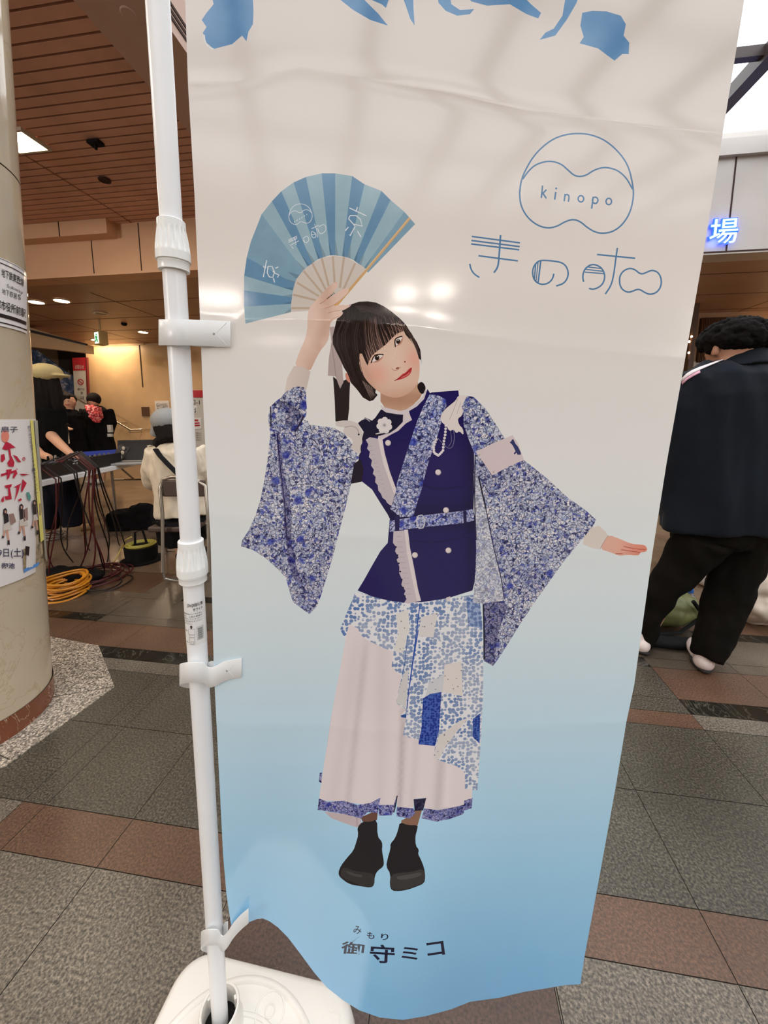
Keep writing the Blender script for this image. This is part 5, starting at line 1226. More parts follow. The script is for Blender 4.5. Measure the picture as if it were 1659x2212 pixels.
# yellow lead to the reel
p = [at_z(238, 1224, 0.006), at_z(252, 1205, 0.02), at_z(262, 1185, 0.06), at_f(272, 1166, at_z(310, 1205, 0).dot(FWD)), at_f(284, 1160, at_z(310, 1205, 0).dot(FWD))]
mb = MB(); mb.tube(p, 0.006, 8); tag(mb.build('power_lead', mat('yellow_lead', (222, 196, 110), 0.4)), 'pale yellow power lead running up to the black cable reel', 'cable')
rl = at_z(307, 1210, 0); RD = rl.dot(FWD); rr_ = pxm(33, RD)
reel = thing('cable_reel', rl, 'black cable reel lying flat on the floor under the folding table', 'cable reel')
mb = MB(); mb.lathe([(0, 0.0), (rr_ * 1.25, 0.0), (rr_ * 1.25, 0.012), (rr_ * .95, 0.014), (rr_, 0.12), (0, 0.12)], rl, 32); mb.build('drum', RUB, reel)
mb = MB()
for k in range(5): mb.tube([rl + Vector((cos(2 * pi * i / 20) * rr_ * (0.6 + .07 * k), sin(2 * pi * i / 20) * rr_ * (.6 + .07 * k), 0.128 + 0.006 * (k % 3))) for i in range(20)], 0.007, 6, closed=True)
mb.build('wound_cord', mat('olive_yellow_cord', (170, 160, 70), 0.45), reel)
mb = MB(); mb.tube([rl + Vector((-.05, 0, .12)), rl + Vector((-.06, .02, .22)), rl + Vector((0.0, .03, .24)), rl + Vector((.04, .02, .12))], 0.009, 8); mb.build('handle', RUB, reel)
eb = at_z(292, 1140, 0)
mb = MB(); mb.box(eb + UP * 0.09, (0.42, 0.24, 0.18), 0.3); mb.ell(eb + Vector((.1, 0, .2)), (0.14, 0.1, 0.06)); o = remesh(mb, 'equipment_bag', BLK, 0.014, 3, None, foldy(0.014, 14, 14)); tag(o, 'black soft equipment bag on the floor behind the cable reel', 'bag')
rb = at_z(352, 1168, 0)
mb = MB(); mb.ell(rb + UP * 0.10, (0.05, 0.05, 0.10)); mb.cur = 1; mb.ell(rb + UP * 0.15 + RGT * 0.0, (0.035, 0.052, 0.05)); tag(mb.build('plastic_bag', [mat('clear_film', (190, 190, 186), 0.2), mat('red_wrapper', (206, 52, 76), 0.4)]), 'crumpled clear bag with a red wrapper beside the folding chair', 'bag')

def hairball(mb, c, r, n, rad, seed, zmin=-1.0, fr=None):
    q = random.Random(seed)
    for _ in range(n):
        a = q.uniform(0, 2 * pi); z = q.uniform(zmin, 1.0); s = sqrt(max(0, 1 - z * z)); v = Vector((s * cos(a) * r[0], s * sin(a) * r[1], z * r[2]))
        if fr and not fr(v): continue
        mb.ell(c + v, rad * q.uniform(0.75, 1.25), 7, 5)
# capped person at the desk
D = 3.45; P = lambda x, y, d=0.0: at_f(x, y, D + d)
ft = at_z(135, 1146, 0); per = thing('person', ft, 'person in a tan cap and black clothes reaching over the mixing desk', 'person')
mb = MB(); mb.ell(P(96, 822), (0.095, 0.10, 0.12)); mb.tube([P(96, 850), P(98, 890)], [0.055, 0.06]); mb.tube([P(90, 900), P(100, 1020)], [0.13, 0.12])
mb.tube([P(118, 905), P(105, 935, -.05), P(132, 962, -.2), P(156, 983, -.32)], [0.05, 0.047, 0.036, 0.026]); h_ = P(158, 985, -.32); mb.ell(h_, (0.035, 0.028, 0.018))
for k in range(5): mb.tube([h_, h_ + RGT * (0.05) + FWD * (0.02 * (k - 2)) - UP * 0.012, h_ + RGT * 0.078 + FWD * (0.022 * (k - 2)) - UP * 0.03], [0.010, 0.008, 0.006], 6)
mb.tube([P(80, 905), P(66, 960, -.1), P(88, 982, -.3), P(108, 988, -.4)], [0.05, 0.042, 0.034, 0.024]); mb.tube([P(118, 1040), P(108, 1140)], [0.05, 0.04]); mb.tube([P(135, 1040), P(157, 1138)], [0.05, 0.04])
o = remesh(mb, 'body', SKIN, 0.009, 2, per)
mb = MB(); mb.tube([P(97, 872), P(98, 885), P(100, 930), P(104, 985), P(108, 1045)], [0.08, 0.13, 0.155, 0.145, 0.15], 16); mb.tube([P(118, 885), P(122, 905), P(107, 935, -.05)], [0.085, 0.08, 0.062], 12); mb.tube([P(82, 885), P(76, 915), P(68, 950, -.08)], [0.085, 0.078, 0.06], 12)
remesh(mb, 'black_shirt', BLK, 0.012, 3, per, foldy(0.012))
mb = MB(); mb.tube([P(120, 1040), P(112, 1090), P(108, 1140)], [0.12, 0.085, 0.07], 14); mb.tube([P(135, 1040), P(150, 1090), P(158, 1136)], [0.12, 0.085, 0.075], 14); remesh(mb, 'trousers', DNV, 0.012, 3, per, foldy(0.012))
mb = MB(); mb.tube([P(92, 800), P(94, 850), P(100, 900)], [0.108, 0.115, 0.07], 14); mb.tube([P(112, 810), P(122, 860), P(126, 895)], [0.05, 0.055, 0.03], 10); remesh(mb, 'hair', HAIRM, 0.01, 2, per, foldy(0.008, 40, 6))
mb = MB(); c = P(98, 806); mb.ell(c, (0.125, 0.13, 0.085)); mb.ell(c + RGT * 0.09 - UP * 0.02 + FWD * 0.02, (0.10, 0.09, 0.016)); remesh(mb, 'tan_cap', mat('tan_cap_cloth', (196, 178, 128), 0.85, bump=0.3, bscale=80), 0.009, 2, per)
mb = MB()
for x in (105, 180): mb.tube([at_z(x - 6, 1140, 0.03), at_z(x + 16, 1138, 0.025)], [0.04, 0.035], 10)
mb.build('shoes', mat('tan_shoe', (150, 118, 78), 0.6), per)
# two people talking by the stairs
D = 6.2
ft = at_f(152, 1045, D); ft.z = 0; per = thing('person', ft, 'smiling dark-haired person in a black coat with a cream shoulder bag near the stairs', 'person')
ft.z = 0
mb = MB(); hc = P(150, 868); mb.ell(hc, (0.085, 0.09, 0.115)); mb.ell(hc + RGT * 0.08 - UP * 0.01, (0.018, 0.02, 0.02)); mb.tube([hc, P(152, 893)], [0.05, 0.05]); mb.tube([P(152, 895), P(156, 980)], [0.12, 0.13]); mb.tube([P(150, 905), P(134, 925, -.1), P(148, 926, -.2)], [0.045, 0.04, 0.03]); mb.ell(P(152, 927, -.2), (0.05, 0.03, 0.022))
for k in range(4): mb.tube([P(152, 927, -.2), P(158, 925.5 + k * .9, -.2)], [0.01, 0.006], 6)
mb.tube([P(150, 980), Vector((ft.x - .07, ft.y, .04))], [.07, .045]); mb.tube([P(160, 980), Vector((ft.x + .08, ft.y, .04))], [.07, .045]); remesh(mb, 'body', SKIN, 0.012, 2, per)
mb = MB(); mb.tube([P(152, 884), P(152, 896), P(155, 930), P(160, 975), P(162, 1005)], [0.09, 0.19, 0.20, 0.23, 0.25], 16, flat=.7); mb.tube([P(164, 892), P(176, 925), P(172, 960)], [0.08, 0.075, 0.06]); mb.tube([P(140, 892), P(136, 918, -.08), P(146, 924, -.18)], [0.075, 0.07, 0.05]); remesh(mb, 'black_coat', BLK, 0.014, 3, per, foldy(0.012))
mb = MB(); mb.ell(hc + RGT * -0.03 + FWD * .02 + UP * 0.04, (0.105, 0.11, 0.10)); mb.tube([hc + RGT * -0.07, hc + RGT * -0.075 - UP * .16, P(137, 900, -.02)], [0.065, 0.055, 0.04]); mb.tube([hc + RGT * -.02 + UP * .09 - FWD * .06, hc + RGT * .06 + UP * .075 - FWD * .05], .035); remesh(mb, 'hair', HAIRM, 0.01, 2, per, foldy(0.008, 30, 6))
mb = MB(); mb.tube([P(122, 884, -.1), P(127, 900, -.25), P(130, 930, -.28)], 0.03, 8, flat=.3); mb.box(P(139, 943, -.30), (0.14, 0.05, 0.22), -.1); o = mb.build('shoulder_bag', CREAMC, per, label='cream cloth shoulder bag'); o.modifiers.new('b', 'BEVEL').width = 0.015
mb = MB(); e_ = hc + FWD * -0.082
for dx in (0.0, 0.05): mb.ell(e_ + RGT * dx + UP * 0.01, (0.012, 0.008, 0.005), 8, 6)
mb.build('eyes', RUB, per)
mb = MB(); mb.tube([e_ + RGT * -0.0 - UP * 0.045 - FWD * .005, e_ + RGT * 0.03 - UP * 0.055 - FWD * .008, e_ + RGT * 0.055 - UP * 0.04 + FWD * .005], 0.006, 6); mb.build('mouth', mat('lips', (170, 70, 70), 0.5), per)
for x in (-.07, .08):
    mb = MB(); mb.ell(Vector((ft.x + x, ft.y - .05, .045)), (.045, .11, .045)); mb.build('shoe', RUB, per)
D = 6.5
ft = at_f(212, 1040, D); ft.z = 0; per = thing('person', ft, 'person in a long black coat looking down, red patterned scarf across the front', 'person')
mb = MB(); hc = P(202, 866); mb.ell(hc, (0.085, 0.09, 0.11)); mb.tube([hc, P(205, 890)], [0.05, 0.055]); mb.tube([P(208, 890), P(212, 980)], [0.12, 0.13]); mb.tube([P(232, 920), P(238, 928)], [.035, .03]); mb.tube([P(205, 980), Vector((ft.x - .08, ft.y, .04))], [.07, .045]); mb.tube([P(222, 980), Vector((ft.x + .08, ft.y, .04))], [.07, .045]); remesh(mb, 'body', SKIN, 0.012, 2, per)
mb = MB(); mb.tube([P(208, 876), P(208, 890), P(210, 920), P(214, 965), P(218, 1008)], [0.10, 0.22, 0.23, 0.27, 0.31], 16, flat=.7); mb.tube([P(230, 886), P(240, 915), P(236, 940)], [0.10, 0.09, 0.06]); mb.tube([P(187, 886), P(181, 915), P(186, 940, -.1)], [0.10, 0.09, 0.06]); remesh(mb, 'black_coat', BLK, 0.014, 3, per, foldy(0.012))
mb = MB(); mb.ell(hc + UP * 0.03 + FWD * 0.01, (0.105, 0.105, 0.11)); mb.ell(hc + UP * 0.02 + FWD * 0.08, (0.05, .06, .06)); remesh(mb, 'hair', HAIRM, 0.01, 2, per)
SC = bpy.data.materials.new('red_patterned_scarf'); t = NT(SC); n_ = t.noise(38, 4, 0.6); t.l(t.ramp(n_.outputs[0], [(0.40, (70, 20, 28)), (0.47, (206, 48, 62)), (0.56, (226, 92, 96)), (0.62, (240, 210, 200))]), t.b.inputs['Base Color'])
mb = MB(); mb.tube([P(192, 878, -.18), P(203, 884, -.22), P(208, 900, -.25), P(209, 914, -.26)], [0.07, 0.12, 0.11, 0.04], 14, flat=.45); remesh(mb, 'patterned_scarf', SC, 0.011, 2, per, foldy(0.016, 20, 20))
mb = MB(); mb.box(P(238, 926, -.15), (0.07, 0.04, 0.12)); mb.box(P(238, 940, -.16), (0.08, 0.03, 0.05)); mb.build('phone_case', mat('pale_grey', (186, 184, 178), 0.5), per)
for x in (-.08, .08):
    mb = MB(); mb.ell(Vector((ft.x + x, ft.y - .05, .045)), (.045, .11, .045)); mb.build('shoe', TABW, per)
# seated person and folding chair
D = 2.50
cp_ = at_f(392, 1270, D); cp_.z = 0
ch = thing('folding_chair', cp_, 'tubular steel folding chair with brown back, seen behind the white pole', 'chair')
mb = MB(); mb.tube([P(352, 1236, -.22), P(351, 1110, -.20), P(346, 1055, -.18), P(352, 1036, -.17), P(372, 1030, -.16), P(420, 1032, -.16), P(444, 1050, -.18), P(449, 1110, -.2), P(452, 1236, -.22)], 0.011, 10); mb.tube([at_f(352, 1236, D - .22), at_f(356, 1250, D - .21), at_f(380, 1255, D - .2), at_f(440, 1255, D - .2), at_f(452, 1236, D - .22)], 0.011, 10); mb.build('frame', METAL, ch)
mb = MB()
f0 = at_z(360, 1190, 0.011); f1 = at_z(440, 1190, 0.011); mb.tube([P(352, 1130, -.2), f0, f1, P(448, 1130, -.2)], 0.010, 10); mb.build('rear_frame', METAL, ch)
mb = MB(); mb.box(P(398, 1055, -.17), (pxm(88, D), 0.02, pxm(34, D)), YAW); mb.build('backrest', mat('brown_vinyl', (66, 50, 42), 0.5), ch, bevel=0.008)
mb = MB(); mb.box(P(400, 1128, 0), (pxm(96, D), 0.36, 0.035), YAW); mb.build('seat', mat('brown_vinyl', (66, 50, 42), 0.5), ch, bevel=0.01)
per = thing('person', P(392, 1115), 'seated person with grey cap and cream shirt, back turned, on the folding chair', 'person')
mb = MB(); hc = P(366, 922); mb.ell(hc, (0.078, 0.09, 0.105)); mb.tube([hc, P(368, 962)], [0.055, 0.06]); mb.tube([P(376, 970, .02), P(386, 1040, .02), P(393, 1105, .02)], [0.08, 0.085, 0.10]); mb.tube([P(345, 978), P(415, 975)], .05); mb.tube([P(385, 1100), P(385, 1110, .45)], [0.09, 0.06]); mb.tube([P(420, 1100), P(415, 1112, .45)], [0.09, 0.06]); mb.tube([P(385, 1110, .45), Vector((P(385, 1110, .45).x, P(385, 1110, .45).y, .05))], [.055, .04]); mb.tube([P(415, 1112, .45), Vector((P(415, 1112, .45).x, P(415, 1112, .45).y, .05))], [.055, .04])
mb.tube([P(332, 985), P(322, 1030, .1), P(345, 1050, .3)], [.035, .03, .025]); mb.ell(P(350, 1050, .32), (.03, .045, .02)); remesh(mb, 'body', SKIN, 0.010, 2, per)
mb = MB(); mb.tube([P(376, 955), P(376, 975), P(382, 1020), P(388, 1070), P(392, 1112)], [0.10, 0.16, 0.17, 0.165, 0.17], 18, flat=.75); mb.tube([P(345, 975), P(334, 1010, .02), P(332, 1042, .15), P(345, 1050, .28)], [0.085, 0.08, 0.07, 0.045], 12); mb.tube([P(415, 972), P(433, 1010, .02), P(436, 1045, .1)], [0.085, 0.08, 0.06], 12); remesh(mb, 'cream_shirt', CREAMC, 0.010, 3, per, foldy(0.016, 14, 7))
mb = MB(); mb.tube([P(390, 1108), P(388, 1122, .2), P(386, 1122, .48)], [0.175, 0.13, 0.09], 14); mb.tube([P(405, 1108), P(418, 1122, .2), P(416, 1122, .48)], [0.17, 0.13, 0.09], 14); mb.tube([P(392, 1115, -.02), P(395, 1165, .0)], [0.16, 0.15], 14); remesh(mb, 'black_skirt', BLK, 0.012, 3, per, foldy(0.01))
mb = MB(); mb.ell(hc + UP * 0.0, (0.088, 0.105, 0.10)); mb.tube([P(366, 930, -.03), P(368, 955, -.06)], [0.08, 0.06]); mb.tube([P(340, 955), P(352, 958, -.05)], [.03, .05]); remesh(mb, 'hair', HAIRM, 0.009, 2, per, foldy(0.006, 40, 8))
mb = MB(); cc_ = P(363, 908); mb.ell(cc_ + UP * 0.0, (0.095, 0.115, 0.082)); mb.tube([P(345, 920), P(335, 942)], [.05, .035], 10); remesh(mb, 'grey_cap', mat('grey_cap_cloth', (150, 150, 148), 0.8, bump=0.3, bscale=60), 0.009, 3, per)
mb = MB(); sp_ = [P(336, 970, -.10), P(346, 985, -.145), P(362, 1002, -.155), P(380, 1020, -.155), P(405, 1045, -.15)]; mb.tube(sp_, 0.017, 8, flat=.35); mb.build('bag_strap', RUB, per, label='black diagonal bag strap')
for x in (385, 415):
    mb = MB(); q = P(x, 1110, .45); mb.ell(Vector((q.x, q.y + .05, .04)), (.04, .11, .04)); mb.build('shoe', RUB, per)
# barrier tape, boards, rail, wall fittings, exit sign
D = 5.2; q0 = at_f(120, 985, D); q1 = at_f(470, 960, D + .4)
bt = thing('belt_barrier', Vector((q0.x, q0.y, 0)), 'blue belt barrier stretched behind the folding table', 'barrier')
mb = MB(); d_ = (q1 - q0).normalized(); mb.box((q0 + q1) / 2, ((q1 - q0).length, 0.006, 0.06), M=Matrix((d_, d_.cross(UP) * -1, UP)).transposed()); mb.build('belt', mat('blue_belt', (34, 60, 170), 0.6), bt)
for q in (q0, q1):
    mb = MB(); b_ = Vector((q.x, q.y, 0)); mb.lathe([(0, 0), (0.16, 0), (0.16, 0.01), (0.03, 0.03), (0.025, q.z + .05), (0, q.z + .05)], b_, 20); mb.build('post', METAL, bt)
RA = at_Y(118, 833, 8.35); RB_ = at_Y(282, 929, 8.35); RC = at_Y(306, 928, 8.35)
hr = thing('handrail', RB_, 'shiny steel handrail sloping down the beige wall beside the stairs', 'handrail')
mb = MB(); mb.tube([RA, RB_, RC, RC + Vector((0.03, .36, 0))], 0.022, 12); mb.build('rail', mat('polished_steel', (216, 206, 190), 0.15, metal=0.9), hr)
for f in (.5, .78, .99):
    p = RA.lerp(RB_, f); mb = MB(); mb.tube([p, p - UP * 0.07, p - UP * 0.07 + Vector((0, .38, 0))], 0.012, 8); mb.build('bracket', METAL, hr)
def board(name, pts, D0, th, m, label, cat, kind=None):
    vs = [at_f(x, y, D0) for x, y in pts]; vs2 = [v + FWD * th for v in vs]; n = len(vs)
    mb = MB(); mb.add(vs + vs2, [list(range(n)), [n + i for i in range(n)][::-1]] + [(i, n + i, n + (i + 1) % n, (i + 1) % n) for i in range(n)])
    return mb.build(name, m, None, label=label, cat=cat, kind=kind)
REDB = mat('red_board', (176, 34, 44), 0.4); GRYB = mat('pale_grey_board', (196, 190, 180), 0.45)
D8 = 9.62
def flatface(root, name, pts, D0, m, off=0.004):
    mb = MB(); mb.add([at_f(x, y, D0 - off) for x, y in pts], [list(range(len(pts)))]); return mb.build(name, m, root)
def flattext(root, name, s, x0, x1, y0, y1, D0, m, off=0.006, bold=0.0):
    P_, F_ = text_fit(s, 0, 0, 1, 1, bold); mb = MB(); mb.add([at_f(x0 + (x1 - x0) * x, y1 - (y1 - y0) * y, D0 - off) for x, y in P_], F_); return mb.build(name, m, root)
s1 = thing('notice_board', at_f(175, 900, D8), 'tall grey notice board with red header and no-entry disc beside the stairs', 'notice board')
def tb(root, name, pts, D0, th, m):
    vs = [at_f(x, y, D0) for x, y in pts]; vs2 = [v + FWD * th for v in vs]; n = len(vs)
    mb = MB(); mb.add(vs + vs2, [list(range(n)), [n + i for i in range(n)][::-1]] + [(i, n + i, n + (i + 1) % n, (i + 1) % n) for i in range(n)]); return mb.build(name, m, root)
b_ = at_f(190, 900, D8); 
tb(s1, 'panel', [(157, 774), (184, 774), (193, floor_row(193, D8)), (167, floor_row(167, D8))], D8, 0.05, GRYB); flatface(s1, 'red_header', [(156, 773), (184, 772), (185.5, 800), (158, 801)], D8, REDB)
flattext(s1, 'header_lettering', 'お知らせ', 162, 181, 788, 797, D8, SIGW, .008); 
mb = MB(); c = at_f(174, 825, D8 - .006)
mb.add([c + (RGT * cos(2 * pi * k / 20) + UP * sin(2 * pi * k / 20)) * r for k in range(20) for r in (0.075, 0.055)], [(2 * k, (2 * k + 2) % 40, (2 * k + 3) % 40, 2 * k + 1) for k in range(20)]); mb.box(c, (0.13, 0.003, 0.018), M=Matrix((RGT, FWD, UP)).transposed() @ Matrix.Rotation(0.78, 3, 'Y')); mb.build('no_entry_symbol', REDB, s1)
flattext(s1, 'lettering', '通行止', 167, 183, 838, 843, D8, INK); flattext(s1, 'lettering', '禁', 174, 179, 846, 852, D8, INK); flattext(s1, 'lettering', '注意', 173, 182, 856, 862, D8, INK)
tb(s1, 'red_edge', [(184, 772), (187, 772), (196, floor_row(196, D8)), (193, floor_row(193, D8))], D8, 0.06, mat('dark_red_edge', (104, 24, 30), 0.5))
D9 = 4.6
s2 = thing('notice_board', at_f(428, 900, D9), 'grey notice board with red header seen between pole and banner', 'notice board')
tb(s2, 'panel', [(405, 846), (470, 846), (476, floor_row(476, D9)), (412, floor_row(412, D9))], D9, 0.04, GRYB); flatface(s2, 'red_header', [(405, 843), (470, 843), (471, 858), (406, 859)], D9, REDB)
flattext(s2, 'lettering', '口-1', 412, 431, 864, 874, D9, INK); flatface(s2, 'white_note', [(412, 876), (425, 876), (425, 893), (412, 893)], D9, SIGW); flattext(s2, 'lettering', '出', 413, 423, 880, 891, D9, INK, .008)
flatface(s2, 'white_note', [(415, 903), (434, 902), (435, 926), (416, 928)], D9, SIGW); flatface(s2, 'red_bar', [(418, 913), (431, 912), (431, 915), (418, 916)], D9, REDB, .007); flatface(s2, 'red_bar', [(418, 918), (432, 917), (432, 920), (418, 921)], D9, REDB, .007); flatface(s2, 'red_bar', [(420, 906), (428, 906), (428, 910), (420, 910)], D9, REDB, .007)
for k in range(4): flattext(s2, 'lettering', '入場口', 417, 434, 934 + k * 5, 937 + k * 5, D9, mat('sign_grey', (90, 88, 90)))
YW = 8.74
def wallquad(name, x0, x1, y0, y1, m, th, label, cat):
    a = at_Y(x0, y0, YW - th); b = at_Y(x1, y1, YW - th); mb = MB(); mb.box2((a.x, YW - th, b.z), (b.x, YW + .009, a.z)); return mb.build(name, m, None, label=label, cat=cat)
wallquad('wall_plate', 305, 322, 879, 899, mat('brown_plate', (92, 66, 50), 0.4), 0.02, 'small brown metal plate on the beige wall above the handrail end', 'wall plate')
o = wallquad('paper_notice', 334, 366, 866, 889, SIGW, 0.006, 'white paper notice with writing on the beige wall', 'notice')
P_, F_ = text_fit('受付場所', 0, 0, 1, 1); mb = MB(); a = at_Y(337, 871, YW - .008); b = at_Y(363, 884, YW - .008); mb.add([Vector((a.x + (b.x - a.x) * x, YW - .008, b.z + (a.z - b.z) * y)) for x, y in P_], F_); mb.build('lettering', mat('sign_grey', (90, 88, 90)), o)
# mural on the stair wall, landing edge
MU = bpy.data.materials.new('blue_mural'); t = NT(MU); n_ = t.noise(5, 5, 0.65); t.l(t.ramp(n_.outputs[0], [(0.4, (52, 72, 112)), (0.52, (96, 120, 160)), (0.58, (214, 206, 212)), (0.66, (60, 84, 130))]), t.b.inputs['Base Color'])
mu = board('mural_panel', [(40, 734), (66, 748), (160, 815), (158, 862), (118, 850), (40, 800)], 10.75, 0.05, MU, 'long slanting blue and white printed panel above the stairs', 'mural')
for x in (75, 150):
    q = at_f(x, 800, 10.79); mb = MB(); mb.box((q.x, q.y, q.z / 2), (.05, .05, q.z)); mb.build('post', METAL, mu)
board('landing_edge', [(40, 700), (186, 744), (187, 762), (40, 746)], 7.8, 0.2, WALLB, None, None, 'structure')
board('landing_dark_rail', [(40, 706), (186, 742), (186, 746), (40, 712)], 7.75, 0.04, mat('black_rail', (30, 22, 18), 0.5), None, None, 'structure')  # narrow dark strip along the landing edge
# exit sign
ec = at_f(218, 731, 7.4)
ex = thing('exit_sign', ec, 'green and white illuminated exit sign hanging from the low ceiling', 'exit sign')
mb = MB(); mb.box(ec, (0.20, 0.14, 0.24), YAW - .5); mb.tube([ec + UP * 0.12, Vector((ec.x, ec.y, 2.9))], 0.015, 8); mb.build('housing', mat('sign_housing', (190, 170, 120), 0.5), ex)
f_ = (Matrix.Rotation(YAW - .5, 3, 'Z') @ Vector((0, -1, 0))); u_ = (Matrix.Rotation(YAW - .5, 3, 'Z') @ Vector((1, 0, 0)))
mb = MB(); c = ec + f_ * 0.072; mb.add([c + u_ * a * 0.07 + UP * b * 0.10 for a, b in ((-1, -1), (1, -1), (1, 1), (-1, 1))], [(0, 1, 2, 3)]); mb.build('lit_panel', mat('exit_lit', (220, 245, 225), 0.4, emit=(214, 245, 220), es=1.6), ex)
mb = MB(); c = ec + f_ * 0.074; mb.ell(c + UP * 0.055 + u_ * .005, (0.016, 0.003, 0.016)); mb.tube([c + UP * 0.03, c - UP * 0.01], 0.018, 8); mb.tube([c - UP * 0.01, c - UP * 0.04 + u_ * .03, c - UP * .08 + u_ * .02], 0.010, 8); mb.tube([c - UP * 0.01, c - UP * 0.05 - u_ * .025, c - UP * .06 - u_ * .05], 0.010, 8); mb.tube([c + UP * 0.03, c + u_ * .04], 0.007, 6)
mb.build('running_figure', mat('exit_green', (30, 150, 80), 0.4, emit=(20, 150, 70), es=0.6), ex)
# ================================================================== RIGHT SIDE
MD = 1.64; P = lambda x, y, d=0.0: at_f(x, y, MD + d); m_ = lambda n: pxm(n, MD)
ft = at_z(1470, 1425, 0); man = thing('person', ft, 'curly-haired man in dark navy track jacket and brown-black trousers, back turned', 'person')
MSKIN = mat('warm_skin', (196, 146, 120), 0.5)
mb = MB(); hc = P(1583, 752, .03); mb.ell(hc, (m_(46), m_(50), m_(56))); mb.tube([P(1586, 775, .02), P(1590, 830)], [m_(42), m_(46)]); mb.ell(P(1545, 751, .0), (m_(7), m_(12), m_(19))); mb.ell(P(1621, 758, .04), (m_(6), m_(10), m_(16)))
mb.tube([P(1590, 830, .02), P(1575, 950, .02), P(1565, 1130, .02)], [m_(50), m_(48), m_(48)]); mb.tube([P(1520, 845), P(1478, 1000), P(1455, 1110, .08), P(1468, 1150, .15)], [m_(22), m_(16), m_(14), m_(13)]); mb.tube([P(1655, 845), P(1702, 1000), P(1715, 1130)], [m_(22), m_(16), m_(14)])
mb.tube([P(1520, 845), P(1655, 845)], m_(24))
hw = P(1470, 1155, .16)
for k in range(4): mb.tube([hw, hw - UP * 0.04 + RGT * 0.012 * (k - 1.5), hw - UP * 0.075 + RGT * 0.013 * (k - 1.5) + FWD * .01], [0.011, 0.009, 0.007], 6)
mb.tube([hw, hw - UP * 0.03 + RGT * 0.035], [0.011, 0.008], 6)
mb.tube([P(1520, 1150), P(1440, 1270, .06), P(1390, 1395, .12)], [m_(34), m_(22), m_(14)]); mb.tube([P(1600, 1150), P(1564, 1290), P(1522, 1420, -.05)], [m_(34), m_(24), m_(14)])
remesh(mb, 'body', MSKIN, 0.008, 2, man)
JK = bpy.data.materials.new('navy_track_fabric'); t = NT(JK); n_ = t.noise(5, 3); t.l(t.ramp(n_.outputs[0], [(0.3, (9, 13, 22)), (0.7, (16, 24, 34))]), t.b.inputs['Base Color']); t.b.inputs['Roughness'].default_value = 0.8; t.b.inputs['Specular IOR Level'].default_value = 0.2; t.b.inputs['Sheen Weight'].default_value = 0.05
def jfold(co, n):
    a = noise.noise(Vector((co.x * 13 + co.z * 2.0, co.y * 13, co.z * 2.4))); b = noise.noise(Vector((co.x * 30, co.y * 30, co.z * 7 + 3)))
    return co + n * (0.014 * a + 0.004 * b)
mb = MB()
mb.tube([P(1598, 774, .0), P(1598, 792), P(1590, 812), P(1585, 850), P(1580, 940), P(1570, 1040), P(1566, 1138)], [m_(52), m_(66), m_(100), m_(116), m_(118), m_(120), m_(126)], 28, flat=.62)
mb.tube([P(1540, 806), P(1508, 826), P(1492, 880), P(1472, 1000, .02), P(1454, 1090, .05), P(1460, 1132, .11)], [m_(34), m_(38), m_(38), m_(36), m_(30), m_(25)], 18)
mb.tube([P(1640, 806), P(1672, 826), P(1690, 880), P(1708, 1000, .02), P(1718, 1130)], [m_(34), m_(38), m_(38), m_(36), m_(30)], 18)
jk = remesh(mb, 'track_jacket', JK, 0.0085, 4, man, jfold)
mb = MB(); mb.tube([P(1603, 757, .0), P(1604, 770, .0), P(1603, 790, .0)], [m_(38), m_(45), m_(58)], 24, flat=.9); remesh(mb, 'collar', JK, 0.007, 2, man)
from mathutils.bvhtree import BVHTree
bv = BVHTree.FromPolygons([v.co for v in jk.data.vertices], [tuple(p.vertices) for p in jk.data.polygons])
def onj(px, py, off=0.003):
    h = bv.ray_cast(EYE, ray(px, py)); 
    if h[0] is None:
        h = bv.find_nearest(P(px, py, -.03))
    return h[0] + h[1] * off
mb = MB(); A_ = [(1474, 818), (1484, 808), (1496, 801), (1510, 795), (1526, 789), (1544, 783), (1562, 777)]; B_ = [(1474, 826), (1485, 815), (1498, 807), (1512, 800), (1528, 793), (1545, 786), (1562, 779)]
vs = []
for a, b in zip(A_, B_): vs += [onj(*a), onj(*b)]
mb.add(vs, [(2 * k, 2 * k + 2, 2 * k + 3, 2 * k + 1) for k in range(len(A_) - 1)]); o = mb.build('shoulder_stripe', mat('white_stripe', (236, 226, 228), 0.5), man, label='white and pink shoulder stripe'); o.modifiers.new('s', 'SOLIDIFY').thickness = 0.002
mb = MB(); vs = []
for a, b in zip(A_[:4], B_[:4]): vs += [onj(b[0], b[1] + 1), onj(b[0] + 1, b[1] + 6)]
mb.add(vs, [(2 * k, 2 * k + 2, 2 * k + 3, 2 * k + 1) for k in range(3)]); o = mb.build('shoulder_stripe', mat('pink_stripe', (214, 160, 180), 0.5), man); o.modifiers.new('s', 'SOLIDIFY').thickness = 0.002
TR = mat('brown_black_trousers', (15, 12, 8), 0.95, spec=0.15, var=0.2, vscale=9)
mb = MB(); mb.tube([P(1568, 1105), P(1566, 1145), P(1562, 1175)], [m_(104), m_(100), m_(80)], 26, flat=.68)
mb.tube([P(1518, 1160), P(1480, 1215, .03), P(1434, 1275, .06), P(1405, 1330, .09), P(1388, 1392, .12)], [m_(56), m_(44), m_(34), m_(28), m_(24)], 20); mb.tube([P(1606, 1160), P(1592, 1220), P(1566, 1300, -.01), P(1545, 1370, -.03), P(1527, 1420, -.05)], [m_(56), m_(50), m_(43), m_(38), m_(30)], 20)
remesh(mb, 'trousers', TR, 0.009, 3, man, foldy(0.014, 12, 10))
SHW = mat('white_sneaker', (226, 210, 206), 0.45); SHS = mat('black_sole', (30, 28, 28), 0.6)
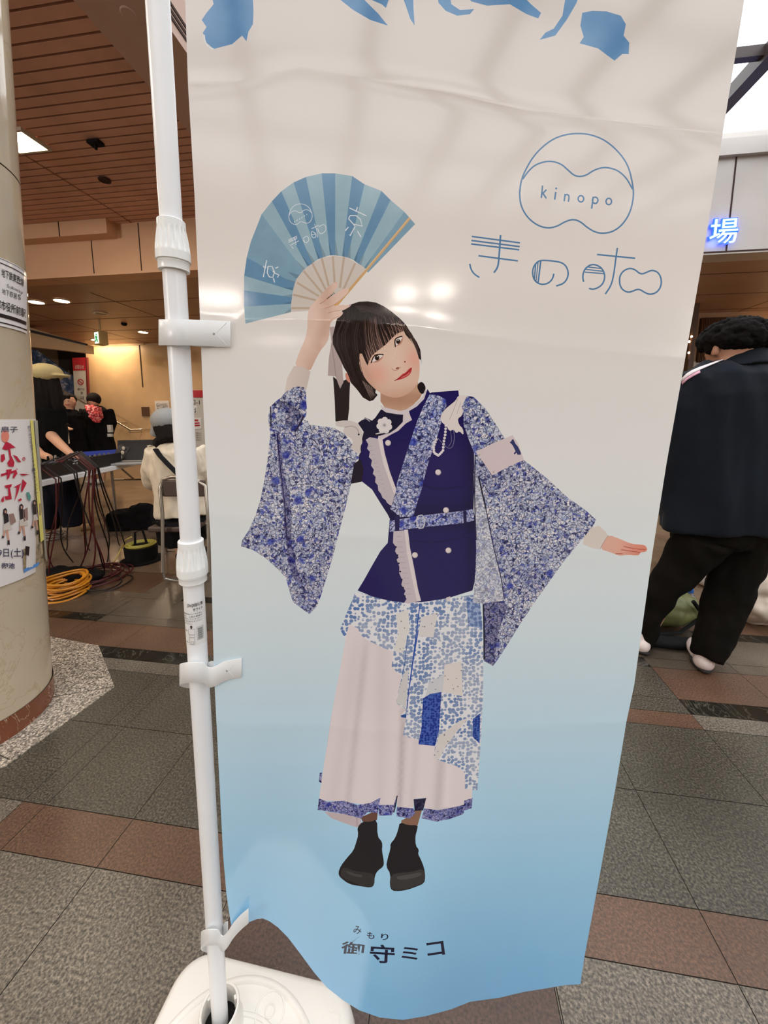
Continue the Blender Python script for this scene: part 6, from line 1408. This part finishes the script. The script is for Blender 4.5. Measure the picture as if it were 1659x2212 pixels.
for (px, py, D_, ang) in ((1388, 1407, 1.74, .25), (1520, 1446, 1.565, -.5)):
    q = at_z(px, py + 4, 0.0); R = Matrix.Rotation(YAW + ang, 3, 'Z')
    mb = MB(); mb.ell(q + R @ Vector((0, .02, .040)), (.040, .05, .042), M=R); mb.ell(q + R @ Vector((0, .12, .036)), (.044, .10, .036), M=R); mb.tube([q + R @ Vector((0, .02, .05)), q + R @ Vector((0, .03, .10))], [.036, .036])
    sh = remesh(mb, 'sneaker', SHW, .006, 2, man); mb = MB(); mb.ell(q + R @ Vector((0, .06, .013)), (.040, .095, .014), M=R); mb.build('sole', SHS, sh)
CH_ = mat('black_curly_hair', (16, 13, 12), 0.9, spec=0.15, bump=0.6, bscale=220)
mb = MB(); hh = P(1588, 733, .02); mb.ell(hh, (m_(58), m_(56), m_(36))); mb.ell(P(1594, 742, .0), (m_(50), m_(48), m_(22)))
hairball(mb, hh, (m_(58), m_(58), m_(38)), 330, m_(7.5), 4, -.45); mb.ell(P(1534, 748, .02), (m_(9), m_(14), m_(18))); mb.ell(P(1645, 750, .0), (m_(8), m_(14), m_(14)))
remesh(mb, 'curly_hair', CH_, 0.0055, 1, man, lambda co, n: co + n * 0.004 * noise.noise(co * 120))
# things beyond the man's legs
def sack(name, m, px, py, blobs, label, cat, vox=0.009, amp=.012):
    q = at_z(px, py, 0); mb = MB()
    for (dx, dy, dz, rx, ry, rz) in blobs: mb.ell(q + RGT * dx + FWD * dy + UP * dz, (rx, ry, rz))
    o = remesh(mb, name, m, vox, 3, None, foldy(amp, 13, 13)); return tag(o, label, cat), q
OLV = mat('olive_nylon', (104, 108, 64), 0.5, var=0.1, vscale=6)
o, q = sack('backpack', OLV, 1455, 1378, [(0, .12, .10, .20, .13, .085), (.05, .10, .15, .13, .1, .05), (-.10, .13, .14, .10, .1, .07)], 'olive green backpack lying on the floor between the man\'s legs', 'backpack')
mb = MB(); mb.tube([q + RGT * -.16 + FWD * -.02 + UP * .03, q + RGT * 0 + FWD * -.035 + UP * .05, q + RGT * .14 + FWD * -.0 + UP * .12], 0.012, 8, flat=.4); mb.tube([q + RGT * .08 + FWD * .0 + UP * .20, q + RGT * .13 + FWD * -.01 + UP * .13, q + RGT * .2 + FWD * .02 + UP * .1], 0.010, 8); mb.build('strap', RUB, o)
o, q2 = sack('pouch', RUB, 1450, 1400, [(0, .02, .02, .15, .05, .022), (.14, .0, .02, .07, .05, .024)], 'flat black pouch on the floor in front of the olive backpack', 'pouch', .007, .006)
bt_ = at_z(1485, 1332, 0); bd_ = bt_.dot(FWD); r_ = pxm(13, bd_)
bot = thing('water_bottle', bt_, 'clear plastic water bottle with blue cap standing behind the backpack', 'bottle')
PET = bpy.data.materials.new('clear_plastic'); t = NT(PET); t.b.inputs['Base Color'].default_value = lin((200, 206, 210)); t.b.inputs['Roughness'].default_value = 0.08; t.b.inputs['Transmission Weight'].default_value = 0.75; t.b.inputs['IOR'].default_value = 1.3
zt = (at_f(1485, 1272, bd_)).z
mb = MB(); mb.lathe([(0, 0), (r_, 0.004), (r_, zt * .3), (r_ * .93, zt * .34), (r_, zt * .38), (r_, zt * .62), (r_ * .9, zt * .72), (r_ * .45, zt * .86), (r_ * .42, zt * .9)], bt_, 24); mb.build('bottle_body', PET, bot)
mb = MB(); mb.lathe([(r_ * .5, zt * .88), (r_ * .5, zt), (0, zt)], bt_, 20); mb.build('cap', mat('blue_cap', (40, 100, 176), 0.4), bot)
TOTE = mat('off_white_tote', (214, 200, 184), 0.8, var=0.06, vscale=10, bump=0.3, bscale=25)
o, q = sack('tote_bag', TOTE, 1668, 1365, [(0, .10, .11, .13, .12, .11), (.0, .1, .22, .11, .10, .09)], 'off-white canvas tote bag slumped on the floor at the right edge', 'tote bag', .009, .02)
mb = MB(); mb.tube([q + RGT * -.08 + FWD * .05 + UP * .28, q + RGT * -.05 + FWD * .03 + UP * .335, q + RGT * .02 + FWD * .02 + UP * .30, q + RGT * .09 + FWD * .02 + UP * .24], 0.013, 8, flat=.35); mb.build('handle', TOTE, o)
# legs of another sitter and the chair there
LD = 2.55; Q = lambda x, y, d=0.0: at_f(x, y, LD + d)
ot = thing('person', Vector((Q(1500, 1200).x, Q(1500, 1200).y, 0)), 'seated person hidden behind the track-jacket man, black trousers and white sneakers showing', 'person')
mb = MB(); mb.tube([Q(1530, 1120, .2), Q(1510, 1130, -.05), Q(1512, 1240, -.1)], [.085, .07, .045]); mb.tube([Q(1560, 1120, .2), Q(1475, 1135, -.02), Q(1468, 1222, .1)], [.085, .07, .045]); mb.tube([Q(1570, 1110, .25), Q(1575, 950, .3)], [.16, .15]); mb.ell(Q(1575, 880, .28), (.09, .1, .12)); mb.tube([Q(1575, 950, .3), Q(1575, 890, .28)], [.07, .055]); mb.tube([Q(1530, 965, .3), Q(1520, 1040, .25), Q(1535, 1085, .05)], [.05, .045, .035]); mb.tube([Q(1620, 965, .3), Q(1630, 1040, .25), Q(1610, 1085, .05)], [.05, .045, .035])
remesh(mb, 'body', SKIN, .012, 2, ot)
mb = MB(); mb.tube([Q(1530, 1120, .2), Q(1510, 1130, -.05), Q(1512, 1236, -.1)], [.10, .085, .06], 14); mb.tube([Q(1560, 1120, .2), Q(1475, 1135, -.02), Q(1470, 1220, .1)], [.10, .085, .06], 14); remesh(mb, 'trousers', BLK, .011, 3, ot, foldy(.01))
mb = MB(); mb.tube([Q(1570, 1115, .25), Q(1572, 1030, .28), Q(1575, 950, .3), Q(1575, 925, .3)], [.18, .17, .18, .08], 16); mb.tube([Q(1528, 960, .3), Q(1518, 1040, .25), Q(1535, 1080, .07)], [.07, .06, .05], 12); mb.tube([Q(1622, 960, .3), Q(1632, 1040, .25), Q(1612, 1080, .07)], [.07, .06, .05], 12); remesh(mb, 'dark_top', DNV, .012, 3, ot, foldy(.01))
mb = MB(); mb.ell(Q(1575, 872, .3), (.10, .11, .115)); remesh(mb, 'hair', HAIRM, .01, 2, ot)
for (x, y, dd) in ((1464, 1240, .12), (1517, 1256, -.12)):
    q = at_z(x, y + 6, 0); mb = MB(); mb.ell(q + UP * .03, (.04, .10, .035)); mb.ell(q + UP * .045 + FWD * .05, (.036, .05, .045)); o = remesh(mb, 'sneaker', TABW, .007, 2, ot)
ch2 = thing('folding_chair', Vector((Q(1540, 1200).x, Q(1540, 1200).y, 0)), 'steel-legged folding chair behind the track-jacket man\'s legs', 'chair')
for (a, b) in (((1478, 1208, -.35), at_z(1470, 1300, .0)), ((1524, 1187, -.1), at_z(1486, 1252, 0.0)), ((1620, 1200, -.2), at_z(1625, 1290, 0.0)), ((1640, 1190, .3), at_z(1640, 1235, 0.0))):
    mb = MB(); mb.tube([Q(*a), Vector((b.x, b.y, .006))], .012, 10); mb.build('leg', METAL, ch2)
s0 = Q(1548, 1150, .05); mb = MB(); mb.box(s0, (.42, .40, .035), YAW); mb.build('seat', mat('brown_vinyl', (66, 50, 42), 0.5), ch2, bevel=.01)
mb = MB(); mb.tube([Q(1478, 1208, -.35), Q(1480, 1155, -.15), Q(1520, 1150, .25)], .011, 8); mb.tube([Q(1620, 1200, -.2), Q(1622, 1155, -.15), Q(1640, 1190, .3)], .011, 8); mb.build('frame', METAL, ch2)
mb = MB(); mb.box(Q(1575, 1040, .50), (.40, .02, .20), YAW); mb.tube([Q(1520, 1150, .25), Q(1528, 1000, .50)], .011, 8); mb.tube([Q(1640, 1150, .25), Q(1630, 1000, .50)], .011, 8); mb.build('backrest', mat('brown_vinyl', (66, 50, 42), 0.5), ch2, bevel=.004)
LD = 2.35; ch3 = thing('folding_chair', Vector((Q(1690, 1200).x, Q(1690, 1200).y, 0)), 'folding chair cut off by the right frame edge above the tote bag', 'chair')
mb = MB(); mb.tube([Q(1625, 1199), Q(1700, 1200), Q(1775, 1201)], .010, 8); mb.tube([Q(1625, 1199), at_z(1632, 1262, 0.011), at_z(1775, 1262, 0.011), Q(1775, 1201)], .010, 8); mb.build('frame', METAL, ch3)
mb = MB(); mb.box(Q(1700, 1165, .1), (.42, .38, .035), YAW); mb.build('seat', mat('brown_vinyl', (66, 50, 42), 0.5), ch3, bevel=.01)
# wall details on the right
RW = 7.59
def wq(root, name, x0, x1, y0, y1, Y, m, th=.02):
    a = at_Y(x0, y0, Y - th); b = at_Y(x1, y1, Y - th); mb = MB(); mb.box2((a.x, Y - th, b.z), (b.x, Y, a.z)); return mb.build(name, m, root)
lv = thing('louvre_vent', at_Y(1540, 740, 7.6), 'brown vertical louvre vent on the wall left of the curly-haired man', 'vent')
a = at_Y(1513, 688, RW); b = at_Y(1592, 782, RW)
mb = MB(); mb.box2((a.x, 7.565, b.z), (b.x, 7.6, a.z)); mb.build('backing', GROOVE, lv)
mb = MB(); n = 26
for k in range(n): x = a.x + (b.x - a.x) * (k + .5) / n; mb.box((x, 7.55, (a.z + b.z) / 2), ((b.x - a.x) / n * .5, .03, a.z - b.z), .3)
mb.build('slats', LOUV, lv)
nt = thing('wall_notice', at_Y(1505, 790, 7.6), 'small pale notice on the wall just beside the banner edge', 'notice'); wq(nt, 'paper', 1488, 1530, 781, 796, RW, SIGW, .01)
P_, F_ = text_fit('ご案内', 0, 0, 1, 1); a = at_Y(1504, 785, RW - .02); b = at_Y(1528, 792, RW - .02); mb = MB(); mb.add([Vector((a.x + (b.x - a.x) * x, a.y + .004, b.z + (a.z - b.z) * y)) for x, y in P_], F_); mb.build('lettering', INK, nt)
mb = MB(); p0 = at_Y(1500, 700, 7.0); mb.box2((p0.x - .06, 6.95, 0), (p0.x + .02, 7.05, 2.9)); struct('trim_2', mb, mat('dark_trim', (84, 62, 46), 0.5))
wl = thing('strip_light', at_Y(1662, 745, 7.3), 'warm horizontal strip light glowing at the right edge', 'light'); a = at_Y(1648, 742, 7.3); mb = MB(); mb.box2((a.x, 7.25, a.z - .03), (a.x + .5, 7.3, a.z)); mb.build('lamp', mat('warm_lamp', (255, 230, 190), .4, emit=(255, 214, 160), es=14), wl); mb = MB(); mb.box2((a.x - .02, 7.3, a.z - .05), (a.x + .52, 7.59, a.z + .02)); mb.build('bracket', LOUV, wl)
nl = thing('wall_lamp', at_Y(1490, 740, 6.5), 'small bright wall lamp reflected beside the banner edge', 'light')
for x, y in ((1494, 727), (1489, 738), (1488, 762)):
    c = at_Y(x, y, 6.9); mb = MB(); mb.ell(c, .016, 10, 8); mb.build('bulb', mat('warm_lamp', (255, 230, 190)), nl)
mb = MB(); c = at_Y(1491, 742, 6.93); mb.box(c, (.03, .02, .5)); mb.build('strip', LOUV, nl)
# illuminated sign character on the fascia
a = at_Y(1534, 476, 4.93); b = at_Y(1588, 526, 4.93)
ns = thing('illuminated_sign', Vector(((a.x + b.x) / 2, 4.93, (a.z + b.z) / 2)), 'blue-white glowing kanji sign letter on the cream fascia', 'sign')
def glyph(name, s, x0, z0, x1, z1, y0, y1, bold, m):
    P_, F_ = text_fit(s, 0, 0, 1, 1, bold); mb = MB(); n = len(P_); fr = [Vector((x0 + (x1 - x0) * x, y0, z0 + (z1 - z0) * y)) for x, y in P_]; bk_ = [Vector((v.x, y1, v.z)) for v in fr]
    from collections import Counter
    ec_ = Counter(frozenset((f[i], f[(i + 1) % len(f)])) for f in F_ for i in range(len(f)))
    sides = [(f[i], f[(i + 1) % len(f)]) for f in F_ for i in range(len(f)) if ec_[frozenset((f[i], f[(i + 1) % len(f)]))] == 1]
    mb.add(fr + bk_, [tuple(f) for f in F_] + [tuple(n + i for i in f)[::-1] for f in F_] + [(i, j, n + j, n + i) for i, j in sides]); return mb.build(name, m, ns)
glyph('letter_face', '場', a.x, b.z, b.x, a.z, 4.905, 4.915, 0.0, mat('pale_blue_face', (190, 215, 255), .4, emit=(170, 205, 255), es=1.1))
glyph('blue_rim', '場', a.x - .012, b.z - .012, b.x + .012, a.z + .012, 4.915, 4.935, 0.035, mat('blue_rim', (40, 80, 255), .4, emit=(30, 70, 255), es=2.2))
l = bpy.data.lights.new('sign_halo', 'AREA'); l.energy = 0.9; l.color = (.12, .25, 1); l.size = .25; lo = bpy.data.objects.new('sign_halo', l); lo.location = ((a.x + b.x) / 2, 4.90, (a.z + b.z) / 2); lo.rotation_euler = (pi / 2, 0, 0); C.objects.link(lo)

# ================================================================== LAMPS
LAMP = mat('downlight_lens', (255, 240, 220), .4, emit=(255, 222, 176), es=DOWN_E); TRIMR = mat('lamp_ring', (200, 190, 176), .4)
def downlight(x, y, z, r, label, power, group=None, col=(1, .80, .58), lens=LAMP, ang=150):
    d = thing('downlight', (x, y, z), label, 'downlight', group)
    mb = MB(); mb.lathe([(r * 1.25, -.001), (r * 1.25, -.010), (r, -.012), (r * .95, -.002)], (x, y, z), 24); mb.build('ring', TRIMR, d)
    mb = MB(); mb.lathe([(r * .95, -.004), (0, -.004)], (x, y, z), 24); mb.build('lens', lens, d)
    if power > 0: spot('lamp', (x, y, z - .03), power, col, ang)
    elif power < 0:
        l = bpy.data.lights.new('lamp', 'POINT'); l.energy = -power; l.color = (1, .93, .85); l.shadow_soft_size = .08
        o = bpy.data.objects.new('lamp', l); o.location = (x, y, z - .10); C.objects.link(o)
G1 = 'lit downlights in the low ceiling ahead'; G2 = 'lit downlights in the low ceiling behind the camera'
for (px, py, r, lb) in ((78, 652, .10, 'lit downlight beside the pillar, left of a lit pair'), (133, 649, .10, 'lit downlight of the low ceiling, right of a lit pair'), (309, 717, .09, 'lit downlight near the beige wall, right of the exit sign')):
    q = at_z(px, py, 2.9); downlight(q.x, q.y, 2.9, r, lb, 70)
q = at_z(218, 676, 2.9); d = thing('downlight', q, 'unlit dark downlight in the low ceiling above the exit sign', 'downlight'); mb = MB(); mb.lathe([(.11, -.001), (.11, -.012), (.09, -.012), (.085, .0)], q, 24); mb.build('ring', TRIMR, d); mb = MB(); mb.lathe([(.085, -.003), (0, -.003)], q, 24); mb.build('lens', mat('unlit_lens', (120, 96, 78), .3), d)
q = at_z(268, 698, 2.9); sd_ = thing('smoke_detector', q, 'small dark smoke detector on the low ceiling', 'smoke detector'); mb = MB(); mb.lathe([(.0, -.05), (.035, -.045), (.05, -.02), (.05, 0)], q, 20); mb.build('dome', RUB, sd_)
for x, y in ((-3.0, 6.4), (0.5, 6.2), (1.9, 6.0), (6.2, 6.8), (-7.9, 8.2)): downlight(x, y, 2.9, .09, 'lit downlight of the low ceiling, hidden behind the banner' if x < 5 and x > -4 else ('lit downlight at the right of the low ceiling' if x > 5 else 'lit downlight washing the beige wall above the handrail'), 60 if x > -7 else 45, G1 if -4 < x < 5 else None)
cx0 = at_f(1250, 625, 5).x
def behind(px, py, off):  # place on the low ceiling where the banner mirrors it
    d = ray(px, py); n = BN; r = d - n * 2 * d.dot(n); p = surf_plane(px, py); t_ = (2.9 - p.z) / r.z; return p + r * t_
for px, py in ((452, 638), (506, 638), (870, 626), (948, 624), (1238, 612), (1335, 612), (582, 712), (626, 712), (1275, 612), (700, 690)):
    q = behind(px, py, 0)
    print('lamp', px, py, q)
    if -16 < q.y < -6.15:
        d = thing('strip_light', (q.x, q.y, 2.9), 'short strip light behind the camera, mirrored in the banner', 'light', G2)
        mb = MB(); mb.box2((q.x - .2, q.y - .09, 2.885), (q.x + .2, q.y + .09, 2.899)); mb.build('diffuser', mat('bright_lens', (255, 240, 220), .4, emit=(255, 232, 200), es=22), d)
        mb = MB(); mb.box2((q.x - .22, q.y - .11, 2.89), (q.x + .22, q.y + .11, 2.9)); mb.build('frame', TRIMR, d)
        area_light('lamp', (q.x, q.y, 2.88), .40, 11, (1, .91, .84), (radians(60), 0, 0), .08)
# square light and fittings in the slatted ceiling
rlq = [at_z(30, 284, 3.46), at_z(52, 284, 3.46), at_z(103, 316, 3.46), at_z(48, 318, 3.46)]
xa, xb = -3.72, -3.43; ya, yb = 3.04, 3.26
rc = thing('recessed_light', ((xa + xb) / 2, (ya + yb) / 2, 3.46), 'bright recessed rectangular light in the slatted ceiling beside the pillar', 'ceiling light')
mb = MB(); mb.box2((xa, ya, 3.452), (xb, yb, 3.458)); mb.build('diffuser', mat('recess_lamp', (255, 245, 225), .4, emit=(255, 236, 196), es=9), rc)
mb = MB()
for (x0, x1, y0, y1) in ((xa - .02, xa, ya - .02, yb + .02), (xb, xb + .02, ya - .02, yb + .02), (xa, xb, ya - .02, ya), (xa, xb, yb, yb + .02)): mb.box2((x0, y0, 3.445), (x1, y1, 3.472))
mb.build('frame', TRIMR, rc); area_light('recess_glow', ((xa + xb) / 2, (ya + yb) / 2, 3.44), .25, 16, (1, .84, .62), (0, 0, 0), .2)
q = at_z(206, 306, 3.46); v = thing('ceiling_bracket', q, 'small black bracket on the slatted ceiling', 'bracket'); mb = MB(); mb.box(q - UP * .012, (.11, .07, .024)); mb.tube([q - UP * .02, q - UP * .06], .012, 8); mb.build('body', RUB, v)
q = at_z(226, 388, 3.46); v = thing('ceiling_speaker', q, 'round dark ceiling speaker in the slatted ceiling', 'speaker'); mb = MB(); mb.lathe([(0, -.004), (.045, -.004), (.055, -.012), (.055, 0)], q, 24); mb.build('grille', GROOVE, v)
q = at_z(277, 28, 3.299); v = thing('sprinkler_cap', q, 'flat round cap under the taupe ceiling beam', 'sprinkler'); mb = MB(); mb.lathe([(0, -.006), (.035, -.006), (.04, -.002), (.04, .0)], q, 24); mb.build('cap', BEAM, v)
# the hall's other ceiling lamps: warm light on the left part of the hall
for (x, y) in ((-5.2, 1.6), (-3.2, 0.2), (-5.5, -2.5), (-3.2, -4.2)):
    rc = thing('recessed_light', (x, y, 3.46), 'recessed square lamp of the slatted ceiling outside the frame', 'ceiling light', 'recessed lamps outside the frame')
    mb = MB(); mb.box2((x - .14, y - .14, 3.452), (x + .14, y + .14, 3.46)); mb.build('diffuser', mat('recess_lamp', (255, 245, 225)), rc); area_light('lamp', (x, y, 3.44), .28, 32, (1, .86, .70))
area_light('wall_wash', (-8.0, 8.5, 2.85), 1.2, 15, (1, .76, .48), (radians(20), 0, 0), .12)
# unseen fill lamps added behind the camera to brighten the banner's front
for x, y in ((9.6, -6.3), (-9.8, -7.4), (-8.6, -6.6), (-8.6, -8.2)):
    d = thing("fill_light", (x, y, 2.7), 'added fill lamp under the low ceiling at the side of the hall, outside the frame', 'light', 'added fill lamps outside the frame')
    dr = (Vector((0, .5, 1.1)) - Vector((x, y, 2.7))).normalized(); q = dr.to_track_quat('-Z', 'Y'); M3 = q.to_matrix()
    mb = MB(); mb.box(Vector((x, y, 2.7)) - dr * .03, (.5, .3, .05), M=M3); mb.tube([Vector((x, y, 2.72)) - dr * .05, Vector((x, y, 2.9)) - dr * .05], .02, 8); mb.build('housing', TRIMR, d)
    l = bpy.data.lights.new('lamp', 'AREA'); l.energy = 118; l.color = (1, .92, .85); l.shape = 'RECTANGLE'; l.size = .46; l.size_y = .26
    o = bpy.data.objects.new('lamp', l); o.location = Vector((x, y, 2.7)) + dr * .01; o.rotation_euler = q.to_euler(); C.objects.link(o)
